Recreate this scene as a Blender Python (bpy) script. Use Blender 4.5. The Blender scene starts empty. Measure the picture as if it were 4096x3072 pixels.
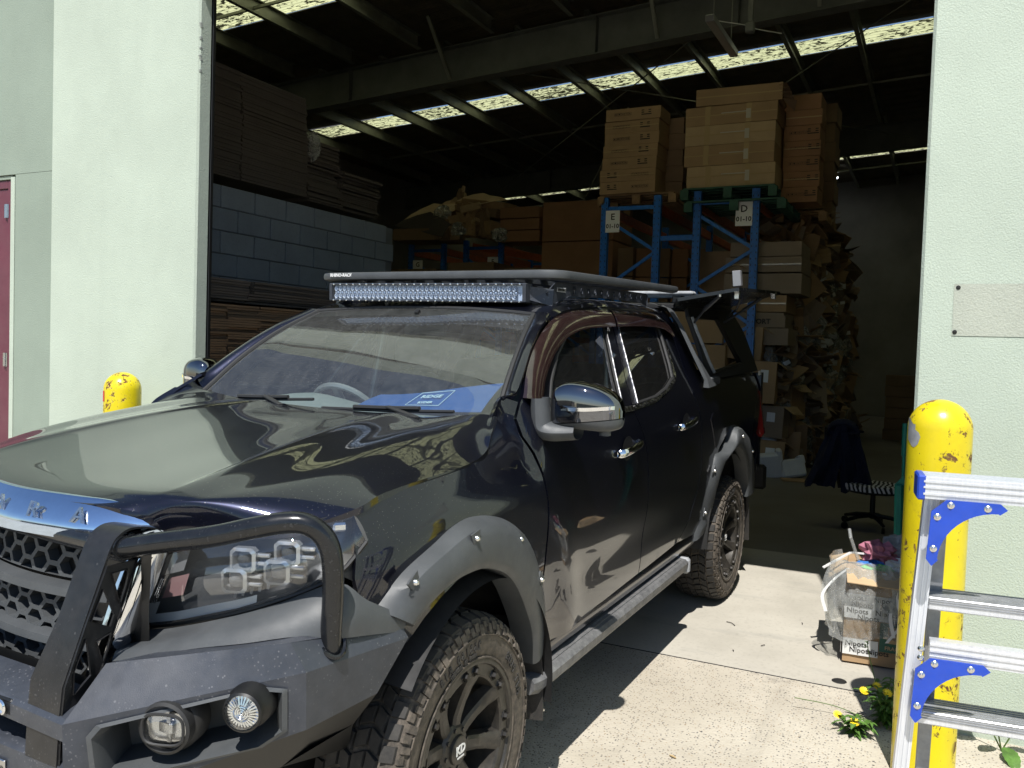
import bpy, math, random
import numpy as np
from mathutils import Vector, Matrix
from mathutils.geometry import delaunay_2d_cdt

random.seed(7)
SC = bpy.context.scene
# ------------------------------------------------------------------ camera
cam_d = bpy.data.cameras.new('camera')
cam_d.sensor_width = 36.0
cam_d.lens = 30.247
cam_d.clip_start = 0.05
cam_d.clip_end = 2000
cam = bpy.data.objects.new('camera', cam_d)
SC.collection.objects.link(cam)
_F = Vector((-0.89386927, -0.44662122, -0.0390796)).normalized()
_Z = Vector((0, 0, 1))
_R0 = _F.cross(_Z).normalized()
_U0 = _R0.cross(_F).normalized()
ROLL = math.radians(1.8764153)
_R = _R0 * math.cos(ROLL) + _U0 * math.sin(ROLL)
_U = -_R0 * math.sin(ROLL) + _U0 * math.cos(ROLL)
CAMLOC = Vector((2.22719104, 2.08430789, 1.55241444))
m = Matrix((( _R.x, _U.x, -_F.x, CAMLOC.x), (_R.y, _U.y, -_F.y, CAMLOC.y), (_R.z, _U.z, -_F.z, CAMLOC.z), (0, 0, 0, 1)))
cam.matrix_world = m
SC.camera = cam
# ------------------------------------------------------------------ world, sun, exposure
SUN = Vector((0.593, 0.165, 1.0)).normalized()
elev = math.asin(SUN.z)
W = bpy.data.worlds.new('World')
SC.world = W
W.use_nodes = True
wn = W.node_tree
for n in list(wn.nodes): wn.nodes.remove(n)
sky = wn.nodes.new('ShaderNodeTexSky'); sky.sky_type = 'NISHITA'; sky.sun_disc = False
sky.sun_elevation = elev; sky.sun_rotation = math.atan2(SUN.x, SUN.y)
sky.altitude = 50; sky.air_density = 1.0; sky.dust_density = 0.25; sky.ozone_density = 1.8
bg = wn.nodes.new('ShaderNodeBackground'); bg.inputs['Strength'].default_value = 0.09
out = wn.nodes.new('ShaderNodeOutputWorld')
wn.links.new(sky.outputs[0], bg.inputs['Color']); wn.links.new(bg.outputs[0], out.inputs['Surface'])
sd = bpy.data.lights.new('sun', 'SUN'); sd.energy = 4.6; sd.angle = math.radians(0.53); sd.color = (1.0, 0.97, 0.925)
so = bpy.data.objects.new('sun', sd); SC.collection.objects.link(so)
so.rotation_euler = SUN.to_track_quat('Z', 'Y').to_euler(); so.location = (5, 2, 12)
SC.view_settings.view_transform = 'Standard'
SC.view_settings.look = 'None'
SC.view_settings.exposure = 0.46
SC.view_settings.gamma = 1.0
SC.view_settings.use_curve_mapping = False
SC.render.engine = 'CYCLES'
SC.cycles.use_denoising = True
SC.cycles.max_bounces = 9
SC.cycles.transparent_max_bounces = 16
SC.cycles.sample_clamp_indirect = 6
SC.cycles.caustics_reflective = False
SC.cycles.caustics_refractive = False

# ------------------------------------------------------------------ mesh helpers
ORG = {}
COL = SC.collection
V = Vector

def link(o): COL.objects.link(o); return o

def empty(name, loc, label=None, cat=None, group=None, kind=None):
    o = bpy.data.objects.new(name, None); link(o); o.location = loc; o.empty_display_size = 0.1
    ORG[o.name] = V(loc)
    tag(o, label, cat, group, kind)
    return o

def tag(o, label=None, cat=None, group=None, kind=None):
    if label: o['label'] = label
    if cat: o['category'] = cat
    if group: o['group'] = group
    if kind: o['kind'] = kind
    return o

class MB:
    def __init__(s): s.v = []; s.f = []
    def add(s, vs, fs):
        b = len(s.v); s.v.extend([tuple(p) for p in vs]); s.f.extend([tuple(b + i for i in f) for f in fs]); return s
    def box(s, c, size, M=None, bev=0.0):
        hx, hy, hz = size[0] / 2, size[1] / 2, size[2] / 2
        c = V(c)
        if bev > 0:
            b = min(bev, hx * .8, hy * .8, hz * .8)
            pts = []
            for sx in (-1, 1):
                for sy in (-1, 1):
                    for sz in (-1, 1):
                        pts += [(sx * hx, sy * (hy - b), sz * (hz - b)), (sx * (hx - b), sy * hy, sz * (hz - b)), (sx * (hx - b), sy * (hy - b), sz * hz)]
            def I(sx, sy, sz, k): return (((sx > 0) * 4 + (sy > 0) * 2 + (sz > 0)) * 3 + k)
            fs = []
            for sx in (-1, 1): fs.append([I(sx, -1, -1, 0), I(sx, 1, -1, 0), I(sx, 1, 1, 0), I(sx, -1, 1, 0)])
            for sy in (-1, 1): fs.append([I(-1, sy, -1, 1), I(1, sy, -1, 1), I(1, sy, 1, 1), I(-1, sy, 1, 1)])
            for sz in (-1, 1): fs.append([I(-1, -1, sz, 2), I(1, -1, sz, 2), I(1, 1, sz, 2), I(-1, 1, sz, 2)])
            for a in (-1, 1):
                for d in (-1, 1):
                    fs.append([I(-1, a, d, 1), I(1, a, d, 1), I(1, a, d, 2), I(-1, a, d, 2)])
                    fs.append([I(a, -1, d, 0), I(a, 1, d, 0), I(a, 1, d, 2), I(a, -1, d, 2)])
                    fs.append([I(a, d, -1, 0), I(a, d, 1, 0), I(a, d, 1, 1), I(a, d, -1, 1)])
                    for e in (-1, 1): fs.append([I(a, d, e, 0), I(a, d, e, 1), I(a, d, e, 2)])
        else:
            pts = [(x, y, z) for x in (-hx, hx) for y in (-hy, hy) for z in (-hz, hz)]
            fs = [(0, 1, 3, 2), (4, 6, 7, 5), (0, 4, 5, 1), (2, 3, 7, 6), (0, 2, 6, 4), (1, 5, 7, 3)]
        if M is not None: pts = [M @ V(p) for p in pts]
        pts = [V(p) + c for p in pts]
        return s.add(pts, fs)
    def box2(s, a, b, bev=0.0):
        a = V(a); b = V(b)
        return s.box((a + b) / 2, (abs(b.x - a.x), abs(b.y - a.y), abs(b.z - a.z)), None, bev)
    def bar(s, a, b, w, h, up=(0, 0, 1), bev=0.0):
        a = V(a); b = V(b); d = b - a; L = d.length; d.normalize()
        u = V(up); r = d.cross(u)
        if r.length < 1e-4: r = d.cross(V((0, 1, 0)))
        r.normalize(); u = r.cross(d).normalized()
        M = Matrix((( d.x, r.x, u.x), (d.y, r.y, u.y), (d.z, r.z, u.z)))
        return s.box((a + b) / 2, (L, w, h), M, bev)
    def tube(s, pts, r, n=12, cap=True, closed=False):
        pts = [V(p) for p in pts]; N = len(pts)
        rr = r if isinstance(r, (list, tuple)) else [r] * N
        rings = []; u = None
        for i, p in enumerate(pts):
            a = pts[i - 1] if (i > 0 or closed) else p
            b = pts[(i + 1) % N] if (i < N - 1 or closed) else p
            t = (b - a).normalized()
            if u is None:
                u = t.orthogonal().normalized()
            else:
                u = (u - t * u.dot(t)).normalized()
            w = t.cross(u)
            rings.append([p + (u * math.cos(2 * math.pi * k / n) + w * math.sin(2 * math.pi * k / n)) * rr[i] for k in range(n)])
        vs = [q for R in rings for q in R]; fs = []
        for i in range(N if closed else N - 1):
            j = (i + 1) % N
            for k in range(n):
                l = (k + 1) % n
                fs.append((i * n + k, i * n + l, j * n + l, j * n + k))
        if cap and not closed:
            fs.append(tuple(range(n - 1, -1, -1))); fs.append(tuple((N - 1) * n + k for k in range(n)))
        return s.add(vs, fs)
    def lathe(s, prof, c, ax, n=32, cap=False, a0=0, a1=2 * math.pi):
        """prof: (r, h) pairs; ax: axis"""
        c = V(c); ax = V(ax).normalized(); u = ax.orthogonal().normalized()
        if abs(ax.y) > .9: u = V((1, 0, 0))
        w = ax.cross(u); full = abs(a1 - a0 - 2 * math.pi) < 1e-6
        m = n if full else n + 1
        vs = [c + (u * math.cos(a0 + (a1 - a0) * k / n) + w * math.sin(a0 + (a1 - a0) * k / n)) * r + ax * h for r, h in prof for k in range(m)]
        fs = []
        for i in range(len(prof) - 1):
            for k in range(n):
                l = (k + 1) % m
                fs.append((i * m + k, i * m + l, (i + 1) * m + l, (i + 1) * m + k))
        if cap:
            fs.append(tuple(range(m))); fs.append(tuple((len(prof) - 1) * m + k for k in range(m)))
        return s.add(vs, fs)
    def grid(s, G):
        """G: nested list/array [i][j] of points"""
        ni = len(G); nj = len(G[0])
        vs = [G[i][j] for i in range(ni) for j in range(nj)]
        fs = [(i * nj + j, i * nj + j + 1, (i + 1) * nj + j + 1, (i + 1) * nj + j) for i in range(ni - 1) for j in range(nj - 1)]
        return s.add(vs, fs)
    def shell(s, G, nrm_off):
        """closed slab from grid G and an offset vector (or function of point)"""
        G = [[V(p) for p in row] for row in G]
        H = [[p + (nrm_off(p) if callable(nrm_off) else V(nrm_off)) for p in row] for row in G]
        ni = len(G); nj = len(G[0]); b = ni * nj
        vs = [p for r in G for p in r] + [p for r in H for p in r]
        fs = []
        for i in range(ni - 1):
            for j in range(nj - 1):
                q = (i * nj + j, i * nj + j + 1, (i + 1) * nj + j + 1, (i + 1) * nj + j)
                fs.append(q); fs.append(tuple(b + k for k in reversed(q)))
        for i in range(ni - 1):
            for j in (0, nj - 1):
                a, c = i * nj + j, (i + 1) * nj + j; fs.append((a, c, b + c, b + a))
        for j in range(nj - 1):
            for i in (0, ni - 1):
                a, c = i * nj + j, i * nj + j + 1; fs.append((a, c, b + c, b + a))
        return s.add(vs, fs)
    def prism(s, poly, off):
        n = len(poly); off = V(off)
        vs = [V(p) for p in poly] + [V(p) + off for p in poly]
        fs = [tuple(range(n)), tuple(range(2 * n - 1, n - 1, -1))] + [(i, (i + 1) % n, n + (i + 1) % n, n + i) for i in range(n)]
        return s.add(vs, fs)
    def build(s, name, mat, parent=None, smooth=35, org=None, loc=None):
        me = bpy.data.meshes.new(name)
        o0 = V(org) if org is not None else (ORG.get(parent.name, V((0, 0, 0))) if parent else V((0, 0, 0)))
        me.from_pydata([(p[0] - o0.x, p[1] - o0.y, p[2] - o0.z) for p in s.v], [], s.f)
        me.materials.append(mat)
        fixn(me)
        if smooth:
            me.polygons.foreach_set('use_smooth', [True] * len(me.polygons))
            me.set_sharp_from_angle(angle=math.radians(smooth))
        o = bpy.data.objects.new(name, me); link(o)
        if parent:
            o.parent = parent; ORG[o.name] = o0
        else:
            o.location = o0; ORG[o.name] = o0
        return o

import bmesh
def fixn(me):
    bm = bmesh.new(); bm.from_mesh(me)
    bmesh.ops.recalc_face_normals(bm, faces=bm.faces); bm.to_mesh(me); bm.free()

def crs(P, n):
    """Catmull-Rom resample of control points P (k,d) to n+1 points"""
    P = np.asarray(P, float); k = len(P)
    Q = np.vstack([2 * P[0] - P[1], P, 2 * P[-1] - P[-2]])
    out = []
    for i in range(n + 1):
        t = i / n * (k - 1); j = min(int(t), k - 2); f = t - j
        p0, p1, p2, p3 = Q[j], Q[j + 1], Q[j + 2], Q[j + 3]
        out.append(0.5 * ((2 * p1) + (-p0 + p2) * f + (2 * p0 - 5 * p1 + 4 * p2 - p3) * f * f + (-p0 + 3 * p1 - 3 * p2 + p3) * f ** 3))
    return np.array(out)

def loft(stations, nu, nv):
    A = np.array([crs(st, nv) for st in stations])
    return np.stack([crs(A[:, j], nu) for j in range(A.shape[1])], axis=1)

def inpoly(x, y, P):
    c = False; n = len(P); j = n - 1
    for i in range(n):
        xi, yi = P[i]; xj, yj = P[j]
        if (yi > y) != (yj > y) and x < (xj - xi) * (y - yi) / (yj - yi) + xi: c = not c
        j = i
    return c

def resample(P, step, closed=True):
    out = []; n = len(P)
    for i in range(n if closed else n - 1):
        a = P[i]; b = P[(i + 1) % n]; L = math.dist(a, b); k = max(1, int(math.ceil(L / step)))
        for j in range(k): out.append((a[0] + (b[0] - a[0]) * j / k, a[1] + (b[1] - a[1]) * j / k))
    if not closed: out.append(tuple(P[-1]))
    return out

def segdist(p, loops):
    d = 9
    for P in loops:
        for i in range(len(P)):
            d2 = (p[0] - P[i][0]) ** 2 + (p[1] - P[i][1]) ** 2
            if d2 < d: d = d2
    return math.sqrt(d)

def panel_mb(outline, surf, holes=(), step=0.03, thick=0.012, rim=0.004):
    """Panel cut from the surface surf(u,v); edges folded back by thick."""
    loops = [resample(outline, step)] + [resample(h, step) for h in holes]
    verts = []; edges = []
    for L in loops:
        b = len(verts); verts += L; edges += [(b + i, b + (i + 1) % len(L)) for i in range(len(L))]
    us = [p[0] for p in loops[0]]; vs = [p[1] for p in loops[0]]
    x = min(us) + step / 2
    while x < max(us):
        y = min(vs) + step / 2
        while y < max(vs):
            if inpoly(x, y, loops[0]) and not any(inpoly(x, y, h) for h in loops[1:]) and segdist((x, y), loops) > step * .55: verts.append((x, y))
            y += step
        x += step
    r = delaunay_2d_cdt([V(v) for v in verts], edges, [], 0, 1e-5)
    P2 = r[0]; tri = r[2]
    mb = MB(); pts = [V(surf(p.x, p.y)) for p in P2]
    keep = []
    for t in tri:
        cx = sum(P2[i].x for i in t) / 3; cy = sum(P2[i].y for i in t) / 3
        if inpoly(cx, cy, loops[0]) and not any(inpoly(cx, cy, h) for h in loops[1:]): keep.append(tuple(t))
    # boundary edges
    cnt = {}
    for t in keep:
        for a, b in ((t[0], t[1]), (t[1], t[2]), (t[2], t[0])):
            k = (min(a, b), max(a, b)); cnt[k] = cnt.get(k, 0) + 1
    be = [k for k, c in cnt.items() if c == 1]
    e = 1e-3
    def nrm(p):
        a = V(surf(p.x + e, p.y)) - V(surf(p.x - e, p.y)); b = V(surf(p.x, p.y + e)) - V(surf(p.x, p.y - e))
        return a.cross(b).normalized()
    bidx = {}
    base = len(pts); extra = []
    for a, b in be:
        for i in (a, b):
            if i not in bidx:
                n = nrm(P2[i]); bidx[i] = base + len(extra); extra.append((i, n))
    # orient: average normal toward +outside decided by caller through sign of thick
    pts += [pts[i] - n * thick for i, n in extra]
    fs = keep + [(a, b, bidx[b], bidx[a]) for a, b in be]
    return mb.add(pts, fs)

def text_mb(s, size, M, extrude=0.001, align='CENTER', bold=0.0, spacing=1.0, xs=1.0):
    c = bpy.data.curves.new('t', 'FONT'); c.body = s; c.size = size; c.extrude = extrude; c.align_x = align; c.align_y = 'CENTER'
    c.resolution_u = 2; c.offset = bold; c.space_character = spacing
    o = bpy.data.objects.new('t', c); link(o)
    dg = bpy.context.evaluated_depsgraph_get(); me = bpy.data.meshes.new_from_object(o.evaluated_get(dg))
    mb = MB(); mb.add([M @ V((v.co.x * xs, v.co.y, v.co.z)) for v in me.vertices], [tuple(p.vertices) for p in me.polygons])
    bpy.data.objects.remove(o); bpy.data.curves.remove(c); bpy.data.meshes.remove(me)
    return mb

def frame(o, xdir, ydir):
    x = V(xdir).normalized(); y = V(ydir); z = x.cross(y).normalized(); y = z.cross(x)
    return Matrix(((x.x, y.x, z.x, o[0]), (x.y, y.y, z.y, o[1]), (x.z, y.z, z.z, o[2]), (0, 0, 0, 1)))

# ------------------------------------------------------------------ materials
class N:
    def __init__(s, name):
        s.m = bpy.data.materials.new(name); s.m.use_nodes = True; s.t = s.m.node_tree
        s.b = s.t.nodes['Principled BSDF']; s.out = s.t.nodes['Material Output']; s._co = None
    def n(s, typ, **kw):
        x = s.t.nodes.new('ShaderNode' + typ)
        for k, v in kw.items():
            if k[0] == '_': setattr(x, k[1:], v)
            else: x.inputs[k.replace('_', ' ')].default_value = v
        return x
    def l(s, a, b): s.t.links.new(a, b); return b
    def co(s, kind='Object'):
        tc = s.n('TexCoord'); return tc.outputs[kind]
    def noise(s, scale, detail=3, rough=.55, co=None, dist=0):
        x = s.n('TexNoise', Scale=scale, Detail=detail, Roughness=rough, Distortion=dist)
        s.l(co or s.pos(), x.inputs['Vector']); return x.outputs['Fac']
    def pos(s):
        if s._co is None: s._co = s.n('NewGeometry').outputs['Position']
        return s._co
    def vor(s, scale, feature='F1', co=None, rnd=1.0):
        x = s.n('TexVoronoi', _feature=feature, Scale=scale, Randomness=rnd); s.l(co or s.pos(), x.inputs['Vector']); return x
    def ramp(s, fac, stops, interp='LINEAR'):
        x = s.n('ValToRGB'); x.color_ramp.interpolation = interp
        e = x.color_ramp.elements
        while len(e) < len(stops): e.new(0.5)
        for i, (p, c) in enumerate(stops):
            e[i].position = p; e[i].color = (c[0], c[1], c[2], 1) if isinstance(c, (tuple, list)) else (c, c, c, 1)
        s.l(fac, x.inputs[0]); return x.outputs[0]
    def mix(s, fac, a, b, mode='MIX'):
        x = s.n('Mix', _data_type='RGBA', _blend_type=mode)
        for i, (sock, v) in enumerate(((x.inputs[0], fac), (x.inputs[6], a), (x.inputs[7], b))):
            if hasattr(v, 'links'): s.l(v, sock)
            elif i == 0: sock.default_value = v
            else: sock.default_value = (v[0], v[1], v[2], 1) if isinstance(v, (tuple, list)) else (v, v, v, 1)
        return x.outputs[2]
    def math(s, op, a, b=0.0, clamp=False):
        x = s.n('Math', _operation=op, _use_clamp=clamp)
        for sock, v in ((x.inputs[0], a), (x.inputs[1], b)):
            if hasattr(v, 'links'): s.l(v, sock)
            else: sock.default_value = v
        return x.outputs[0]
    def bump(s, h, strength=.3, dist=.01):
        x = s.n('Bump', Strength=strength, Distance=dist); s.l(h, x.inputs['Height']); s.l(x.outputs[0], s.b.inputs['Normal']); return x
    def scaled(s, vec, rot=None):
        x = s.n('Mapping'); x.inputs['Scale'].default_value = vec
        if rot: x.inputs['Rotation'].default_value = rot
        s.l(s.pos(), x.inputs['Vector']); return x.outputs[0]
    def set(s, **kw):
        for k, v in kw.items():
            sock = s.b.inputs[k.replace('_', ' ')]
            if hasattr(v, 'links'): s.l(v, sock)
            elif isinstance(v, (tuple, list)): sock.default_value = (v[0], v[1], v[2], 1)
            else: sock.default_value = v
        return s

MAT = {}
def simple(name, col, rough=.5, metal=0, **kw):
    k = N(name); k.set(Base_Color=col, Roughness=rough, Metallic=metal, **kw); MAT[name] = k.m; return k.m

def worn(name, col, rough=.5, metal=0, var=.25, scale=14, dust=0.0, dustcol=(.30, .27, .23), bump=0.0, bscale=200, spots=0.0, **kw):
    """plain coat with uneven tone, dust and fine relief"""
    k = N(name)
    n1 = k.noise(scale, 5, .6)
    lo = tuple(c * (1 - var) for c in col); hi = tuple(min(1, c * (1 + var)) for c in col)
    c = k.ramp(n1, [(.3, lo), (.7, hi)])
    if dust > 0:
        n2 = k.noise(scale * 2.3, 6, .7)
        f = k.math('MULTIPLY', k.ramp(n2, [(.35, 0), (.75, 1)]), dust)
        c = k.mix(f, c, dustcol)
    if spots > 0:
        v = k.vor(95, co=None); n3 = k.noise(9, 2)
        sp = k.math('MULTIPLY', k.ramp(v.outputs['Distance'], [(.0, 1), (.16, 1), (.22, 0)]), k.ramp(n3, [(.42, 0), (.6, 1)]))
        v2 = k.vor(30); sp2 = k.ramp(v2.outputs['Distance'], [(.0, 1), (.06, .8), (.1, 0)])
        c = k.mix(k.math('MULTIPLY', k.math('MAXIMUM', sp, sp2), spots), c, dustcol)
    k.set(Base_Color=c, Metallic=metal, **kw)
    r = k.ramp(k.noise(scale * 1.7, 4), [(.3, max(0, rough - .07)), (.7, min(1, rough + .1))])
    k.set(Roughness=r)
    if bump > 0: k.bump(k.noise(bscale, 3), bump, .002)
    MAT[name] = k.m; return k.m

def paint():
    k = N('car_paint')
    fl = k.vor(900).outputs['Color']
    base = k.mix(.5, (.008, .010, .025), fl, 'MULTIPLY')
    v = k.vor(150); v2 = k.vor(60)
    msk = k.ramp(k.noise(3.5, 4), [(.35, .15), (.65, 1)])
    s1 = k.ramp(v.outputs['Distance'], [(.0, 1), (.10, 1), (.17, 0)])
    pick = k.ramp(v.outputs['Color'], [(.60, 0), (.66, 1)])
    s2 = k.ramp(v2.outputs['Distance'], [(.0, 1), (.05, 1), (.08, 0)])
    f = k.math('MULTIPLY', k.math('MAXIMUM', k.math('MULTIPLY', s1, pick), k.math('MULTIPLY', s2, .8)), msk)
    film = k.math('MULTIPLY', k.ramp(k.noise(5, 6, .65), [(.3, .2), (.8, 1)]), .013)
    f2 = k.math('ADD', k.math('MULTIPLY', f, .55), film, True)
    c = k.mix(f2, base, (.42, .40, .36))
    k.set(Base_Color=c, Roughness=.34, Metallic=.75, Specular_IOR_Level=.2, Coat_Weight=1.0, Coat_Roughness=.015, Coat_IOR=1.52)
    MAT['paint'] = k.m
paint()
worn('plastic', (.060, .065, .069), .50, 0, .15, 9, .10, (.16, .16, .155), .25, 500, .12)
worn('steel_coat', (.034, .039, .050), .40, 0, .2, 11, .10, (.18, .18, .19), .15, 420, .5)
worn('strap_coat', (.010, .010, .011), .36, 0, .2, 11, .06, (.18, .18, .18), .1, 420, .25)
worn('tube_coat', (.008, .009, .011), .2, 0, .2, 15, .03, (.2, .2, .2), .0, 300, .15)
worn('rubber', (.022, .021, .020), .75, 0, .3, 12, .45, (.085, .075, .062), .3, 160)
worn('rubber_side', (.045, .039, .032), .8, 0, .25, 16, .80, (.19, .155, .12), .3, 130)
worn('wheel_coat', (.030, .028, .025), .42, .25, .2, 15, .4, (.13, .11, .085), .1, 300)
worn('bolt_dark', (.018, .017, .016), .4, .5, .2, 15, .2, (.13, .11, .085))
worn('liner', (.008, .008, .008), .7, 0, .3, 8, .06, (.07, .06, .05), .4, 60)
simple('black', (.006, .006, .006), .45)
simple('seal', (.02, .02, .02), .6)
worn('chrome', (.82, .83, .85), .05, 1.0, .03, 30, .04)
worn('chrome_trim', (.55, .55, .56), .22, 1.0, .1, 30, .15, (.4, .38, .34))
simple('bolt_metal', (.75, .75, .74), .25, 1.0)
simple('lens_chrome', (.85, .86, .88), .08, 1.0)
simple('lens_clear', (.72, .74, .76), .03, 0, Transmission_Weight=.9, IOR=1.3)
simple('amber', (.55, .22, .03), .2, 0)
simple('lamp_grey', (.30, .30, .31), .3, .4)
worn('visor_acrylic', (.020, .010, .010), .12, 0, .2, 6, .06, (.2, .15, .12), 0, 100, .1, Coat_Weight=1.0)
simple('seat_cloth', (.05, .05, .052), .85)
simple('dash', (.20, .22, .215), .6)
simple('signal_pink', (.34, .20, .20), .25, .2)
worn('blue_sheet', (.02, .085, .30), .55, 0, .1, 5)
simple('print_light', (.55, .70, .80), .6)
simple('tail_red', (.25, .01, .01), .1, 0, Coat_Weight=1.0)
simple('white_print', (.72, .72, .70), .5)
simple('grey_print', (.30, .30, .30), .5)

def glass(name, tint, gl=1.0, dirt=.0, ior=1.5):
    k = N(name); t = k.t; t.nodes.remove(k.b)
    tr = k.n('BsdfTransparent'); tr.inputs[0].default_value = (*tint, 1)
    g = k.n('BsdfGlossy'); g.inputs['Roughness'].default_value = .006; g.inputs[0].default_value = (1, 1, 1, 1)
    geo = k.n('NewGeometry'); dp = k.n('VectorMath', _operation='DOT_PRODUCT'); k.l(geo.outputs['Normal'], dp.inputs[0]); k.l(geo.outputs['Incoming'], dp.inputs[1])
    ca = k.math('ABSOLUTE', dp.outputs['Value']); f0 = ((ior - 1) / (ior + 1)) ** 2 * 1.8
    fr = k.math('ADD', k.math('MULTIPLY', k.math('POWER', k.math('SUBTRACT', 1.0, ca), 5.0), 1 - f0), f0)
    f = k.math('MULTIPLY', fr, gl, True)
    mx = k.n('MixShader'); k.l(f, mx.inputs[0]); k.l(tr.outputs[0], mx.inputs[1]); k.l(g.outputs[0], mx.inputs[2])
    sh = mx.outputs[0]
    if dirt > 0:
        d = k.n('BsdfDiffuse'); d.inputs[0].default_value = (.55, .56, .54, 1)
        v = k.vor(110); n2 = k.noise(4, 5, .6)
        sp = k.math('MULTIPLY', k.ramp(v.outputs['Distance'], [(.0, 1), (.12, 1), (.2, 0)]), k.ramp(n2, [(.4, .1), (.65, 1)]))
        film = k.ramp(k.noise(7, 6, .7, dist=1.5), [(.3, .35), (.8, 1)])
        ff = k.math('ADD', k.math('MULTIPLY', sp, dirt * 3), k.math('MULTIPLY', film, dirt), True)
        m2 = k.n('MixShader'); k.l(ff, m2.inputs[0]); k.l(sh, m2.inputs[1]); k.l(d.outputs[0], m2.inputs[2]); sh = m2.outputs[0]
    k.l(sh, k.out.inputs['Surface']); MAT[name] = k.m
glass('windscreen_glass', (.78, .86, .83), 1.5, .085, 1.55)
glass('side_glass', (.30, .34, .33), 1.3, .02, 1.5)
glass('tinted_glass', (.045, .05, .05), 1.3, .02, 1.5)
glass('clear_lens', (.93, .95, .96), 1.7, .03, 1.45)
simple('lamp_dark', (.20, .20, .205), .22, .4)
simple('lamp_pale', (.62, .62, .62), .25, .1)
simple('led_sky_tint', (.62, .74, .95), .3, .1)  # pale blue stands in for sky mirrored in the light bar
simple('led_cup', (.85, .91, 1.0), .38, .5)  # cups whitened towards blue to carry the same sky reflection
simple('frame_silver', (.50, .51, .52), .2, .65)
simple('cap_chrome', (.20, .205, .225), .035, 1.0)
glass('plastic_film', (.92, .94, .95), .7, .58, 1.4)
worn('step_coat', (.10, .10, .102), .5, 0, .25, 14, .5, (.30, .30, .29), .3, 400, .3)

def stucco(name, col, var=.10):
    k = N(name)
    n1 = k.noise(1.3, 5, .6); n2 = k.noise(8, 4, .6)
    c = k.ramp(n1, [(.3, tuple(x * (1 - var) for x in col)), (.7, tuple(x * (1 + var * .5) for x in col))])
    c = k.mix(k.math('MULTIPLY', k.ramp(n2, [(.35, 1), (.65, 0)]), .10), c, tuple(x * .75 for x in col))
    st = k.noise(1.0, 6, .7, co=k.scaled((5, 5, .5)))
    c = k.mix(k.math('MULTIPLY', k.ramp(st, [(.55, 0), (.8, 1)]), .18), c, tuple(x * .7 for x in col))
    pit = k.ramp(k.noise(160, 2, .6), [(.35, 1), (.48, 0)])
    c = k.mix(k.math('MULTIPLY', pit, .25), c, tuple(x * .6 for x in col))
    k.set(Base_Color=c, Roughness=.9)
    h = k.math('ADD', k.noise(140, 3, .6), k.math('MULTIPLY', k.noise(70, 3), .6))
    k.bump(h, .42, .005); MAT[name] = k.m
stucco('stucco_pale', (.465, .53, .44)); stucco('stucco_green', (.27, .325, .265)); stucco('stucco_white', (.56, .58, .54)); stucco('stucco_grey', (.36, .39, .35))
stucco('patch_paint', (.43, .455, .38), .15)
worn('guard_sky_tint', (.60, .72, .90), .05, 1.0, .03, 30, .05)  # chrome with the blue of the reflected sky put into its colour

def aggregate():
    k = N('aggregate')
    base = k.ramp(k.noise(2.2, 6, .6), [(.25, (.42, .375, .30)), (.5, (.50, .455, .37)), (.75, (.58, .53, .44))])
    v = k.vor(88); v2 = k.vor(50)
    st = k.ramp(v.outputs['Distance'], [(.0, 1), (.26, 1), (.36, 0)])
    pk = k.ramp(v.outputs['Color'], [(.36, 0), (.40, 1)])
    stonecol = k.ramp(v.outputs['Color'], [(.0, (.10, .10, .10)), (.6, (.16, .15, .14)), (.8, (.33, .24, .15)), (1, (.55, .50, .42))])
    c = k.mix(k.math('MULTIPLY', st, pk), base, stonecol)
    st2 = k.math('MULTIPLY', k.ramp(v2.outputs['Distance'], [(.0, 1), (.2, 1), (.3, 0)]), k.ramp(v2.outputs['Color'], [(.80, 0), (.84, 1)]))
    c = k.mix(st2, c, (.09, .085, .08))
    dirt = k.ramp(k.noise(.9, 6, .68, dist=.4), [(.42, 0), (.70, 1)])
    c = k.mix(k.math('MULTIPLY', dirt, .40), c, (.27, .225, .16))
    oil = k.ramp(k.noise(2.3, 4, .6), [(.66, 0), (.72, 1)])
    c = k.mix(k.math('MULTIPLY', oil, .45), c, (.16, .14, .115))
    tr = k.ramp(k.noise(1.0, 4, .6, co=k.scaled((.35, 4.5, 1))), [(.56, 0), (.70, 1)])
    c = k.mix(k.math('MULTIPLY', tr, .22), c, (.22, .19, .15))
    k.set(Base_Color=c, Roughness=.9)
    k.bump(k.math('ADD', k.noise(220, 2), v.outputs['Distance']), .5, .004); MAT['aggregate'] = k.m
aggregate()
def slab():
    k = N('slab_concrete')
    c = k.ramp(k.noise(1.6, 7, .62), [(.25, (.37, .345, .29)), (.5, (.46, .43, .365)), (.75, (.52, .49, .42))])
    st = k.ramp(k.noise(2.0, 5, .7, co=k.scaled((3, .6, 1))), [(.55, 0), (.72, 1)])
    c = k.mix(k.math('MULTIPLY', st, .45), c, (.27, .265, .24))
    c = k.mix(k.math('MULTIPLY', k.ramp(k.noise(45, 3), [(.3, 1), (.45, 0)]), .25), c, (.25, .23, .19))
    k.set(Base_Color=c, Roughness=.75); k.bump(k.noise(90, 4), .18, .003); MAT['slab'] = k.m
slab()
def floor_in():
    k = N('floor_shaded')  # concrete tone lowered to paint in the shade indoors
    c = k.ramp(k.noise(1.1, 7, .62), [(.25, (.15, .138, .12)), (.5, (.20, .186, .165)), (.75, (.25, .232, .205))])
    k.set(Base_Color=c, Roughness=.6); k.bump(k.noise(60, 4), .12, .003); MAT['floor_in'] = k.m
floor_in()
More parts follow.
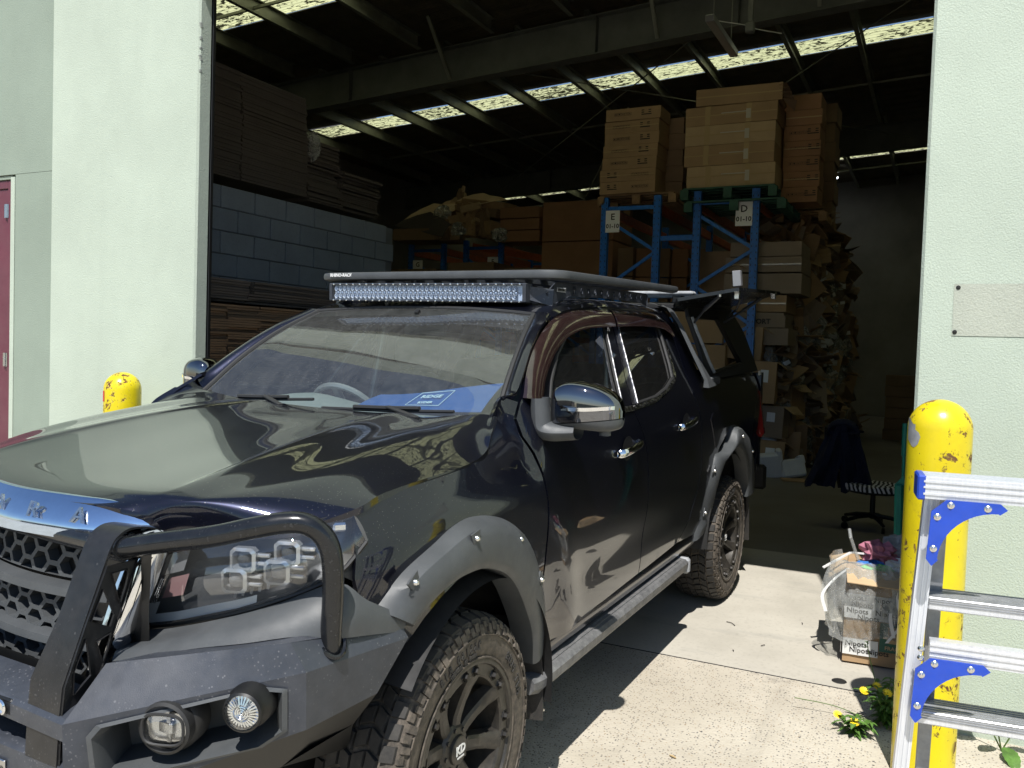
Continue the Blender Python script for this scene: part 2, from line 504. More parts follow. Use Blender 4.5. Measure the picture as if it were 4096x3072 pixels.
def block(name, col):
    k = N(name)
    c = k.ramp(k.noise(3, 5, .6), [(.3, tuple(x * .86 for x in col)), (.7, tuple(x * 1.1 for x in col))])
    c = k.mix(k.math('MULTIPLY', k.ramp(k.noise(70, 3), [(.3, 1), (.42, 0)]), .4), c, tuple(x * .6 for x in col))
    k.set(Base_Color=c, Roughness=.92); k.bump(k.noise(130, 3), .5, .003); MAT[name] = k.m
block('block_a', (.27, .315, .385)); block('block_b', (.245, .29, .36)); block('block_c', (.30, .345, .41)); block('mortar', (.17, .185, .21))

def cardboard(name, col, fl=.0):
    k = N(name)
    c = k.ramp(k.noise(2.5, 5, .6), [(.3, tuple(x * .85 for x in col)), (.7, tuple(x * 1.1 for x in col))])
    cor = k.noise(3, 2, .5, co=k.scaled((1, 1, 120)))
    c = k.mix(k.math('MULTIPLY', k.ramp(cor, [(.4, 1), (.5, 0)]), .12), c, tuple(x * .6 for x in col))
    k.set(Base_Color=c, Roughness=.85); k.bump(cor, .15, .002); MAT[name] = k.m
cardboard('card', (.40, .265, .145)); cardboard('card_dark', (.25, .165, .10)); cardboard('card_light', (.50, .36, .21)); cardboard('card_red', (.33, .18, .095)); cardboard('card_grey', (.30, .235, .175)); cardboard('card_shaded', (.125, .108, .096))  # the last tone has the dim light on the stacks put into its colour
simple('tape', (.50, .37, .20), .18, 0, Coat_Weight=.6)
simple('tape_clear', (.60, .56, .48), .12, 0, Coat_Weight=1.0)
simple('ink', (.03, .028, .025), .7)
simple('paper', (.88, .89, .90), .7)
worn('rack_blue', (.012, .17, .60), .42, 0, .2, 20, .12)
worn('rack_orange', (.50, .12, .03), .5, 0, .2, 12, .12)
worn('wood', (.32, .20, .10), .8, 0, .3, 9, .1)
worn('green_wood', (.03, .11, .075), .7, 0, .25, 9, .1)
worn('roof_steel', (.16, .17, .155), .6, .1, .2, 3, .15)
worn('purlin_steel', (.30, .31, .26), .45, .4, .2, 4, .1)
def foil():
    k = N('roof_foil')
    c = k.ramp(k.noise(2, 6, .7, co=k.scaled((1, 3, 1))), [(.3, (.10, .085, .055)), (.7, (.20, .17, .115))])
    k.set(Base_Color=c, Roughness=.5, Metallic=.35); k.bump(k.noise(3, 5, .7, co=k.scaled((9, 1.2, 1))), .9, .04); MAT['foil'] = k.m
foil()
def skylight():
    k = N('skylight_sheet'); k.t.nodes.remove(k.b)
    v = k.noise(1.0, 5, .72, co=k.scaled((17, 8, 1)), dist=.8); big_n = k.noise(.55, 3)
    thr = k.math('ADD', v, k.math('MULTIPLY', k.math('SUBTRACT', big_n, .5), .28))
    spots = k.ramp(thr, [(.45, 0), (.485, 1)])
    w = k.n('TexWave', _wave_type='BANDS', _bands_direction='X', Scale=5.2, Distortion=.6); k.l(k.pos(), w.inputs['Vector'])
    rib = k.ramp(w.outputs['Fac'], [(.0, .35), (.35, 1)])
    blob = k.ramp(k.vor(3.2).outputs['Distance'], [(.055, 0), (.075, 1)])
    c = k.mix(k.math('MULTIPLY', spots, blob), (.02, .02, .01), k.mix(rib, (.26, .26, .13), (.56, .57, .31)))
    tr = k.n('BsdfTranslucent'); k.l(c, tr.inputs[0])
    df = k.n('BsdfDiffuse'); df.inputs[0].default_value = (.3, .3, .22, 1)
    mx = k.n('MixShader', Fac=.12); k.l(tr.outputs[0], mx.inputs[1]); k.l(df.outputs[0], mx.inputs[2]); k.l(mx.outputs[0], k.out.inputs['Surface'])
    MAT['skylight'] = k.m
skylight()
def yellow():
    k = N('yellow_paint')
    c = k.ramp(k.noise(3, 4), [(.3, (.66, .52, .008)), (.7, (.80, .66, .015))])
    ch = k.ramp(k.noise(16, 8, .75, dist=.5), [(.553, 0), (.565, 1)])
    reg = k.ramp(k.noise(3.5, 3), [(.43, .0), (.49, 1)])
    ch = k.math('MULTIPLY', ch, reg)
    sc_ = k.ramp(k.noise(26, 5, .8, co=k.scaled((1, 1, .35))), [(.63, 0), (.645, 1)])
    rust = k.ramp(k.noise(30, 4), [(.3, (.06, .025, .012)), (.7, (.19, .07, .03))])
    f = k.math('MAXIMUM', ch, sc_)
    c = k.mix(f, c, rust)
    gr = k.math('MULTIPLY', k.ramp(k.noise(14, 5, .7), [(.5, 0), (.7, 1)]), .25)
    c = k.mix(gr, c, (.45, .36, .03))
    k.set(Base_Color=c, Roughness=k.mix(f, .30, .85)); 
    k.bump(k.math('SUBTRACT', k.math('MULTIPLY', k.noise(60, 3), .3), f), .5, .003); MAT['yellow'] = k.m
yellow()
simple('red_reflector', (.60, .01, .01), .25)
worn('grey_scuff', (.30, .31, .32), .6, 0, .3, 20)
def alu():
    k = N('aluminium')
    g = k.noise(1, 3, .6, co=k.scaled((150, 150, 4)))
    c = k.ramp(g, [(.3, (.74, .76, .80)), (.7, (.88, .89, .92))])
    k.set(Base_Color=c, Metallic=.6, Roughness=.36); k.bump(g, .12, .001); MAT['alu'] = k.m
alu()
worn('alu_tread', (.32, .33, .34), .5, .6, .2, 30, .2)
worn('blue_plastic', (.015, .06, .42), .35, 0, .1, 20, .04)
worn('maroon', (.125, .028, .045), .5, 0, .12, 3, .08)
worn('fabric_navy', (.006, .009, .028), .95, 0, .3, 20, 0, (.1, .1, .1), .4, 120)
worn('green_handle', (.01, .22, .16), .5, 0, .15, 10)
worn('foam_white', (.72, .74, .78), .8, 0, .05, 10)
worn('leaf', (.075, .16, .025), .55, 0, .35, 25)
worn('leaf_dark', (.035, .085, .018), .55, 0, .35, 25)
simple('flower', (.85, .62, .01), .6)
simple('stem', (.10, .16, .04), .7)
simple('rag_pink', (.42, .16, .22), .9); simple('rag_blue', (.03, .15, .45), .7); simple('rag_green', (.12, .55, .12), .5)
worn('far_wall', (.30, .28, .25), .9, 0, .2, 1)
worn('wall_inner', (.25, .24, .22), .9, 0, .2, 1)
def zebra():
    k = N('patterned_cloth')
    v = k.vor(16, 'DISTANCE_TO_EDGE'); w = k.n('TexWave', _wave_type='RINGS', Scale=9.0, Distortion=5.0); k.l(k.pos(), w.inputs['Vector'])
    c = k.ramp(w.outputs['Fac'], [(.48, .03), (.52, .7)]); k.set(Base_Color=c, Roughness=.9); MAT['zebra'] = k.m
zebra()

# ================================================================== the pickup (car frame: x forward, y to its left, z up)
RCW = Matrix(((0.9992, 0.0225, 0.0316), (-0.0227, 0.9997, 0.0060), (-0.0314, -0.0067, 0.9995)))
def CW(p): return RCW @ V(p)
def U(x, y, z): return V((x - .07 * (.8 - y), y, z))        # symmetric body -> measured body
def mirp(p): return V((p[0] - .14 * p[1], -p[1], p[2]))     # left literal point -> right side
class CB(MB):
    """mesh builder in car coordinates; side -1 mirrors"""
    def __init__(s, side=1): super().__init__(); s.side = side
    def build(s, name, mat, parent=None, smooth=35, **k):
        s.v = [tuple(CW(mirp(p) if s.side < 0 else p)) for p in s.v]
        return super().build(name, mat, parent, smooth, **k)

truck = empty('pickup_truck', (0, 0, 0), 'black dusty dual cab pickup with roof rack and light bar parked half inside the warehouse', 'pickup truck')

PZ = np.array([.40, .50, .58, .68, .80, .92, 1.04, 1.12, 1.18, 1.235, 1.275, 1.33, 1.40, 1.50, 1.60, 1.70, 1.78, 1.86])
PY = np.array([.835, .862, .876, .888, .897, .900, .897, .892, .884, .870, .853, .828, .793, .744, .695, .645, .598, .54])
def cub(xs, ys, t):
    i = int(np.searchsorted(xs, t) - 1); i = max(0, min(len(xs) - 2, i))
    h = xs[i + 1] - xs[i]; f = (t - xs[i]) / h
    def sl(j):
        if j <= 0: return (ys[1] - ys[0]) / (xs[1] - xs[0])
        if j >= len(xs) - 1: return (ys[-1] - ys[-2]) / (xs[-1] - xs[-2])
        return (ys[j + 1] - ys[j - 1]) / (xs[j + 1] - xs[j - 1])
    m0 = sl(i) * h; m1 = sl(i + 1) * h
    return (2 * f ** 3 - 3 * f * f + 1) * ys[i] + (f ** 3 - 2 * f * f + f) * m0 + (-2 * f ** 3 + 3 * f * f) * ys[i + 1] + (f ** 3 - f * f) * m1
def ys(x, z):
    y = cub(PZ, PY, z)
    if x > .15: y -= .33 * (x - .15) ** 2
    if x < -2.6: y -= .02 * (x + 2.6) ** 2
    # concave band between the wheels, crease above it
    w = math.exp(-((x + 1.3) / 1.1) ** 2)
    y -= .012 * w * math.exp(-((z - .70) / .10) ** 2)
    # shoulder flow over the front arch
    if x > -.47 and z > 1.06:
        t = min(1, (x + .47) / .12); q = min(1, (z - 1.06) / .14); y -= .040 * t * t * (3 - 2 * t) * q * q * (3 - 2 * q)
    r = math.hypot(x - .0, z - .42)
    y += .012 * math.exp(-((r - .74) / .09) ** 2) * (1 if z > .5 else 0)
    return y
def side(x, z): return (x, ys(x, z), z)

# --- fender
def arc(cx, cz, r, a0, a1, n=14): return [(cx + r * math.cos(math.radians(a0 + (a1 - a0) * i / n)), cz + r * math.sin(math.radians(a0 + (a1 - a0) * i / n))) for i in range(n + 1)]
SEAMF = [(-.458, .50), (-.456, .80), (-.448, 1.045), (-.436, 1.14), (-.418, 1.205), (-.392, 1.262), (-.392, 1.32), (-.432, 1.372)]
fend = [(-.462, .52)] + [(p[0] + .005, p[1]) for p in SEAMF[1:]] + [(-.372, 1.392), (-.32, 1.362), (-.270, 1.336), (-.205, 1.288), (-.150, 1.238), (-.03, 1.212), (.156, 1.204), (.333, 1.195), (.430, 1.182), (.462, 1.172), (.505, 1.10), (.52, 1.02), (.50, .90)] + arc(.0, .41, .50, 75, 200, 16)
fend = fend[:-17] + [(.48, .86)] + arc(.0, .41, .52, 50, 192, 16)
BS = [(-1.505, .53), (-1.512, .80), (-1.510, .95), (-1.485, 1.08), (-1.448, 1.18), (-1.415, 1.235), (-1.402, 1.287), (-1.47, 1.42), (-1.585, 1.655), (-1.60, 1.705)]
doorF = [(-.470, .50)] + [(p[0] - .006, p[1]) for p in SEAMF[1:]] + [(-.52, 1.435), (-.66, 1.525), (-.80, 1.597), (-.95, 1.652), (-1.10, 1.685), (-1.30, 1.705), (-1.59, 1.712)] + [(p[0] + .004, p[1]) for p in reversed(BS[:-1])]
winF = [(-.60, 1.322), (-.72, 1.425), (-.86, 1.518), (-1.0, 1.582), (-1.15, 1.628), (-1.32, 1.650), (-1.492, 1.655), (-1.44, 1.55), (-1.365, 1.42), (-1.300, 1.293), (-1.0, 1.292)]
SR = [(-2.08, .545), (-2.24, .63), (-2.32, .75), (-2.36, .90), (-2.365, 1.06), (-2.35, 1.20), (-2.34, 1.32), (-2.375, 1.45), (-2.41, 1.56), (-2.40, 1.64), (-2.35, 1.705)]
doorR = [(p[0] - .004, p[1]) for p in BS[:-1]] + [(-1.605, 1.712), (-2.0, 1.714)] + [(p[0] + .005, p[1]) for p in reversed(SR)] + [(-1.6, .53)]
winR = [(-1.482, 1.296), (-1.56, 1.45), (-1.655, 1.655), (-2.0, 1.658), (-2.235, 1.640), (-2.215, 1.56), (-2.16, 1.44), (-2.115, 1.378), (-1.95, 1.336), (-1.76, 1.308)]
bed = [(p[0] - .005, p[1]) for p in SR[:7]] + [(-2.35, 1.335), (-3.2, 1.345), (-4.02, 1.35), (-4.05, 1.0), (-4.05, .62), (-3.70, .58), (-3.62, .62)] + arc(-3.02, .43, .60, 15, 165, 16) + [(-3.62, .0)][:0] + [(-2.45, .52)]
for sd_ in (1, -1):
    def pan(name, outl, holes=(), mat='paint', th=.016, step=.032, par=truck, off=0):
        mb = panel_mb(outl, (lambda x, z: (x, ys(x, z) + off, z)), holes, step, -th)
        c = CB(sd_); c.add(mb.v, mb.f); return c.build(name, MAT[mat], par, 40)
    pan('fender', fend)
    dF = pan('front_door', doorF, [winF]); dR = pan('rear_door', doorR, [winR]); bd = pan('cargo_bed_side', bed, step=.045)
    # cab corner between rear door and canopy
    cc = [(p[0] - .004, p[1]) for p in SR[6:]] + [(-2.46, 1.73), (-2.58, 1.60), (-2.60, 1.33)]
    pan('cab_corner', cc)
    for w, nm, gl, d in ((winF, 'window', 'side_glass', dF), (winR, 'window', 'tinted_glass', dR)):
        cx = sum(p[0] for p in w) / len(w); cz = sum(p[1] for p in w) / len(w)
        wo = [(cx + (p[0] - cx) * 1.03, cz + (p[1] - cz) * 1.03) for p in w]
        mb = panel_mb(wo, lambda x, z: (x, ys(x, z) - .012, z), (), .06, -.004)
        c = CB(sd_); c.add(mb.v, mb.f); c.build(nm, MAT[gl], d, 40)
        c = CB(sd_); P = [V((p[0], ys(*p) - .004, p[1])) for p in resample(w, .03)]
        c.tube(P, .009, 6, closed=True); c.build('window_seal', MAT['seal'], d)
    # bright belt trims
    c = CB(sd_)
    bt = resample([(-.60, 1.290), (-1.0, 1.276), (-1.398, 1.272)], .05, False)
    c.shell([[V((x, ys(x, z) + .003, z)) for z in (zz, zz + .022)] for x, zz in bt], (0, .006, 0)); c.build('belt_trim', MAT['chrome_trim'], dF)
    c = CB(sd_)
    bt = crs([(-1.408, 1.272), (-1.60, 1.278), (-1.78, 1.292), (-1.98, 1.327), (-2.135, 1.368), (-2.19, 1.43), (-2.245, 1.56)], 26)
    P_ = [V((q[0], ys(q[0], q[1]) + .003, q[1])) for q in bt]
    P2_ = []
    for i, q in enumerate(P_):
        a = P_[max(0, i - 1)]; b = P_[min(len(P_) - 1, i + 1)]; d = (b - a); s_ = V((d.z, 0, -d.x)).normalized() * (-1)
        if s_.z < 0: s_ = -s_
        e = q + s_ * .020; P2_.append(V((e.x, ys(e.x, e.z) + .003, e.z)))
    c.grid([P_, [(a + b) / 2 + V((0, .007, 0)) for a, b in zip(P_, P2_)], P2_]); c.build('belt_trim', MAT['chrome_trim'], dR)
    # chrome edges of the B pillar glass
    for (pl, dd) in (([(-1.292, 1.295), (-1.36, 1.42), (-1.435, 1.55), (-1.487, 1.652)], dF), ([(-1.478, 1.297), (-1.55, 1.445), (-1.648, 1.655)], dR)):
        c = CB(sd_); c.tube([V((p[0], ys(*p) + .003, p[1])) for p in resample(pl, .06, False)], .0038, 6); c.build('window_trim', MAT['chrome_trim'], dd)
    # door handles
    for hx, hz, dd in ((-1.135, 1.130, dF), (-1.975, 1.158, dR)):
        y0 = ys(hx - .09, hz)
        c = CB(sd_)
        G = []
        for i in range(9):
            a = i / 8 * math.pi / 2
            G.append([V((hx - .10 + .062 * math.sin(a) * math.cos(t), y0 + .002 + .003 * (1 - math.cos(a)), hz + .050 * math.sin(a) * math.sin(t))) for t in [2 * math.pi * k / 20 for k in range(21)]])
        c.grid(G); c.build('handle_recess', MAT['black'], dd)
        c = CB(sd_)
        pts = [(hx + .012, y0 + .006, hz - .012), (hx - .01, y0 + .026, hz - .008), (hx - .07, y0 + .038, hz + .002), (hx - .13, y0 + .040, hz + .008), (hx - .185, y0 + .034, hz + .012), (hx - .205, y0 + .008, hz + .012)]
        P = crs(pts, 16)
        G = [[V(p) + V((0, math.cos(t) * .010, math.sin(t) * (.017 if 0 < i < 16 else .012))) for t in [2 * math.pi * k / 10 for k in range(11)]] for i, p in enumerate(P)]
        c.grid(G); c.build('door_handle', MAT['chrome'], dd)
    # fuel flap + seam lines
    if sd_ == 1:
        fo = [(-2.55, 1.135), (-2.60, 1.165), (-2.72, 1.165), (-2.76, 1.14), (-2.80, 1.06), (-2.83, 1.00), (-2.70, .955), (-2.64, .97)]
        pan('fuel_flap', fo, th=.006, off=.004)
    # rocker and sidestep
    c = CB(sd_)
    sill = crs([(.862, .53), (.868, .50), (.855, .455), (.80, .43), (.70, .43)], 10)
    c.shell([[V((x, p[0], p[1])) for p in sill] for x in np.linspace(-.47, -2.40, 10)], (0, -.01, .004)); c.build('sill', MAT['paint'], truck, 50)
    st = CB(sd_)
    prof = [(.74, .420), (.755, .436), (.80, .440), (.86, .444), (.893, .440), (.906, .425), (.903, .395), (.885, .372), (.80, .368), (.745, .385)]
    X = [-.42, -.46, -1.0, -1.6, -2.17, -2.20]
    rows = []
    for i, x in enumerate(X):
        sc_ = .80 if i in (0, 5) else 1
        rows.append([V((x, .82 + (p[0] - .82) * sc_, .405 + (p[1] - .405) * sc_)) for p in prof + prof[:1]])
    st.grid(rows); st.add(rows[0][:-1], [tuple(range(10))]); st.add(rows[-1][:-1], [tuple(range(10))])
    stp = st.build('side_step', MAT['step_coat'], truck, 30)
    c = CB(sd_)
    for k, yy in enumerate((.775, .795, .815, .835, .855, .872)):
        c.bar((-.50, yy, .4425), (-2.13, yy, .4425), .010, .007)
    c.build('tread_strip', MAT['step_coat'], stp)
    c = CB(sd_)
    c.box2((-2.165, .735, .364), (-2.205, .91, .447), .012); c.build('end_cap', MAT['grey_scuff'], stp)
    c = CB(sd_)
    for x in (-.75, -1.35, -1.95): c.bar((x, .60, .45), (x, .76, .40), .05, .03)
    c.build('step_bracket', MAT['black'], stp)

# --- flares
FO = [(0.464, 0.868, 0.93), (0.371, 0.880, 1.002), (0.25, 0.893, 1.046), (0.153, 0.897, 1.074), (0.048, 0.903, 1.083), (-0.092, 0.905, 1.059), (-0.225, 0.903, 1.001), (-0.338, 0.900, 0.915), (-0.425, 0.897, 0.79), (-0.480, 0.890, 0.655), (-0.487, 0.878, 0.52)]
FL = [(0.375, 0.935, 0.875), (0.325, 0.945, 0.912), (0.233, 0.955, 0.948), (0.144, 0.96, 0.959), (0.039, 0.96, 0.949), (-0.087, 0.955, 0.901), (-0.186, 0.945, 0.83), (-0.304, 0.925, 0.707), (-0.363, 0.915, 0.621), (-0.405, 0.90, 0.500)]
RO = [(-2.36, 0.858, 0.485), (-2.441, 0.868, 0.557), (-2.524, 0.885, 0.762), (-2.63, 0.893, 0.934), (-2.795, 0.895, 0.930), (-2.935, 0.893, 0.985), (-2.978, 0.890, 1.059), (-3.094, 0.888, 1.056), (-3.38, 0.885, 0.963), (-3.62, 0.88, 0.794), (-3.70, 0.875, 0.639), (-3.70, 0.87, 0.56)]
RL = [(-2.575, 0.875, 0.505), (-2.65, 0.89, 0.60), (-2.654, 0.925, 0.779), (-2.739, 0.945, 0.893), (-2.936, 0.955, 0.944), (-3.102, 0.95, 0.915), (-3.291, 0.94, 0.812), (-3.43, 0.925, 0.652), (-3.44, .92, .56)]
def rs3(P, n):
    P = [V(p) for p in P]; L = [0]
    for a, b in zip(P, P[1:]): L.append(L[-1] + (b - a).length)
    out = []
    for i in range(n + 1):
        t = L[-1] * i / n; j = 0
        while j < len(L) - 2 and L[j + 1] < t: j += 1
        f = (t - L[j]) / (L[j + 1] - L[j]); out.append(P[j].lerp(P[j + 1], f))
    return out
for sd_ in (1, -1):
    for (A, B, bolts, ax) in ((FO, FL, [(.117, 1.045), (.375, .985), (-.19, .975), (-.37, .80)], (0, .42)), (RO, RL, [(-2.585, .847), (-2.52, .62), (-3.05, .995), (-3.42, .86)], (-3.02, .42))):
        smooth_pts = (lambda Q, n: rs3([tuple(v) for v in crs(Q, 80)], n))
        n = 56
        O = smooth_pts(A, n) if A is FO else rs3(A, n); I = smooth_pts(B, n)
        c = CB(sd_); G = []
        for i in range(n + 1):
            o = O[i]; l = I[i]; mid = o.lerp(l, .16); row = [o + V((0, -.012, 0)), o + V((0, .004, 0)), V((mid.x, max(o.y, l.y) - .012 if i > 3 else mid.y + .02, mid.z))]
            for t in (.35, .6, .85): 
                q = o.lerp(l, t); q.y = mid.y * 0 + (row[2].y * (1 - t) + (l.y + .004) * t) + .006 * math.sin(math.pi * t); row.append(q)
            row.append(l.copy())
            d = V((ax[0] - l.x, 0, ax[1] - l.z)).normalized()
            row.append(l + d * .008 + V((0, -.008, 0)))
            row.append(l + d * .010 + V((0, -.09, 0)))
            G.append(row)
        c.grid(G)
        c.add(G[0], [tuple(range(len(G[0])))]); c.add(G[-1], [tuple(range(len(G[0])))])
        fl = c.build('fender_flare', MAT['plastic'], truck, 40)
        for bx, bz in bolts:
            # nearest row for y
            best = min(((abs(q.x - bx) + abs(q.z - bz)), q) for r in G for q in r[2:6] for q in [q]) if False else None
            cand = [q for r in G for q in r[1:7]]; q = min(cand, key=lambda q: (q.x - bx) ** 2 + (q.z - bz) ** 2)
            c = CB(sd_); c.lathe([(0, .010), (.005, .009), (.0085, .004), (.009, -.004)], (bx, q.y + .002, bz), (0, 1, 0), 12); c.build('bolt', MAT['bolt_metal'], fl)
            dirv = V((bx - ax[0], 0, bz - ax[1])).normalized(); tv = V((-dirv.z, 0, dirv.x))
            c = CB(sd_); o0 = V((bx, q.y, bz))
            P = [o0 - tv * .017 - dirv * .012, o0 + tv * .017 - dirv * .012, o0 + tv * .024 + dirv * .018, o0 - tv * .024 + dirv * .018]
            pq = [min(cand, key=lambda q: (q.x - p_.x) ** 2 + (q.z - p_.z) ** 2).y for p_ in P]
            pq = [q.y + .0015] * 4
            c.add([V((p_.x, y_, p_.z)) for p_, y_ in zip(P, pq)] + [V((p_.x, y_ - .006, p_.z)) for p_, y_ in zip(P, pq)], [(0, 1, 2, 3), (0, 1, 5, 4), (1, 2, 6, 5), (2, 3, 7, 6), (3, 0, 4, 7)])
            c.build('bolt_pocket', MAT['plastic'], fl)
    # wheel arch liners
    for cx in (0, -3.02):
        c = CB(sd_)
        G = [[V((cx + r * math.cos(a), y, .41 + r * math.sin(a))) for y, r in ((.93 if cx == 0 else .90, .475), (.86, .50), (.75, .50), (.62, .49), (.52, .40))] for a in np.linspace(math.radians(38 if cx == 0 else 0), math.radians(188), 40)]
        for i, row in enumerate(G):
            if i % 5 == 2:
                for j in (2, 3): row[j] = row[j] + V((0, 0, -.012))
        c.grid(G); c.build('arch_liner', MAT['liner'], truck, 50)
    # mudflaps
    c = CB(sd_)
    c.shell([[V(p) for p in r] for r in ([(-.436, .885, .64), (-.43, .80, .64), (-.42, .64, .62)], [(-.452, .893, .56), (-.44, .80, .56), (-.43, .64, .55)], [(-.474, .896, .42), (-.45, .80, .42), (-.44, .66, .42)], [(-.487, .893, .27), (-.455, .80, .27), (-.45, .68, .28)])], (.006, 0, 0))
    c.build('mudflap', MAT['rubber'], truck, 30)
    c = CB(sd_)
    c.shell([[V(p) for p in r] for r in ([(-3.50, .905, .61), (-3.49, .70, .61)], [(-3.54, .91, .45), (-3.53, .70, .45)], [(-3.57, .91, .245), (-3.56, .70, .245)])], (.006, 0, 0))
    c.build('mudflap', MAT['rubber'], truck, 30)

# --- wheels
def wheel(cx, yc, name, sd_, ph=0.0, K=1.0):
    cz = .388 * K
    class CBK(CB):
        def build(s, *a_, **k_):
            s.v = [(cx + (p[0] - cx) * K, yc + (p[1] - yc), cz + (p[2] - cz) * K) for p in s.v]
            return super().build(*a_, **k_)
    root = CBK(sd_)
    tp = [(.238, -.030), (.262, -.006), (.290, .001), (.325, .003), (.352, -.004), (.370, -.016), (.3755, -.030), (.3755, -.235), (.365, -.255), (.33, -.268), (.28, -.262), (.24, -.24)]
    root.lathe(tp, (cx, yc, cz), (0, 1, 0), 72)
    tyre = root.build('tyre', MAT['rubber_side'], truck, 40)
    tyre.name = 'wheel'
    c = CBK(sd_)
    def blk(a0, a1, y0, y1, r0, r1, sk=0.0, sh0=0, sh1=0):
        def P(a, y, r): return V((cx + r * math.cos(a), yc + y, cz + r * math.sin(a)))
        ins = .0025; ai = ins / r1
        vs = [P(a0, y0, r0 - sh0), P(a1, y0, r0 - sh0), P(a1 + sk, y1, r0 - sh1), P(a0 + sk, y1, r0 - sh1), P(a0 + ai, y0 - ins, r1 - sh0), P(a1 - ai, y0 - ins, r1 - sh0), P(a1 + sk - ai, y1 + ins, r1 - sh1), P(a0 + sk + ai, y1 + ins, r1 - sh1)]
        c.add(vs, [(4, 5, 6, 7), (0, 1, 5, 4), (1, 2, 6, 5), (2, 3, 7, 6), (3, 0, 4, 7)])
    Nn = 44; st_ = 2 * math.pi / Nn
    for k in range(Nn):
        a = k * st_ + ph
        blk(a, a + st_ * .80, -.012, -.050, .366, .3875, -.01, .012, 0)
        blk(a + st_ * .5, a + st_ * 1.30, -.2160, -.2520, .366, .3875, .01, 0, .010)
        blk(a + st_ * .2, a + st_ * 1.02, -.056, -.092, .374, .3870, .045)
        blk(a + st_ * .5, a + st_ * 1.28, -.096, -.134, .374, .3875, -.035)
        blk(a + st_ * .1, a + st_ * .92, -.138, -.172, .374, .3875, .040)
        blk(a + st_ * .3, a + st_ * 1.12, -.176, -.212, .374, .3870, -.045)
    # sipes are gaps between half blocks in the sun: thin raised lips
    tr_ = c.build('tread', MAT['rubber'], tyre, 20)
    c = CBK(sd_)
    for k in range(Nn):
        a = k * st_ + ph
        for (r0, r1, w_, o_) in (((.344, .366, .42, 0), (.332, .360, .40, .5)) if k % 2 else ((.352, .366, .42, 0), (.338, .360, .34, .5))):
            aa = a + o_ * st_
            vs = []
            for (aq, r) in ((aa, r0), (aa + st_ * w_, r0), (aa + st_ * w_, r1), (aa, r1)):
                yq = .004 - max(0, r - .335) * .42
                vs.append((aq, r, yq))
            P0 = [V((cx + r * math.cos(q), yc + y - .004, cz + r * math.sin(q))) for q, r, y in vs]; P1 = [V((cx + r * math.cos(q), yc + y + .0055, cz + r * math.sin(q))) for q, r, y in vs]
            c.add(P0 + P1, [(4, 5, 6, 7), (0, 1, 5, 4), (1, 2, 6, 5), (2, 3, 7, 6), (3, 0, 4, 7)])
    c.lathe([(.3275, .001), (.3285, .0065), (.3315, .0065), (.3325, .001)], (cx, yc, cz), (0, 1, 0), 72)
    c.lathe([(.2605, -.003), (.262, .002), (.266, .002), (.268, -.001)], (cx, yc, cz), (0, 1, 0), 72)
    c.build('sidewall_lug', MAT['rubber_side'], tyre, 20)
    # sidewall lettering
    if sd_ == 1:
        c = CBK(sd_)
        def arctext(s, r, a_mid, size, depth=.0035):
            c = CBK(sd_)
            adv = size * .66; n = len(s); 
            for i, ch in enumerate(s):
                if ch == ' ': continue
                a = a_mid - (i - (n - 1) / 2) * adv / r
                o = V((cx + r * math.cos(a), yc + .0035, cz + r * math.sin(a)))
                # left side seen from +y: text runs clockwise
                xd = V((-math.sin(a) * -1, 0, math.cos(a) * -1)); yd = V((math.cos(a), 0, math.sin(a)))
                M = frame(o, xd, yd)
                t = text_mb(ch, size, M, .0018, bold=.0012, xs=.85)
                c.add([v for v in t.v], t.f)
            c.build('sidewall_lettering', MAT['rubber'], tyre, 20)
        arctext('265/60 R18', .302, math.radians(78), .034)
        arctext('MADE IN GERMANY', .279, math.radians(80), .014)
        arctext('SCORPION', .298, math.radians(-8), .042)
        arctext('A/T PLUS', .298, math.radians(150), .034)
    # rim
    c = CBK(sd_)
    c.lathe([(.262, -.006), (.262, -.002), (.255, .0), (.247, -.002), (.243, -.010), (.212, -.012), (.206, -.018), (.204, -.060), (.208, -.12), (.205, -.21), (.235, -.235)], (cx, yc, cz), (0, 1, 0), 64)
    rim = c.build('rim', MAT['wheel_coat'], tyre, 35)
    c = CBK(sd_)
    for k in range(8):
        a = k * math.pi / 4 + ph + .2
        d = V((math.cos(a), 0, math.sin(a))); t = V((-math.sin(a), 0, math.cos(a))); o = V((cx, yc, cz))
        R_ = [(.045, -.052, .020, .05), (.09, -.050, .022, .05), (.13, -.042, .021, .045), (.175, -.028, .024, .04), (.212, -.010, .030, .03)]
        rows = []
        for r, y, w, th in R_:
            b = o + d * r
            rows.append([b + t * w * 1.15 + V((0, y - th, 0)), b + t * w + V((0, y - .006, 0)), b + t * w * .55 + V((0, y, 0)), b - t * w * .55 + V((0, y, 0)), b - t * w + V((0, y - .006, 0)), b - t * w * 1.15 + V((0, y - th, 0))])
        c.grid(rows)
    c.build('spoke', MAT['wheel_coat'], tyre, 28) if False else None
    # each spoke its own sub-part
    nf = 4 * 5
    for k in range(8):
        s_ = CBK(sd_); s_.add(c.v[k * 30:(k + 1) * 30], [tuple(i - k * 30 for i in f) for f in c.f[k * nf:(k + 1) * nf]]) if len(c.v) == 240 and c.side == sd_ else None
        s_.build('spoke', MAT['wheel_coat'], tyre, 28)
    c = CBK(sd_)
    for k in range(16):
        a = (k + .5) * math.pi / 8 + ph + (.07 if k % 2 else -.07)
        o = V((cx + .227 * math.cos(a), yc - .011, cz + .227 * math.sin(a)))
        c = CBK(sd_)
        c.lathe([(.0, .013), (.009, .013), (.011, .009), (.0125, 0), (.017, .003), (.019, 0)], o, (0, 1, 0), 6)
        c.build('rim_bolt', MAT['bolt_dark'], tyre, 30)
    c = CBK(sd_)
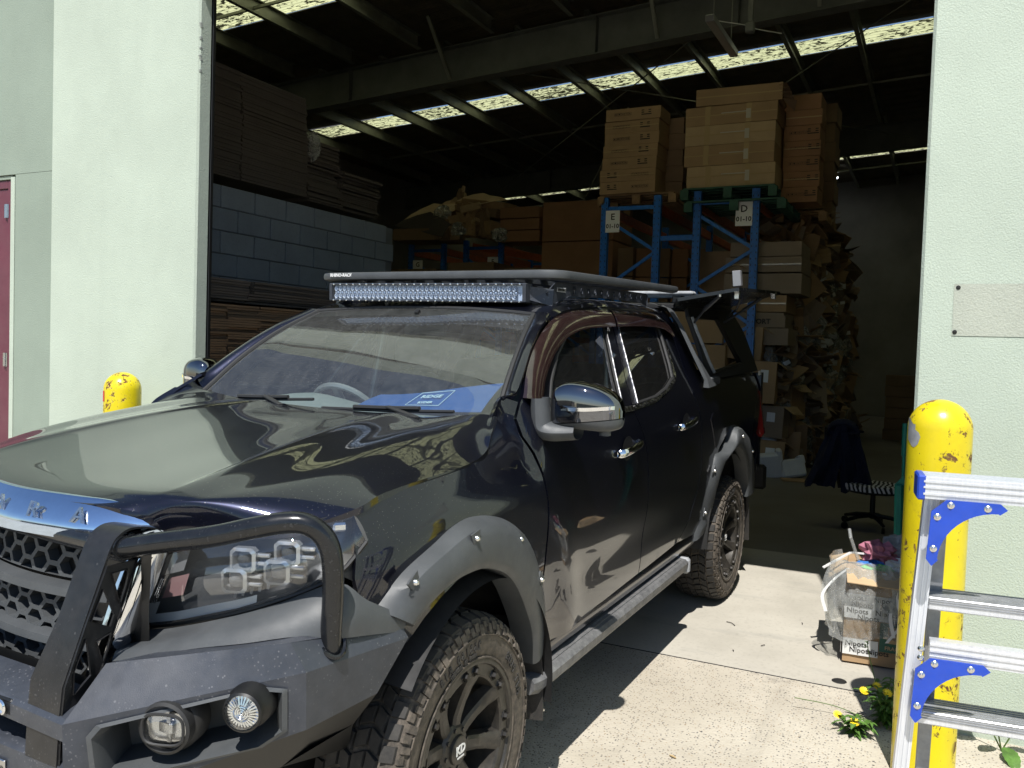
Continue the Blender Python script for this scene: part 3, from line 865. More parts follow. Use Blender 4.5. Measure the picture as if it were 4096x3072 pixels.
    c.lathe([(.0, -.030), (.036, -.031), (.041, -.034), (.043, -.042), (.060, -.046), (.070, -.056), (.072, -.10)], (cx, yc, cz), (0, 1, 0), 32)
    for k in range(8):
        a = k * math.pi / 4 + ph + .2 + math.pi / 8
        o = V((cx + .056 * math.cos(a), yc - .046, cz + .056 * math.sin(a))); c.lathe([(0, .006), (.006, .005), (.007, 0)], o, (0, 1, 0), 6)
    c.build('hub', MAT['wheel_coat'], tyre, 30)
    c = CBK(sd_); c.lathe([(0, -.165), (.165, -.165), (.165, -.185), (.10, -.19)], (cx, yc, cz), (0, 1, 0), 40); c.build('brake_disc', MAT['grey_scuff'], tyre)
    if sd_ == 1:
        t = text_mb('KD', .036, frame((cx, yc - .029, cz + .003), (-1, 0, 0), (0, 0, 1)), .0008, bold=.0012); c = CBK(1); c.add(t.v, t.f); c.build('cap_lettering', MAT['white_print'], tyre)
        t = text_mb('OFF-ROAD', .0075, frame((cx, yc - .029, cz - .018), (-1, 0, 0), (0, 0, 1)), .0006, bold=.0003); c = CBK(1); c.add(t.v, t.f); c.build('cap_lettering', MAT['white_print'], tyre)
    return tyre
for sd_ in (1, -1):
    wheel(.052, .915, 'w', sd_, .05, 1.02)
    wheel(-3.03, .915, 'w', sd_, .3, .965)
# axle, chassis, underbody so no light leaks under
c = CB(); c.box2((.55, -.62, .42), (-4.0, .62, .62)); c.build('chassis', MAT['black'], truck)
c = CB(); c.tube([(0, -.85, .39), (0, .80, .39)], .04); c.tube([(-3.02, -.85, .39), (-3.02, .80, .39)], .05); c.tube([(.18, .55, .36), (.05, .78, .38)], .02); c.build('axle', MAT['black'], truck)
c = CB(); c.box2((.52, -.56, .60), (-.50, .56, 1.08)); c.build('engine_bay', MAT['black'], truck)

# --- bonnet
def bst(x, zs, ys8, xs=None):
    return [((xs[i] if xs else x), ys8[i], zs[i]) for i in range(8)]
BST = [
 [(-.36, 0, 1.297), (-.355, .20, 1.299), (-.352, .30, 1.305), (-.35, .345, 1.309), (-.345, .45, 1.303), (-.33, .62, 1.322), (-.305, .73, 1.336), (-.272, .803, 1.336)],
 bst(0, (1.296, 1.298, 1.306, 1.312, 1.303, 1.316, 1.308, 1.292), (0, .20, .31, .36, .47, .63, .75, .826), (-.27, -.27, -.27, -.27, -.27, -.265, -.245, -.197)),
 bst(0, (1.291, 1.293, 1.302, 1.309, 1.299, 1.306, 1.279, 1.245), (0, .20, .33, .38, .49, .63, .76, .840), (-.16,) * 6 + (-.155, -.143)),
 bst(-.03, (1.283, 1.285, 1.297, 1.305, 1.294, 1.295, 1.256, 1.219), (0, .20, .345, .395, .51, .64, .77, .843)),
 bst(.20, (1.259, 1.262, 1.276, 1.285, 1.272, 1.268, 1.238, 1.210), (0, .20, .37, .42, .535, .66, .775, .843)),
 bst(.41, (1.234, 1.237, 1.250, 1.259, 1.245, 1.236, 1.213, 1.198), (0, .20, .39, .44, .55, .67, .77, .835), (.42, .42, .42, .42, .415, .405, .39, .375)),
 bst(.6, (1.209, 1.212, 1.222, 1.228, 1.216, 1.209, 1.187, 1.178), (0, .20, .40, .45, .54, .63, .75, .830), (.64, .635, .625, .62, .60, .565, .51, .462)),
 bst(.7, (1.197, 1.200, 1.205, 1.205, 1.200, 1.192, 1.158, 1.154), (0, .20, .385, .44, .50, .575, .69, .785), (.745, .74, .73, .72, .70, .662, .605, .545)),
 bst(.7, (1.188, 1.190, 1.190, 1.188, 1.186, 1.180, 1.134, 1.140), (0, .20, .35, .41, .455, .495, .59, .742), (.80, .79, .768, .755, .740, .722, .670, .608)),
 bst(.8, (1.172, 1.174, 1.172, 1.163, 1.152, 1.138, 1.104, 1.128), (0, .20, .33, .385, .42, .445, .52, .65), (.848, .835, .808, .788, .768, .748, .705, .655))]
def sym(st): return [(p[0], -p[1], p[2]) for p in reversed(st[1:])] + list(st)
G = loft([sym(s) for s in BST], 72, 112)
G = [[U(*p) for p in row] for row in G]
c = CB(); c.shell(G, (0, 0, -.018)); bonnet = c.build('bonnet', MAT['paint'], truck, 50)
# --- windscreen, roof, pillars
WB = [(-.375, .74, 1.318), (-.40, .55, 1.300), (-.415, .30, 1.284), (-.42, 0, 1.278)]
WT = [(-.935, .585, 1.672), (-.955, .45, 1.682), (-.975, .24, 1.692), (-.985, 0, 1.695)]
def lerp3(a, b, t): return tuple(a[i] + (b[i] - a[i]) * t for i in range(3))
ws = []
for t in (0, .33, .66, 1):
    row = [lerp3(a, b, t) for a, b in zip(WB, WT)]
    bulge = .028 * math.sin(math.pi * t)
    row = [(p[0] + bulge * .5, p[1] + bulge * .25 * (1 if p[1] > .5 else 0), p[2] + bulge) for p in row]
    ws.append(sym(row[::-1]))
G = loft(ws, 24, 30); G = [[U(*p) for p in r] for r in G]
c = CB(); c.grid(G); wind = c.build('windscreen', MAT['windscreen_glass'], truck, 60)
edge = [r[-1] for r in G]; edge2 = [r[0] for r in G]; topl = G[-1]
c = CB(); c.tube(edge + [], .011, 8); c.tube(edge2, .011, 8); c.tube(topl, .009, 8); c.build('windscreen_seal', MAT['seal'], wind)
# dark ceramic band round the glass
c = CB(); c.grid([[p.lerp(q, f) + V((-.006, 0, -.006)) for f in (0, 1)] for p, q in zip(G[-1], G[-3])]); c.build('shade_band', MAT['black'], wind)
t = text_mb('HD LED', .012, frame(U(-.93, -.56, 1.66), (0, 1, 0), (-.8, 0, .6)), .0005)
# A pillars: between glass edge and door frame
DF = [(-.372, 1.392), (-.44, 1.40), (-.52, 1.452), (-.66, 1.540), (-.80, 1.612), (-.95, 1.667), (-1.10, 1.700), (-1.30, 1.720)]
for sd_ in (1, -1):
    c = CB(sd_)
    eg = crs([tuple(p) for p in edge][::4] + [tuple(edge[-1])], 20) if False else [V(p) for p in rs3([tuple(p) for p in edge], 20)]
    dq = rs3([(x, ys(x, z), z) for x, z in DF[:6]], 20)
    rows = []
    for a, b in zip(eg, dq):
        m_ = (a + b) / 2 + V((.012, .014, .014))
        rows.append([a + V((0, .0, -.02)), a + V((-.002, .004, .006)), a.lerp(m_, .5) + V((.004, .003, .006)), m_, b.lerp(m_, .4) + V((0, .006, .003)), b])
    c.grid(rows); c.build('windscreen_pillar', MAT['paint'], truck, 50)
    c = CB(sd_)    # infill at pillar foot to bonnet corner
    c.grid([[V((-.275, .80, 1.332)), V((-.32, ys(-.32, 1.36), 1.36)), V((-.372, ys(-.372, 1.392), 1.392))], [V((-.335, .755, 1.330)), V((-.36, .775, 1.355)), V((-.40, ys(-.372, 1.392), 1.394))], [V((-.39, .735, 1.322)), V((-.41, .76, 1.352)), V((-.44, ys(-.44, 1.40), 1.40))]])
    c.build('pillar_foot', MAT['paint'], truck, 60)
RS = [
 [(-.990, 0, 1.702), (-.978, .24, 1.699), (-.955, .45, 1.690), (-.937, .585, 1.684), (-.945, .625, 1.680), (-.95, .668, 1.664)],
 [(-1.15, 0, 1.742), (-1.14, .24, 1.740), (-1.13, .45, 1.732), (-1.12, .57, 1.722), (-1.11, .625, 1.712), (-1.10, .660, 1.697)],
 [(-1.45, 0, 1.766), (-1.45, .24, 1.764), (-1.45, .45, 1.757), (-1.45, .57, 1.748), (-1.45, .620, 1.736), (-1.45, .645, 1.718)],
 [(-1.95, 0, 1.772), (-1.95, .24, 1.770), (-1.95, .45, 1.763), (-1.95, .57, 1.754), (-1.95, .620, 1.740), (-1.95, .645, 1.719)],
 [(-2.40, 0, 1.760), (-2.40, .24, 1.758), (-2.40, .45, 1.750), (-2.40, .56, 1.742), (-2.40, .612, 1.728), (-2.38, .645, 1.708)],
 [(-2.58, 0, 1.72), (-2.58, .24, 1.718), (-2.57, .45, 1.71), (-2.55, .56, 1.70), (-2.52, .612, 1.69), (-2.50, .645, 1.66)]]
G = loft([sym(s) for s in RS], 40, 40); G = [[U(p[0] + .0, p[1], p[2]) if p[1] < .4 else U(*p) for p in r] for r in G]
c = CB(); c.shell(G, (0, 0, -.02)); c.build('roof', MAT['paint'], truck, 50)
c = CB(); G = [[U(-2.56, y, z) for y in np.linspace(-.82, .82, 5)] for z in (.6, 1.3)]; c.grid(G)
c.build('cab_back', MAT['black'], truck)
# cowl
c = CB(); c.grid([[U(x, y, z) for y in np.linspace(-.72, .72, 12)] for x, z in ((-.33, 1.265), (-.45, 1.262), (-.52, 1.25))]); c.build('cowl', MAT['black'], truck)
# wipers
for (y0, y1, x0) in ((-.05, .56, -.40), (-.66, -.10, -.39)):
    c = CB()
    P = crs([U(x0 + .03, y0, 1.296), U(x0 + .005, (y0 + y1) / 2, 1.306), U(x0 + .015, y1, 1.325)], 12)
    c.tube([V(p) for p in P], .006, 6); c.tube([V(p) + V((.004, 0, .010)) for p in P[3:10]], .008, 6)
    q = V(P[6]); c.bar(q + V((.0, 0, .014)), U(x0 + .075, y1 - .12, 1.300), .022, .010, bev=.003); c.build('wiper', MAT['seal'], truck)

# --- interior
c = CB(); G = loft([[U(x, y, z + .03 * math.exp(-((y + .38) / .16) ** 2) * (1 if x < -.55 else 0)) for y in np.linspace(-.72, .72, 14)] for x, z in ((-.42, 1.26), (-.58, 1.285), (-.76, 1.27), (-.84, 1.20), (-.86, 1.0))], 16, 26)
c.grid(G); c.build('dashboard', MAT['dash'], truck, 60)
c = CB(); ct = U(-.93, -.38, 1.19); ax_ = V((-.80, 0, .60)).normalized(); u_ = V((0, 1, 0)); w_ = ax_.cross(u_)
c.tube([ct + (u_ * math.cos(a) + w_ * math.sin(a)) * .185 for a in [2 * math.pi * k / 36 for k in range(36)]], .015, 8, closed=True)
for a in (0, math.pi, -math.pi / 2): c.bar(ct, ct + (u_ * math.cos(a) + w_ * math.sin(a)) * .18, .03, .02)
c.lathe([(0, .02), (.05, .018), (.06, -.02)], ct, ax_, 16); c.build('steering_wheel', MAT['lamp_grey'], truck)
for yy in (-.38, .38):
    c = CB()
    rows = []
    for t, (x, z, w, th) in enumerate(((-1.25, .80, .25, .16), (-1.32, 1.0, .25, .15), (-1.40, 1.2, .24, .13), (-1.46, 1.34, .19, .11), (-1.47, 1.38, .10, .06))):
        rows.append([U(x + th / 2 * math.sin(a), yy + w * math.cos(a), z) for a in [2 * math.pi * k / 14 for k in range(15)]])
    c.grid(rows); c.box(U(-1.47, yy, 1.48), (.09, .26, .17), None, .04); c.box(U(-1.05, yy, .78), (.5, .5, .16), None, .05); c.build('front_seat', MAT['seat_cloth'], truck, 60)
c = CB(); c.box(U(-2.2, 0, 1.05), (.2, 1.2, .75), None, .07); c.build('rear_seat', MAT['seat_cloth'], truck)
c = CB(); c.box(U(-1.00, 0, 1.60), (.02, .22, .065), None, .02); c.bar(U(-.98, 0, 1.62), U(-.93, 0, 1.68), .02, .02); c.build('rear_view_mirror', MAT['black'], truck)
c = CB(); c.box2(U(-.9, -.8, .55), U(-2.5, .8, .62)); c.build('cab_floor', MAT['black'], truck)
c = CB(); G = [[V((-.565 - .15 * s_ - .02 * s_ * s_, y, 1.290 + .02 * y / .56 + s_ * (.038 + .055 * (y / .56) ** 1.3) + .003 * math.sin(y * 11 + s_ * 3))) for y in np.linspace(-.0, .575, 12)] for s_ in np.linspace(0, 1, 6)]
c.shell(G, (0, 0, .003)); bs = c.build('blue_dash_cover', MAT['blue_sheet'], truck, 60)
for s, f_, sz in (('RIDGE', .62, .034), ('RYDER', .30, .022)):
    yy_ = .30; o_ = V((-.565 - .15 * f_, yy_, 1.290 + .02 * yy_ / .56 + f_ * (.038 + .055 * (yy_ / .56) ** 1.3) + .0065))
    t = text_mb(s, sz, frame(o_, (0, 1, .09), (-.15, 0, .065)), .0006, bold=.0006); c = CB(); c.add(t.v, t.f); c.build('print', MAT['print_light'], bs)
def bsp(f_, yy_): return V((-.565 - .15 * f_ - .02 * f_ * f_, yy_, 1.290 + .02 * yy_ / .56 + f_ * (.038 + .055 * (yy_ / .56) ** 1.3) + .007))
c = CB(); c.tube([bsp(.15, .225), bsp(.15, .375), bsp(.85, .375), bsp(.85, .225)], .0018, 4, closed=True); c.build('print', MAT['print_light'], bs)
# steering column side B-pillar inner trims: belts
c = CB(); c.tube([U(-1.55, .66, 1.60), U(-1.50, .70, 1.25), U(-1.45, .72, .95)], .02); c.tube([U(-1.55, -.66, 1.60), U(-1.50, -.70, 1.25), U(-1.45, -.72, .95)], .02); c.build('pillar_trim', MAT['lamp_grey'], truck)

# --- weather shields over side windows
c = CB()
up_ = [(-.455, 1.385), (-.56, 1.472), (-.70, 1.556), (-.85, 1.622), (-1.0, 1.668), (-1.2, 1.698), (-1.58, 1.712)]
lo_ = [(-.545, 1.372), (-.64, 1.445), (-.77, 1.515), (-.90, 1.565), (-1.03, 1.598), (-1.22, 1.622), (-1.55, 1.632)]
A = crs(up_, 30); B = crs(lo_, 30)
rows = [[V((a[0] * (1 - t) + b[0] * t, 0, a[1] * (1 - t) + b[1] * t)) for t in (0, .12, .4, .75, 1)] for a, b in zip(A, B)]
for r in rows:
    for q, o_ in zip(r, (.004, .020, .028, .030, .026)): q.y = ys(q.x, q.z) + o_
c.shell(rows, (0, -.003, 0)); c.build('weather_shield', MAT['visor_acrylic'], truck, 50)
c = CB()
up_ = [(-1.61, 1.712), (-2.0, 1.714), (-2.28, 1.702), (-2.385, 1.655), (-2.40, 1.60)]
lo_ = [(-1.575, 1.632), (-1.95, 1.637), (-2.20, 1.628), (-2.30, 1.605), (-2.34, 1.585)]
A = crs(up_, 20); B = crs(lo_, 20)
rows = [[V((a[0] * (1 - t) + b[0] * t, 0, a[1] * (1 - t) + b[1] * t)) for t in (0, .12, .4, .75, 1)] for a, b in zip(A, B)]
for r in rows:
    for q, o_ in zip(r, (.004, .020, .028, .030, .026)): q.y = ys(q.x, q.z) + o_
c.shell(rows, (0, -.003, 0)); c.build('weather_shield', MAT['visor_acrylic'], truck, 50)

# --- mirrors
def mirror(sd_):
    c = CB(sd_)
    def ring(y, xc, zc, hx, hz, n=26, p=3.4):
        out = []
        for k in range(n + 1):
            a = 2 * math.pi * k / n; ca, sa = math.cos(a), math.sin(a)
            out.append(V((xc + hx * math.copysign(abs(ca) ** (2 / p), ca), y, zc + hz * math.copysign(abs(sa) ** (2 / p), sa))))
        return out
    R_ = [(.878, -.545, 1.355, .012, .030), (.884, -.545, 1.356, .042, .058), (.905, -.545, 1.360, .062, .074), (.945, -.55, 1.366, .072, .080), (1.0, -.555, 1.362, .074, .080), (1.05, -.565, 1.354, .066, .074), (1.085, -.575, 1.345, .052, .062), (1.105, -.585, 1.338, .034, .044), (1.112, -.59, 1.335, .010, .016)]
    rings = [ring(*r) for r in R_]
    G = np.array([[tuple(q) for q in r] for r in rings]); G = [[V(p) for p in crs(G[:, j], 24)] for j in range(G.shape[1])]
    # split: cap above z line, base below
    top = CB(sd_); bot = CB(sd_)
    rowsN = [[G[j][i] for j in range(len(G))] for i in range(25)]
    top.grid(rowsN)
    me = top.build('mirror_cap', MAT['cap_chrome'], None, 60)
    bm = bmesh.new(); bm.from_mesh(me.data)
    # cut lower fifth away into its own part
    pl = CW(mirp((0, .95, 1.308)) if sd_ < 0 else (0, .95, 1.308)); nz = CW((0, 0, 1)) - CW((0, 0, 0)); nz = (nz + (CW((0, -.12 * sd_, 0)) - CW((0, 0, 0)))).normalized()
    lower = bm.copy()
    bmesh.ops.bisect_plane(bm, geom=bm.verts[:] + bm.edges[:] + bm.faces[:], plane_co=pl, plane_no=nz, clear_inner=True)
    bmesh.ops.bisect_plane(lower, geom=lower.verts[:] + lower.edges[:] + lower.faces[:], plane_co=pl - nz * .003, plane_no=nz, clear_outer=True)
    bm.to_mesh(me.data); bm.free()
    me.parent = truck; me.name = 'door_mirror'
    ORG[me.name] = V((0, 0, 0))
    lm = bpy.data.meshes.new('mirror_base'); lower.to_mesh(lm); lower.free(); lm.materials.append(MAT['plastic']); lo = bpy.data.objects.new('mirror_base', lm); link(lo); lo.parent = me
    c = CB(sd_)
    P = crs([(-.50, .845, 1.385), (-.50, .848, 1.33), (-.50, .855, 1.285), (-.505, .885, 1.272), (-.52, .93, 1.272), (-.53, .975, 1.276)], 20)
    wid = [.030, .034, .036, .034, .030, .028]; wd = crs([(w, 0) for w in wid], 20)
    rows = []
    for i, p in enumerate(P):
        t = (V(P[min(20, i + 1)]) - V(P[max(0, i - 1)])).normalized(); n_ = V((1, 0, 0)); b_ = t.cross(n_).normalized()
        rows.append([V(p) + n_ * .045 * math.cos(a) + b_ * wd[i][0] * math.sin(a) for a in [2 * math.pi * k / 12 for k in range(13)]])
    c.grid(rows); c.build('mirror_arm', MAT['plastic'], me, 50)
    c = CB(sd_)
    # indicator strip across the cap front
    pts = [(.935, 1.352), (.97, 1.356), (1.02, 1.357), (1.06, 1.360), (1.10, 1.364)]
    rows = []
    for y, z in rs3([(p[0], 0, p[1]) for p in pts], 12) and [(q.x, q.z) for q in rs3([(p[0], 0, p[1]) for p in pts], 12)]:
        def fx(y, z):
            i = min(range(25), key=lambda i: abs(rowsN[i][0].y - y)); r = [q for q in rowsN[i] if q.x > -.60]; q = min(r, key=lambda q: abs(q.z - z)); return q.x
        w = .006 if y > .95 else .003
        rows.append([V((fx(y, z - w) + .003, y, z - w)), V((fx(y, z + w) + .004, y, z + w))])
    c.shell(rows, (.004, 0, 0)); c.build('indicator', MAT['lens_chrome'], me, 60)
    c = CB(sd_); c.lathe([(.022, 0), (.020, -.035), (0, -.037)], (-.57, 1.055, 1.300), (0, 0, 1), 14); c.build('mirror_camera', MAT['plastic'], me)
    c = CB(sd_); c.lathe([(0, 0), (.07, .0)], (-.622, .995, 1.36), (-1, 0, 0), 20); c.build('mirror_glass', MAT['chrome'], me)
for sd_ in (1, -1): mirror(sd_)

# --- front: guard strip (reflective bonnet protector), grille, headlights
dt = [(.80, -.072, 1.175), (.785, .12, 1.176), (.78, .279, 1.172), (.745, .40, 1.160), (.70, .428, 1.122)]
DT = [[(.838, 0, 1.186), (.820, .20, 1.187), (.795, .31, 1.184), (.758, .405, 1.168), (.712, .455, 1.128)],
      [(.866, 0, 1.160), (.848, .20, 1.161), (.822, .31, 1.157), (.778, .405, 1.146), (.722, .458, 1.120)],
      [(.889, 0, 1.125), (.870, .20, 1.126), (.840, .31, 1.123), (.786, .402, 1.116), (.724, .455, 1.110)],
      [(.893, 0, 1.092), (.873, .20, 1.093), (.842, .31, 1.090), (.785, .392, 1.092), (.718, .44, 1.096)]]
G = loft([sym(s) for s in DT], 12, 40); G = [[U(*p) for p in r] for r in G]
c = CB(); c.shell(G, (-.006, 0, 0)); gs = c.build('bonnet_guard', MAT['guard_sky_tint'], truck, 50)
for ch, y in (('A', -.165 + .13), ('R', .115), ('A', .262)):
    x0 = .879 if ch != 'A' or y < 0 else .858
    o = U(x0 - .008 * (abs(y) / .26) ** 2 + .002, y, 1.150)
    M = frame(o, (-.10 * (1 + y), 1, 0), (-.45, 0, 1))
    t = text_mb(ch, .056, M, .0035, bold=.0, xs=1.2)
    c = CB(); c.add(t.v, t.f); c.build('lettering', MAT['chrome_trim'], gs)
# grille backing
c = CB(); c.grid([[U(x, y, z) for y in np.linspace(-.46, .46, 10)] for x, z in ((.79, 1.10), (.80, .95), (.80, .68))]); gr = c.build('grille', MAT['black'], truck)
# hex mesh bands and bars
def hexband(z0, z1, x0, x1, ymax0, ymax1, mat):
    c = CB(); pitch = .106; rows_ = 4; hh = (z1 - z0) / rows_
    def P(y, z):
        t = (z - z0) / (z1 - z0); return U(x0 + (x1 - x0) * t - .10 * (y / .45) ** 2, y, z)
    def lim(z): t = (z - z0) / (z1 - z0); return ymax0 + (ymax1 - ymax0) * t
    for r in range(rows_ + 1):
        for k in range(-6, 7):
            yc = (k + (.5 if r % 2 else 0)) * pitch; zc = z0 + r * hh
            pts = [(yc - .0365, zc), (yc - .0165, zc + hh), (yc + .0165, zc + hh), (yc + .0365, zc), (yc + .0165, zc - hh), (yc - .0165, zc - hh)]
            inn = [(yc + (p[0] - yc) * .80, zc + (p[1] - zc) * .78) for p in pts]
            ok = all(abs(p[0]) < lim(min(max(p[1], z0), z1)) + .02 for p in pts)
            if not ok: continue
            cl = lambda p: (p[0], min(max(p[1], z0), z1))
            for i in range(6):
                a, b = cl(pts[i]), cl(pts[(i + 1) % 6]); a2, b2 = cl(inn[i]), cl(inn[(i + 1) % 6])
                A, B, A2, B2 = P(*a), P(*b), P(*a2), P(*b2); d = V((-.035, 0, 0))
                c.add([A, B, B2, A2, A2 + d, B2 + d], [(0, 1, 2, 3), (3, 2, 5, 4)])
    return c.build('grille_mesh', mat, gr, 20)
hexband(.975, 1.085, .835, .815, .30, .36, MAT['plastic'])
hexband(.835, .930, .850, .838, .26, .30, MAT['plastic'])
hexband(.715, .815, .862, .850, .20, .26, MAT['plastic'])
for z, h, x0, ym in ((.948, .022, .865, .32), (.824, .020, .875, .28), (.705, .014, .875, .2)):
    c = CB(); c.shell([[U(x0 + dx - .10 * (y / .45) ** 2, y, z + dz) for y in np.linspace(-ym, ym, 14)] for dx, dz in ((-.03, h * .8), (0, h * .5), (.004, -h * .4), (-.02, -h * .6))], (-.004, 0, 0)); c.build('grille_bar', MAT['plastic'], gr)
for sd_ in (1, -1):
    # chrome V wing beside the grille, between grille and headlight
    c = CB(sd_)
    rows = []
    for (a, b) in (((.765, .385, 1.085), (.738, .442, 1.078)), ((.80, .375, 1.00), (.765, .432, .995)), ((.83, .362, .90), (.80, .41, .895)), ((.862, .345, .79), (.842, .378, .785)), ((.872, .325, .735), (.86, .35, .732))):
        a = V(a); b = V(b); rows.append([a + V((-.03, -.004, 0)), a, a.lerp(b, .5) + V((.010, .006, 0)), b, b + V((-.035, 0, 0))])
    c.grid(rows); c.build('chrome_wing', MAT['chrome'], gr, 60)
    c = CB(sd_); c.grid([[V((.735, .445, 1.09)), V((.715, .40, 1.09))], [V((.745, .37, .87)), V((.70, .30, .86))]]); c.grid([[V((.76, .44, 1.06)), V((.70, .43, 1.06))], [V((.80, .41, .90)), V((.715, .36, .90))], [V((.85, .37, .76)), V((.72, .30, .84))]])
    c.build('grille_surround', MAT['black'], gr, 30)
    # headlight
    HT = [(.722, .335, .868), (.716, .360, .928), (.708, .397, .998), (.700, .433, 1.060), (.668, .555, 1.107), (.632, .667, 1.131), (.595, .743, 1.140), (.53, .783, 1.157), (.475, .818, 1.165)]
    HB = [(.722, .342, .862), (.716, .40, .874), (.706, .47, .890), (.692, .55, .914), (.672, .645, .943), (.640, .735, .978), (.585, .800, 1.008), (.535, .838, 1.04), (.478, .862, 1.10)]
    n = 28
    T = rs3([tuple(q) for q in crs(HT[3:], 40)], n); B_ = rs3([tuple(q) for q in crs(HB, 40)], n)
    # left slanted edge from HT[0..3]
    rows = []
    for i in range(n + 1):
        t = i / n; top = T[i]; bot = B_[i]
        r = []
        for f in np.linspace(0, 1, 9):
            q = bot.lerp(top, f); out_ = V((.030, .018, .004)) * math.sin(math.pi * f) * (.4 + .6 * math.sin(math.pi * min(1, t + .05)))
            r.append(q + out_)
        rows.append(r)
    c = CB(sd_); c.grid(rows); hl = c.build('headlight', MAT['clear_lens'], truck, 60)
    back = [[q + V((-.075, -.028, -.0)) for q in r] for r in rows]
    c = CB(sd_); c.grid(back); c.grid([[rows[i][0] for i in range(n + 1)], [back[i][0] for i in range(n + 1)]]); c.grid([[rows[i][-1] for i in range(n + 1)], [back[i][-1] for i in range(n + 1)]]); c.grid([rows[0], back[0]]); c.grid([rows[-1], back[-1]])
    c.build('lamp_housing', MAT['lamp_dark'], hl, 40)
    c = CB(sd_); c.tube([rows[i][-1] for i in range(n + 1)], .005, 6); c.tube([rows[i][0] for i in range(n + 1)], .006, 6); c.tube(rows[0], .005, 6); c.build('lamp_edge', MAT['black'], hl)
    # daytime running guide: L shape along inner edge and bottom
    def inner(i, f, d=.03): return rows[i][0].lerp(rows[i][-1], f) + V((-d, -.010, 0))
    def patch(name, mat, i0, i1, f0, f1, d=.014):
        c = CB(sd_); c.grid([[inner(i, f, d) for f in np.linspace(f0, f1, 4)] for i in range(i0, i1 + 1)]); c.build(name, MAT[mat], hl, 40)
    patch('light_guide', 'lamp_pale', 0, 15, .03, .14)
    patch('light_guide', 'lamp_pale', 0, 2, .14, .30)
    patch('light_guide', 'lamp_grey', 1, 4, .66, .93)
    patch('light_guide', 'lens_chrome', 4, 24, .90, .965)
    patch('turn_signal', 'signal_pink', 2, 5, .34, .60, .016)
    for q_ in range(3):
        c = CB(sd_); c.tube([inner(1, f, .012) + V((0, -.004 + q_ * .006, 0)) for f in (.30, .45, .62)], .0016, 5); c.build('lamp_trim', MAT['lens_chrome'], hl)
    for q_ in range(5):
        c = CB(sd_); c.grid([[inner(12 + q_, .18, .016), inner(12 + q_, .26, .016)], [inner(12 + q_, .18, .016) + V((0, .008, 0)), inner(12 + q_, .26, .016) + V((0, .012, .002))]]); c.build('lamp_vent', MAT['lamp_grey'], hl, 0)
    # four projector cells
    for (x, y, z) in ((.672, .635, 1.064), (.632, .735, 1.085), (.682, .617, 1.014), (.652, .722, 1.043)):
        o = V((x - .030, y, z)); M = Matrix.Rotation(.35, 3, 'Z')
        c = CB(sd_); 
        fr_ = []
        for rr, dx in ((.031, .000), (.032, .022), (.024, .026), (.019, .008)):
            fr_.append([o + M @ V((dx, rr * 1.0 * math.copysign(min(1, abs(math.cos(a)) * 1.25), math.cos(a)), rr * .92 * math.copysign(min(1, abs(math.sin(a)) * 1.25), math.sin(a)))) for a in [2 * math.pi * (k + .5) / 16 for k in range(17)]])
        c.grid(fr_); c.build('projector_frame', MAT['frame_silver'], hl, 30)
        c = CB(sd_); c.lathe([(0, .024), (.010, .022), (.017, .015), (.021, .004)], o, M @ V((1, 0, 0)), 16); c.build('projector_lens', MAT['lens_clear'], hl, 60)
        c = CB(sd_)
        for dz in (.010, -.010): c.box(o + M @ V((.006, .045, dz)), (.014, .036, .010), M, .003)
        c.build('projector_fin', MAT['frame_silver'], hl)
    c = CB(sd_); c.box(V((.515, .785, 1.085)), (.012, .016, .05), Matrix.Rotation(.9, 3, 'Z'), .004); c.build('side_marker', MAT['amber'], hl)
    c = CB(sd_); c.box(V((.505, .80, 1.135)), (.03, .035, .022), Matrix.Rotation(.9, 3, 'Z'), .005); c.build('side_reflector', MAT['lens_chrome'], hl)
    # front panel between headlight and bumper (moulded plastic)
    c = CB(sd_)
    rows = [[V((.735, .30, .850)), V((.775, .36, .840)), V((.83, .41, .852)), V((.862, .44, .846))],
            [V((.722, .40, .870)), V((.755, .44, .868)), V((.80, .49, .873)), V((.828, .52, .862))],
            [V((.706, .50, .893)), V((.735, .54, .896)), V((.765, .58, .898)), V((.785, .61, .884))],
            [V((.680, .625, .932)), V((.71, .665, .930)), V((.73, .70, .925)), V((.740, .725, .905))],
            [V((.630, .752, .980)), V((.655, .785, .968)), V((.668, .81, .948)), V((.675, .825, .920))],
            [V((.555, .842, 1.015)), V((.58, .868, .985)), V((.60, .885, .945)), V((.61, .88, .905))],
            [V((.50, .886, .965)), V((.50, .898, .945)), V((.50, .905, .92)), V((.50, .905, .885))],
            [V((.375, .915, .895)), V((.38, .918, .885)), V((.39, .918, .875)), V((.395, .917, .862))]]
    G = loft([[tuple(q) for q in r] for r in rows], 28, 6)
    c.grid([[V(q) for q in r] for r in G]); c.build('bumper_panel', MAT['plastic'], truck, 45)
    c = CB(sd_); c.grid([[V(p) for p in r] for r in (((.735, .30, .850), (.72, .335, .872)), ((.722, .40, .870), (.712, .40, .878)), ((.68, .625, .932), (.67, .635, .950)), ((.63, .752, .98), (.61, .765, 1.0)), ((.545, .838, 1.03), (.53, .838, 1.05)), ((.50, .86, 1.0), (.49, .85, 1.06)))]); c.build('panel_gap', MAT['black'], truck)
    # steel bumper wing
    A_ = V((1.0, .463, .760)); B0 = V((.895, .465, .858)); Bm = V((.80, .62, .888)); C_ = V((.722, .845, .925)); D_ = V((.712, .882, .862))
    TipT = V((.40, .915, .878)); Tip = V((.385, .925, .845)); LR = V((.485, .905, .735)); E_ = V((.700, .872, .725)); A2 = V((1.0, .463, .56)); E2 = V((.70, .80, .62)); LR2 = V((.52, .86, .66))
    c = CB(sd_); off = V((-.005, 0, -.003))
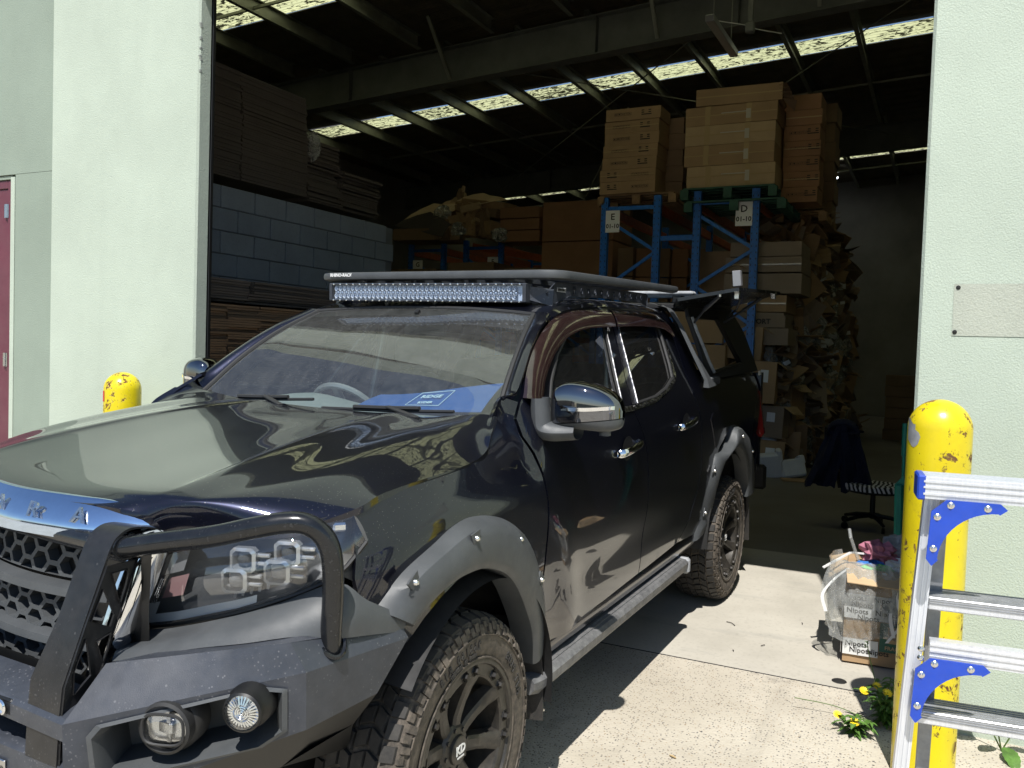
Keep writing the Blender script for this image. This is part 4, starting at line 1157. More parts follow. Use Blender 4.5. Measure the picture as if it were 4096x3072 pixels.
    c.grid([[A_.lerp(D_, t) for t in np.linspace(0, 1, 9)], [B0.lerp(C_, t) + V((0, 0, .0)) for t in np.linspace(0, 1, 9)]])
    # side faces
    c.grid([[D_, D_.lerp(Tip, .5), Tip], [C_, C_.lerp(TipT, .5) + V((0, .0, -.004)), TipT]])
    c.grid([[E_, E_.lerp(LR, .5), LR], [D_, D_.lerp(Tip, .5), Tip]])
    c.grid([[LR2, LR], [V((.43, .88, .80)), Tip]])
    # ledge back to plastic panel
    c.grid([[B0, B0.lerp(C_, .5), C_, C_.lerp(TipT, .5), TipT], [V((.82, .44, .838)), V((.70, .62, .885)), V((.63, .80, .915)), V((.52, .86, .90)), V((.38, .89, .87))]])
    c.grid([[Tip, TipT], [Tip + V((-.012, -.03, 0)), TipT + V((-.012, -.03, 0))]])
    # front face with the lamp opening
    fd = (D_ - A_); 
    def FP(t, z):   # t along A->D, z absolute height factor 0 top edge..1 bottom
        top = A_.lerp(D_, t); bot = A2.lerp(E_, t); return top.lerp(bot, z)
    hole = [(.16, .12), (.80, .10), (.90, .22), (.90, .86), (.80, .98), (.60, .90), (.30, .80), (.14, .74), (.12, .22)]
    mb = panel_mb([(0, 0), (.5, 0), (1, 0), (1, 1.0), (.5, 1.0), (0, 1.0)], lambda u, w: FP(u, w), [hole], .06, .0)
    c.add(mb.v, mb.f)
    wing = c.build('bumper_wing', MAT['steel_coat'], truck, 20)
    hp = resample(hole, .05)
    c = CB(sd_)
    nin = fd.cross(V((0, 0, 1))).normalized() * 1.0
    if nin.x > 0: nin = -nin
    R0_ = [FP(*p) for p in hp]
    cx_ = sum(p[0] for p in hp) / len(hp); cy_ = sum(p[1] for p in hp) / len(hp)
    R1_ = [FP(cx_ + (p[0] - cx_) * 1.06, cy_ + (p[1] - cy_) * 1.10) - nin * .004 for p in hp]
    R2_ = [FP(*p) - nin * .008 for p in hp]; R3_ = [FP(cx_ + (p[0] - cx_) * .93, cy_ + (p[1] - cy_) * .90) + nin * .015 for p in hp]; R4_ = [FP(cx_ + (p[0] - cx_) * .84, cy_ + (p[1] - cy_) * .80) + nin * .12 for p in hp]
    loop = lambda r: r + r[:1]
    c.grid([loop(R1_), loop(R2_), loop(R3_), loop(R4_)]); c.add(R4_, [tuple(range(len(R4_)))]); bz = c.build('lamp_bezel', MAT['plastic'], wing, 50)
    c = CB(sd_); c.grid([[A2, A2.lerp(E_, .5), E_, LR], [A2 + V((-.10, -.0, -.08)), E2, V((.60, .80, .62)), LR2]]); c.grid([[A2 + V((-.10, 0, -.08)), E2, LR2], [V((.5, .40, .45)), V((.45, .6, .5)), V((.40, .75, .52))]]); c.build('bumper_underside', MAT['black'], wing)
    # fog lamp and round turn lamp
    for (o, r_, lm) in ((V((.925, .655, .748)), .056, 'fog'), (V((.845, .810, .795)), .042, 'park')):
        ax2 = (V((.93, .36, .0))).normalized(); o = o - ax2 * (.045 if lm == 'fog' else .03)
        c = CB(sd_); c.lathe([(r_ * 1.22, -.075), (r_ * 1.18, -.03), (r_ * 1.05, -.022), (r_ * 1.04, .004), (r_ * .92, .008), (r_ * .86, -.002)], o, ax2, 32); c.build('fog_lamp' if lm == 'fog' else 'parking_lamp', MAT['seal'] if lm == 'fog' else MAT['black'], wing, 40)
        up3 = V((0, 0, 1)); rt3 = ax2.cross(up3).normalized()
        if lm == 'fog':
            oval = [o + ax2 * .010 + rt3 * .047 * math.copysign(abs(math.cos(a)) ** .6, math.cos(a)) + up3 * .034 * math.copysign(abs(math.sin(a)) ** .6, math.sin(a)) for a in [2 * math.pi * k / 28 for k in range(28)]]
            c = CB(sd_); c.tube(oval, .0035, 6, closed=True); c.build('lamp_rim', MAT['seal'], wing)
            c = CB(sd_); c.grid([loop([p - ax2 * .004 for p in oval]), loop([o + (p - o) * .6 + ax2 * .010 for p in oval])]); c.add([o + (p - o) * .6 + ax2 * .010 for p in oval], [tuple(range(28))]); c.build('lamp_lens', MAT['clear_lens'], wing, 60)
            c = CB(sd_); c.add([o + (p - o) * .95 - ax2 * .016 for p in oval], [tuple(range(28))]); c.box(o - ax2 * .006, (.012, .04, .03), None, .005); c.bar(o - rt3 * .01 + up3 * .03, o - rt3 * .01 - up3 * .03, .004, .012); c.build('lamp_reflector', MAT['chrome_trim'], wing)
        else:
            c = CB(sd_); c.lathe([(r_ * .95, .0), (r_ * .8, .012), (r_ * .4, .018), (0, .019)], o, ax2, 30); c.build('lamp_lens', MAT['clear_lens'], wing, 60)
            c = CB(sd_)
            for k in range(28):
                a = 2 * math.pi * k / 28; d = rt3 * math.cos(a) + up3 * math.sin(a)
                c.bar(o + d * r_ * .42 + ax2 * .004, o + d * r_ * .90 + ax2 * -.002, .0035, .008, up=ax2)
            for rr in (.08, .2, .32): c.tube([o + (rt3 * math.cos(a) + up3 * math.sin(a)) * r_ * rr + ax2 * .006 for a in [2 * math.pi * k / 18 for k in range(18)]], .002, 5, closed=True)
            c.lathe([(r_ * .95, -.004), (0, -.004)], o, ax2, 24); c.build('lamp_reflector', MAT['lens_chrome'], wing, 30)
    # hoop
    HP = [(.80, .30, 1.099), (.815, .36, 1.098), (.83, .433, 1.100), (.80, .546, 1.124), (.77, .662, 1.147), (.735, .755, 1.172), (.705, .812, 1.184), (.682, .850, 1.182), (.66, .876, 1.160), (.645, .889, 1.123), (.635, .89, 1.069), (.625, .882, 1.0), (.62, .874, .936), (.615, .868, .875)]
    c = CB(sd_); P = crs(HP[2:], 60); c.tube([V(p) for p in P], .0245, 20); hp_ = c.build('bull_bar_hoop', MAT['tube_coat'], truck, 60)
    c = CB(sd_); o = V((.614, .869, .902)); c.tube([o + V((.031 * math.cos(a), .030 * math.sin(a), -.012 * math.cos(a) - .03 * math.sin(a))) for a in [2 * math.pi * k / 20 for k in range(20)]], .006, 6, closed=True); c.build('weld_ring', MAT['tube_coat'], hp_)
    # upright strap
    c = CB(sd_)
    yl, yr = .352, .440
    prof = [(1.0, .660), (.992, .765), (.984, .828), (.930, .955), (.878, 1.075), (.862, 1.108), (.845, 1.130), (.815, 1.143), (.775, 1.140), (.735, 1.128), (.722, 1.116)]
    prof = [prof[0], prof[1], prof[2]] + [tuple(q) for q in crs(prof[3:], 24)]
    rows = []
    for i, (x, z) in enumerate(prof): rows.append([V((x, yl - (.02 if i < 3 else 0), z)), V((x, (yl + yr) / 2, z)), V((x, yr, z))])
    c.shell(rows, (-.004, 0, -.005)); strap = c.build('bull_bar_strap', MAT['strap_coat'], truck, 30)
    # side plate with truss holes (x,z plane)
    so_ = [(.996, .66), (.989, .765), (.981, .828), (.930, .950), (.875, 1.070), (.795, 1.068), (.818, 1.01), (.86, .91), (.895, .83), (.90, .66)]
    hs = [[(.868, 1.048), (.815, 1.050), (.825, 1.015), (.845, .985)], [(.875, 1.03), (.905, .965), (.880, .930), (.862, .975)], [(.845, .965), (.880, .915), (.885, .88), (.862, .905)], [(.928, .925), (.958, .860), (.962, .805), (.925, .83), (.912, .87)]]
    hs = [[(.862, 1.050), (.818, 1.050), (.826, 1.015), (.842, .975)], [(.884, 1.020), (.915, .955), (.868, .930), (.858, .955)], [(.902, .905), (.865, .915), (.876, .880), (.888, .855)], [(.928, .920), (.958, .855), (.960, .805), (.918, .835)]]
    mb = panel_mb(so_, lambda x, z: (x, .440, z), hs, .03, .006); c = CB(sd_); c.add(mb.v, mb.f); c.build('strap_web', MAT['strap_coat'], strap, 30)
    c = CB(sd_); c.tube([V((.83, .36, 1.10)), V((.83, .445, 1.10))], .030, 16); c.build('tube_sleeve', MAT['tube_coat'], strap)
# centre of the bull bar
c = CB(); c.tube([mirp((.83, .36, 1.10))] + [U(.85, y, 1.094) for y in (-.2, 0, .2)] + [V((.83, .40, 1.10))], .0245, 20); c.build('bull_bar_tube', MAT['tube_coat'], truck, 60)
c = CB()
YR = mirp((1.0, .463, 0))
def chn(x, z): return [V((x, .463, z)), V((x, .24, z + .008 if z > .7 else z)), V((x - .0, 0, z + .010)), V((x - .04, -.25, z + .010)), V((YR.x - (1.0 - x), YR.y, z))]
c.grid([chn(.90, .790), chn(.93, .785), chn(.992, .768), chn(1.0, .758), chn(1.0, .722), chn(.985, .718), chn(.93, .716)])
c.grid([chn(.90, .672), chn(.985, .668), chn(.998, .660), chn(1.0, .60), chn(1.0, .52), chn(.90, .50)])
cb = c.build('bumper_channel', MAT['steel_coat'], truck, 30)
c = CB(); c.grid([chn(.88, .80), chn(.86, .50)]); c.build('winch_bay', MAT['black'], cb)
c = CB(); c.box2((1.0, .285, .733), (.985, .05, .772), .004); c.build('led_light', MAT['black'], cb)
for y in (.255, .215, .175, .135):
    c = CB(); c.lathe([(.018, .006), (.014, .009), (.012, .004), (0, .002)], (1.0, y, .752), (1, 0, 0), 16); c.build('led_lens', MAT['lens_chrome'], cb)
c = CB(); c.box2((1.0, .265, .575), (1.006, .20, .63), .002); c.lathe([(.012, .012), (.008, .014), (0, .012)], (1.0, .245, .60), (1, 0, 0), 12); c.build('tow_bracket', MAT['chrome_trim'], cb)

# --- light bar on the rack
c = CB(); xb = -1.02
lb = [(xb, -.50, 1.8015), (xb, .50, 1.8015)]
def LB(x, y, z): return V((x, y, z))
XB = -1.0742
XB = -1.022
c.box2((XB - .075, -.505, 1.722), (XB - .024, .505, 1.800), .006); bar = c.build('light_bar', MAT['black'], truck)
c = CB(); 
for z0, z1 in ((1.793, 1.8015), (1.7215, 1.7285)): c.box2((XB - .05, -.507, z0), (XB + .004, .507, z1), .002)
c.box2((XB - .06, -.512, 1.7215), (XB + .006, -.496, 1.801), .003); c.box2((XB - .06, .496, 1.722), (XB + .006, .512, 1.801), .003)
c.build('light_bar_frame', MAT['steel_coat'], bar)
c = CB()
for k in range(27):
    y = -.485 + k * .97 / 26
    for z in (1.797, 1.7250): c.lathe([(0, .004), (.004, .003), (.005, 0)], (XB + .004, y, z), (1, 0, 0), 8)
c.build('frame_bolt', MAT['bolt_metal'], bar)
c = CB(); refl = CB(); n = 40
for r, z in ((0, 1.7775), (1, 1.7610), (2, 1.7445)):
    for k in range(n):
        y = -.482 + (k + (.5 if r == 1 else .25)) * .964 / (n + .4)
        c.lathe([(.0118, .0), (.0095, -.006), (.006, -.014), (0, -.016)], (XB - .004, y, z), (1, 0, 0), 10)
        refl.lathe([(.0050, -.012), (.0045, -.004), (0, -.001)], (XB - .004, y, z), (1, 0, 0), 8)
c.build('led_reflector', MAT['led_cup'], bar, 30); refl.build('led_lens', MAT['led_sky_tint'], bar, 60)
c = CB(); c.box2((XB - .0175, -.494, 1.7285), (XB - .023, .494, 1.793)); c.build('led_board', MAT['led_sky_tint'], bar)
c = CB(); c.add([(XB + .002, -.494, 1.7290), (XB + .002, .494, 1.7290), (XB + .002, .494, 1.7925), (XB + .002, -.494, 1.7925)], [(0, 1, 2, 3)]); c.build('light_bar_lens', MAT['clear_lens'], bar)
c = CB()
for k in range(30):
    y = -.48 + k * .0333; c.box2((XB - .10, y, 1.728), (XB - .07, y + .006, 1.79))
c.build('cooling_fin', MAT['black'], bar)
# --- roof rack
RZ = 1.838
rk = CB()
cr = .09; hw = .655
front = []
def rr(x, y): return V((x, y, 0))
x0, x1 = -1.03, -2.40
path = []
for a in np.linspace(0, 90, 8): path.append(V((x0 - cr + cr * math.cos(math.radians(90 - a)), 0, 0)) if False else None)
path = []
def corner(cx, cy, a0, a1):
    for a in np.linspace(a0, a1, 9): path.append((cx + cr * math.cos(math.radians(a)), cy + cr * math.sin(math.radians(a))))
corner(x0 - cr, hw - cr, 0, 90); corner(x1 + .03, hw - .03, 90, 100)
left = path[:]
full = [(p[0], p[1]) for p in left] 
right = [(p[0] , -p[1]) for p in reversed(left)]
loopf = right + full
def rkU(x, y, z): return V((x - .07 * (.62 - y), y, z))
secs = [(-.006, .018), (.012, .014), (.016, 0), (.012, -.014), (-.010, -.020), (-.016, .0), (-.006, .018)]
rows = []
N_ = len(loopf)
for i, p in enumerate(loopf):
    a = loopf[max(0, i - 1)]; b = loopf[min(N_ - 1, i + 1)]; d = V((b[0] - a[0], b[1] - a[1], 0)).normalized(); nn = V((d.y, -d.x, 0))
    rows.append([rkU(p[0], p[1], RZ) + nn * s[0] * 1.2 + V((0, 0, s[1] * 1.05)) for s in secs])
rk.grid(rows); rack = rk.build('roof_rack', MAT['plastic'], truck, 40)
c = CB()
for k in range(9):
    x = x0 - .10 - k * .152
    c.box(rkU(x, 0, RZ + .006), (.075, 2 * hw - .02, .014), Matrix.Rotation(math.atan(.07), 3, 'Z') if False else None, .005)
c.build('rack_slat', MAT['steel_coat'], rack)
c = CB()
for y in (-.42, -.14, .14, .42): c.bar(rkU(x0 - .03, y, RZ - .018), rkU(x1, y, RZ - .018), .04, .020)
c.build('rack_rail', MAT['plastic'], rack)
c = CB()
for y in (-.36, -.12, .17, .40): c.shell([[rkU(x0 - .025, y - .03, RZ - .02), rkU(x0 - .025, y - .03, RZ - .008), rkU(x0 - .025, y + .03, RZ - .008), rkU(x0 - .025, y + .03, RZ - .02)], [rkU(x0 - .045, y - .03, RZ - .02), rkU(x0 - .045, y - .03, RZ - .008), rkU(x0 - .045, y + .03, RZ - .008), rkU(x0 - .045, y + .03, RZ - .02)]], (0, 0, -.003))
c.build('rack_clip', MAT['chrome_trim'], rack)
for sd_ in (1, -1):
    yb = .575
    so_ = [(-1.10, 1.735), (-1.075, 1.765), (-1.16, 1.812), (-1.30, 1.816), (-2.30, 1.812), (-2.33, 1.80), (-2.33, 1.745), (-2.22, 1.762), (-1.6, 1.764), (-1.30, 1.758), (-1.17, 1.725), (-1.13, 1.712)]
    hs = []
    for k in range(12):
        hx = -1.36 - k * .079; hr = .018 if k == 0 else .012
        hs.append([(hx + hr * .8 * math.cos(a), 1.788 + hr * 1.1 * math.sin(a)) for a in [2 * math.pi * j / 12 for j in range(12)]])
    mb = panel_mb(so_, lambda x, z: (x, yb, z), hs, .03, .006); c = CB(sd_); c.add(mb.v, mb.f); bk = c.build('rack_backbone', MAT['steel_coat'], rack, 30)
    if sd_ == 1:
        c = CB(); c.box2((-1.175, yb + .002, 1.772), (-1.265, yb + .006, 1.792), .003); c.build('badge', MAT['grey_scuff'], bk)
        t = text_mb('RHINO-RACK', .0135, frame((-1.22, yb + .0075, 1.782), (-1, 0, 0), (0, 0, 1)), .0006, bold=.0004, xs=.95); c = CB(); c.add(t.v, t.f); c.build('badge_lettering', MAT['ink'], bk)
    c = CB(sd_); c.shell([[V((-1.055, .505, 1.735)), V((-1.055, .505, 1.79))], [V((-1.09, .60, 1.71)), V((-1.10, .60, 1.78))]], (-.006, 0, 0)); c.build('rack_foot', MAT['steel_coat'], bk)
t = text_mb('RHINO-RACK', .021, frame(rkU(-1.008, -.50, RZ + .004), (.07 * 0, 1, 0), (0, 0, 1)), .0008, bold=.0008); c = CB(); c.add(t.v, t.f); c.build('rack_lettering', MAT['white_print'], rack)
# --- sports bar sail
for sd_ in (1, -1):
    c = CB(sd_)
    rows = [[(-2.35, .575, 1.768), (-2.40, .600, 1.764), (-2.50, .615, 1.757), (-2.55, .56, 1.75)],
            [(-2.43, .655, 1.742), (-2.455, .672, 1.738), (-2.55, .665, 1.722), (-2.60, .62, 1.72)],
            [(-2.44, .718, 1.655), (-2.46, .736, 1.652), (-2.575, .700, 1.650), (-2.63, .64, 1.65)],
            [(-2.455, .800, 1.49), (-2.475, .817, 1.488), (-2.60, .785, 1.488), (-2.66, .72, 1.49)],
            [(-2.48, .865, 1.355), (-2.50, .880, 1.352), (-2.63, .865, 1.352), (-2.70, .80, 1.352)],
            [(-2.46, .868, 1.315), (-2.49, .892, 1.312), (-2.74, .875, 1.315), (-2.78, .80, 1.315)]]
    A = np.array([[list(q) for q in r] for r in rows]); c.grid([[V(q) for q in r] for r in A]); c.build('sports_bar', MAT['plastic'], truck, 25)
    c = CB(sd_); c.box2((-2.62, .78, 1.318), (-2.80, .872, 1.362), .006); c.build('sports_bar_foot', MAT['plastic'], truck)
# --- canopy with the lifted side window
for sd_ in (1, -1):
    def can(x, z):
        t = (z - 1.34) / .42; return (x, .845 - .10 * t - .03 * t * t, z)
    out_ = [(-2.60, 1.345), (-2.62, 1.50), (-2.58, 1.70), (-2.62, 1.765), (-3.2, 1.775), (-3.62, 1.755), (-3.78, 1.62), (-3.93, 1.35)]
    ho = [(-2.78, 1.385), (-2.72, 1.45), (-2.63, 1.62), (-2.62, 1.695), (-3.18, 1.693), (-3.34, 1.53), (-3.47, 1.415), (-3.1, 1.40)]
    mb = panel_mb(out_, can, [ho], .05, -.02); c = CB(sd_); c.add(mb.v, mb.f); cn = c.build('canopy', MAT['seal'], truck, 30)
    c = CB(sd_); c.tube([V(can(*p)) + V((0, .004, 0)) for p in resample(ho[:4], .05, False)], .011, 8); c.build('canopy_seal', MAT['grey_scuff'], cn)
    c = CB(sd_); c.tube([V(can(*p)) + V((0, .004, 0)) for p in resample(ho[3:] + ho[:1], .05, False)], .010, 8); c.build('window_gasket', MAT['black'], cn)
    # lifted lid
    c = CB(sd_)
    a = V((-2.40, .70, 1.752)); b = V((-3.55, .70, 1.760)); o1 = V((-2.42, 1.045, 1.852)); o2 = V((-3.50, 1.05, 1.878))
    q0 = V((-2.36, .735, 1.792))
    rows = [[a, a.lerp(b, .5), b], [q0, q0.lerp(V((-3.56, .74, 1.80)), .5), V((-3.56, .74, 1.80))], [o1, o1.lerp(o2, .5), o2]]
    c.shell(rows, (0, .004, -.018)); lid = c.build('canopy_lid', MAT['tube_coat'], cn, 20)
    c = CB(sd_); c.tube([V((-2.60, .765, 1.665)), V((-2.52, .84, 1.735))], .007, 8); c.tube([V((-2.52, .84, 1.735)), V((-2.46, .935, 1.808))], .011, 8); c.tube([V((-3.25, .765, 1.672)), V((-3.33, .86, 1.75))], .007, 8); c.tube([V((-3.33, .86, 1.75)), V((-3.38, .96, 1.83))], .011, 8); c.build('gas_strut', MAT['steel_coat'], lid)
    c = CB(sd_); c.lathe([(0, 0), (.013, .004), (.013, .022), (0, .026)], (-2.46, .935, 1.800), (0, 0, 1), 10); c.box((-2.50, 1.02, 1.815), (.03, .03, .045), None, .004); c.box((-3.35, 1.04, 1.845), (.03, .03, .04), None, .004); c.build('lid_latch', MAT['bolt_metal'], lid)
    if sd_ == 1:
        c = CB(); c.box((-2.55, 1.005, 1.905), (.04, .045, .085), Matrix.Rotation(.1, 3, 'X'), .003); c.build('lid_bracket', MAT['lamp_grey'], lid)
        c = CB(); c.tube([V((-2.58, 1.02, 1.80)), V((-2.62, .99, 1.74)), V((-2.75, .93, 1.72)), V((-2.95, .86, 1.70))], .006, 6); c.build('lid_cable', MAT['black'], lid)
c = CB(); G = [[U(x, y, z) for y in np.linspace(-.72, .72, 8)] for x, z in ((-2.60, 1.765), (-3.0, 1.790), (-3.62, 1.765))]
c.shell(G, (0, 0, -.02)); G = [[U(x, y, z) for y in np.linspace(-.85, .85, 6)] for x, z in ((-3.66, 1.74), (-3.80, 1.60), (-3.95, 1.33))]; c.build('canopy_roof', MAT['seal'], truck)
c = CB(); c.bar(U(-2.80, -.66, 1.835), U(-2.80, .70, 1.835), .07, .026, bev=.012); c.bar(U(-3.35, -.66, 1.84), U(-3.35, .68, 1.84), .07, .026, bev=.012); cb2 = c.build('canopy_bar', MAT['grey_scuff'], truck)
c = CB()
for x in (-2.80, -3.35):
    for y in (-.58, .60): c.box(U(x, y, 1.80), (.05, .06, .05), None, .006)
c.build('bar_foot', MAT['black'], cb2)
# bed interior, tailgate, lights
c = CB(); c.box2(U(-2.58, -.82, .80), U(-4.05, .82, .86)); c.box2(U(-4.02, -.84, .62), U(-4.07, .84, 1.33)); c.build('tailgate', MAT['paint'], truck)
c = CB(); c.box2(U(-4.05, -.88, .48), U(-4.22, .88, .66), .03); c.build('rear_bumper', MAT['black'], truck)
for sd_ in (1, -1):
    c = CB(sd_); c.box((-4.03, .835, 1.05), (.08, .06, .34), Matrix.Rotation(.15, 3, 'X'), .02); c.build('tail_light', MAT['tail_red'], truck)
    c = CB(sd_)   # net or cage frame reflected in the bed side
c = CB(); c.box((-3.95, .852, 1.335), (.05, .012, .03), None, .003); c.build('canopy_badge', MAT['white_print'], truck)

# ================================================================== setting
def gz(x, y=0):   # slope of the driveway
    x = max(min(x, 60), -4.3); return -.0314 * x - .004 - .0067 * 0
# driveway (outside, aggregate) up to the door line, slab beyond
def strip(name, xs, yy, mat, dz=0.0, kind='structure'):
    c = MB(); c.grid([[V((x, y, gz(x) + dz)) for y in yy] for x in xs]); o = c.build(name, mat, None, 0); o['kind'] = kind; return o
xj = -1.935
c = MB(); G = [[V((x + .022 * 0, y, gz(x))) for y in (-60, -12, -2, 0, 2, 12, 60)] for x in (60, 30, 10, 4, 1, -.5, xj + .006)]
c.grid(G); g1 = c.build('driveway', MAT['aggregate'], None, 0); g1['kind'] = 'structure'
c = MB(); G = [[V((x, y, gz(x) + .000)) for y in (-60, -12, 0, 2, 12, 60)] for x in (xj - .006, -2.3, -3, -4.3)]
c.grid(G); g2 = c.build('threshold_slab', MAT['slab'], None, 0); g2['kind'] = 'structure'
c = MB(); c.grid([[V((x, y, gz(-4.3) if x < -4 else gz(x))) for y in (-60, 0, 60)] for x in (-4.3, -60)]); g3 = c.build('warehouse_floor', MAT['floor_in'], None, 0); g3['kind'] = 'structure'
c = MB(); c.grid([[V((xj + d, y, gz(xj) + z)) for y in (-60, 0, 60)] for d, z in ((.006, 0), (.0, -.012), (-.006, 0))]); c.build('slab_joint', MAT['liner'], None, 0)['kind'] = 'structure'
FZ = gz(-4.3)

wh = empty('warehouse', (-1.7, 0, 0), 'pale green rendered warehouse with a tall open roller door and dark steel roof inside', 'warehouse')
XF = -1.70
def wall(name, a, b, mat, bev=0.0):
    c = MB(); c.box2(a, b, bev); return c.build(name, mat, wh, 30)
# left pier (pale), wall left of it (green, set back), right pier
YL = -2.11; YLP = -3.50; YR_ = 1.985
H = 9.0
wall('wall', (XF, YLP, -.2), (XF - .105, YL, H), MAT['stucco_pale'], .012)
wall('wall', (XF - .0, YR_, -.2), (XF - .105, 14, H), MAT['stucco_pale'], .012)
wall('lintel', (XF - .004, YL + .002, 3.70), (XF - .10, YR_ - .002, H), MAT['stucco_pale'], .01)
wall('wall', (XF - .10, -14, 2.72), (XF - .24, YLP + .003, H), MAT['stucco_green'])
wall('wall', (XF - .10, -4.037, -.2), (XF - .24, YLP + .002, 2.717), MAT['stucco_green'])
wall('wall', (XF - .10, -14, -.2), (XF - .24, -5.10, 2.717), MAT['stucco_green'])
wall('lit_reveal_strip', (XF - .096, -4.085, -.2), (XF - .23, -4.04, 2.70), MAT['stucco_pale'])  # paler render than the wall, painting the sunlight on the reveal
wall('door_reveal', (XF - .11, -5.10, 2.69), (XF - .23, -4.09, 2.714), MAT['stucco_green'])
c = MB(); c.box2((XF - .13, -5.09, .05), (XF - .18, -4.16, 2.62)); c.box2((XF - .120, -4.155, .05), (XF - .17, -4.088, 2.685), .004); c.box2((XF - .120, -5.09, 2.625), (XF - .17, -4.157, 2.685), .004); dr = c.build('side_door', MAT['maroon'], wh)
for z in (2.46, 1.36, .35):
    c = MB(); c.tube([(XF - .118, -4.165, z - .05), (XF - .118, -4.165, z + .05)], .010, 10); c.box2((XF - .116, -4.19, z - .05), (XF - .119, -4.14, z + .05)); c.build('hinge', MAT['chrome_trim'], dr)
for ya, yb in ((YL - .05, YL + .0), (YR_ + .01, YR_ + .09)):
    c = MB(); c.box2((XF - .108, ya, 0), (XF - .135, yb, 4.4), .003); c.build('door_guide', MAT['black'], wh)
c = MB(); c.box2((XF - .202, YL, 4.15), (XF - .60, YR_, 4.6), .15); c.build('roller_drum', MAT['purlin_steel'], wh)
c = MB(); P = [(XF + .002, y, z) for y, z in ((2.30, 1.47), (2.62, 1.40), (2.95, 1.41), (2.94, 1.66), (2.6, 1.68), (2.28, 1.66))]
c = MB(); c.grid([[V((XF + .0025, y, z)) for y in (2.11, 2.6, 3.4)] for z in (1.67, 1.88)]); c.build('paint_patch', MAT['patch_paint'], wh, 0)
# chipped corner of the left pier
for (z, s) in ((3.50, .030), (3.42, .02), (3.30, .035), (3.36, .015), (3.22, .02)):
    c = MB(); c.box((XF - .014, YL - .004, z), (.022, .012, s * 1.2), Matrix.Rotation(s * 9, 3, 'Y'), .004); c.build('chip', MAT['stucco_grey'], wh)
# inner walls
def ROOFZ(y): return 6.25 + .058 * (y + 1.44)
wall('wall', (-22.3, -12, -.1), (-22.5, 12, 7.2), MAT['wall_inner'])
wall('wall', (-1.9, -10.3, -.1), (-22.3, -10.5, 7.0), MAT['wall_inner'])
wall('wall', (-1.9, 10.0, -.1), (-22.3, 10.2, 7.6), MAT['wall_inner'])
# roof sheets between skylight strips
SKY = [(-5.70, -6.90), (-11.38, -12.02), (-18.95, -19.62)]
edges_ = [-1.72] + [v for s in SKY for v in s] + [-22.5]
for i in range(0, len(edges_), 2):
    a, b = edges_[i], edges_[i + 1]
    c = MB(); nx = max(2, int(abs(b - a) / .19)) 
    rows = []
    for k in range(nx + 1):
        x = a + (b - a) * k / nx; rows.append([V((x, y, ROOFZ(y) + (.018 if k % 2 else 0))) for y in (-10.4, -5, 0, 5, 10.1)])
    c.shell(rows, (0, 0, .01)); c.build('roof_sheet', MAT['foil'], wh, 0)
PN = [-9.40, -8.17, -7.01, -5.85, -4.69, -3.53, -2.48, -1.50, -.20, .75, 1.75, 2.9, 4.0, 5.2, 6.4, 7.6, 8.8]
PN1 = [-9.60, -8.4, -7.24, -6.10, -4.92, -3.72, -2.55, -1.4, -.25, .9, 2.0, 3.2, 4.4, 5.6, 6.8, 8.0, 9.1]
for k, (s, pn) in enumerate(zip(SKY, (PN1, PN, PN))):
    ys_ = [-10.4] + pn + [10.1]
    for a, b in zip(ys_, ys_[1:]):
        c = MB(); n_ = 9
        rows = [[V((s[0] + (s[1] - s[0]) * i / n_, y, ROOFZ(y) + (.016 if i % 2 else 0))) for y in (a, b)] for i in range(n_ + 1)]
        c.grid(rows); c.build('skylight', MAT['skylight'], wh, 0)
def purlin(y, xa, xb):
    c = MB(); z = ROOFZ(y)
    c.box2((xa, y, z - .20), (xb, y + .004, z - .003)); c.box2((xa, y + .0045, z - .20), (xb, y + .065, z - .196)); c.box2((xa, y + .0045, z - .010), (xb, y + .065, z - .004)); c.box2((xa, y + .061, z - .195), (xb, y + .065, z - .18))
    c.build('purlin', MAT['purlin_steel'], wh, 0)
for y in PN1: purlin(y, -1.95, -8.38)
for y in PN: purlin(y, -8.72, -15.9); purlin(y + .05, -16.2, -22.2)
for xr in (-8.55, -16.05):
    c = MB()
    def zz(y): return ROOFZ(y) - .215
    for (x0_, x1_, dz0, dz1) in ((-.11, .11, -.014, 0), (-.004, .004, -.50, -.0142), (-.11, .11, -.514, -.5002)):
        c.add([V((xr + x, y, zz(y) + dz)) for x in (x0_, x1_) for y in (-10.2, 10.0) for dz in (dz0, dz1)], [(0, 1, 3, 2), (4, 6, 7, 5), (0, 4, 5, 1), (2, 3, 7, 6), (0, 2, 6, 4), (1, 5, 7, 3)])
    rf = c.build('rafter', MAT['roof_steel'], wh, 0)
    for y in (-6.2, -2.2, -.35, 3.0, 6.0):
        c = MB(); c.box2((xr + .006, y, zz(y) - .49), (xr + .10, y + .008, zz(y) - .02)); c.build('stiffener', MAT['roof_steel'], rf)
for y in (-4.4, -1.35, .6, 4):
    c = MB(); c.bar((-8.45, y, ROOFZ(y) - .68), (-7.75, y + .05, ROOFZ(y) - .05), .045, .045); c.build('fly_brace', MAT['purlin_steel'], wh)
for (x, ya, yb) in ((-4.2, -8, 8), (-6.32, -9, 8), (-13.6, -9, 3), (-10.0, -9, 3), (-20.3, -9, 3)):
    c = MB(); c.bar((x, ya, ROOFZ(ya) - .12), (x, yb, ROOFZ(yb) - .12), .03, .035); c.build('roof_bridging', MAT['purlin_steel'], wh)
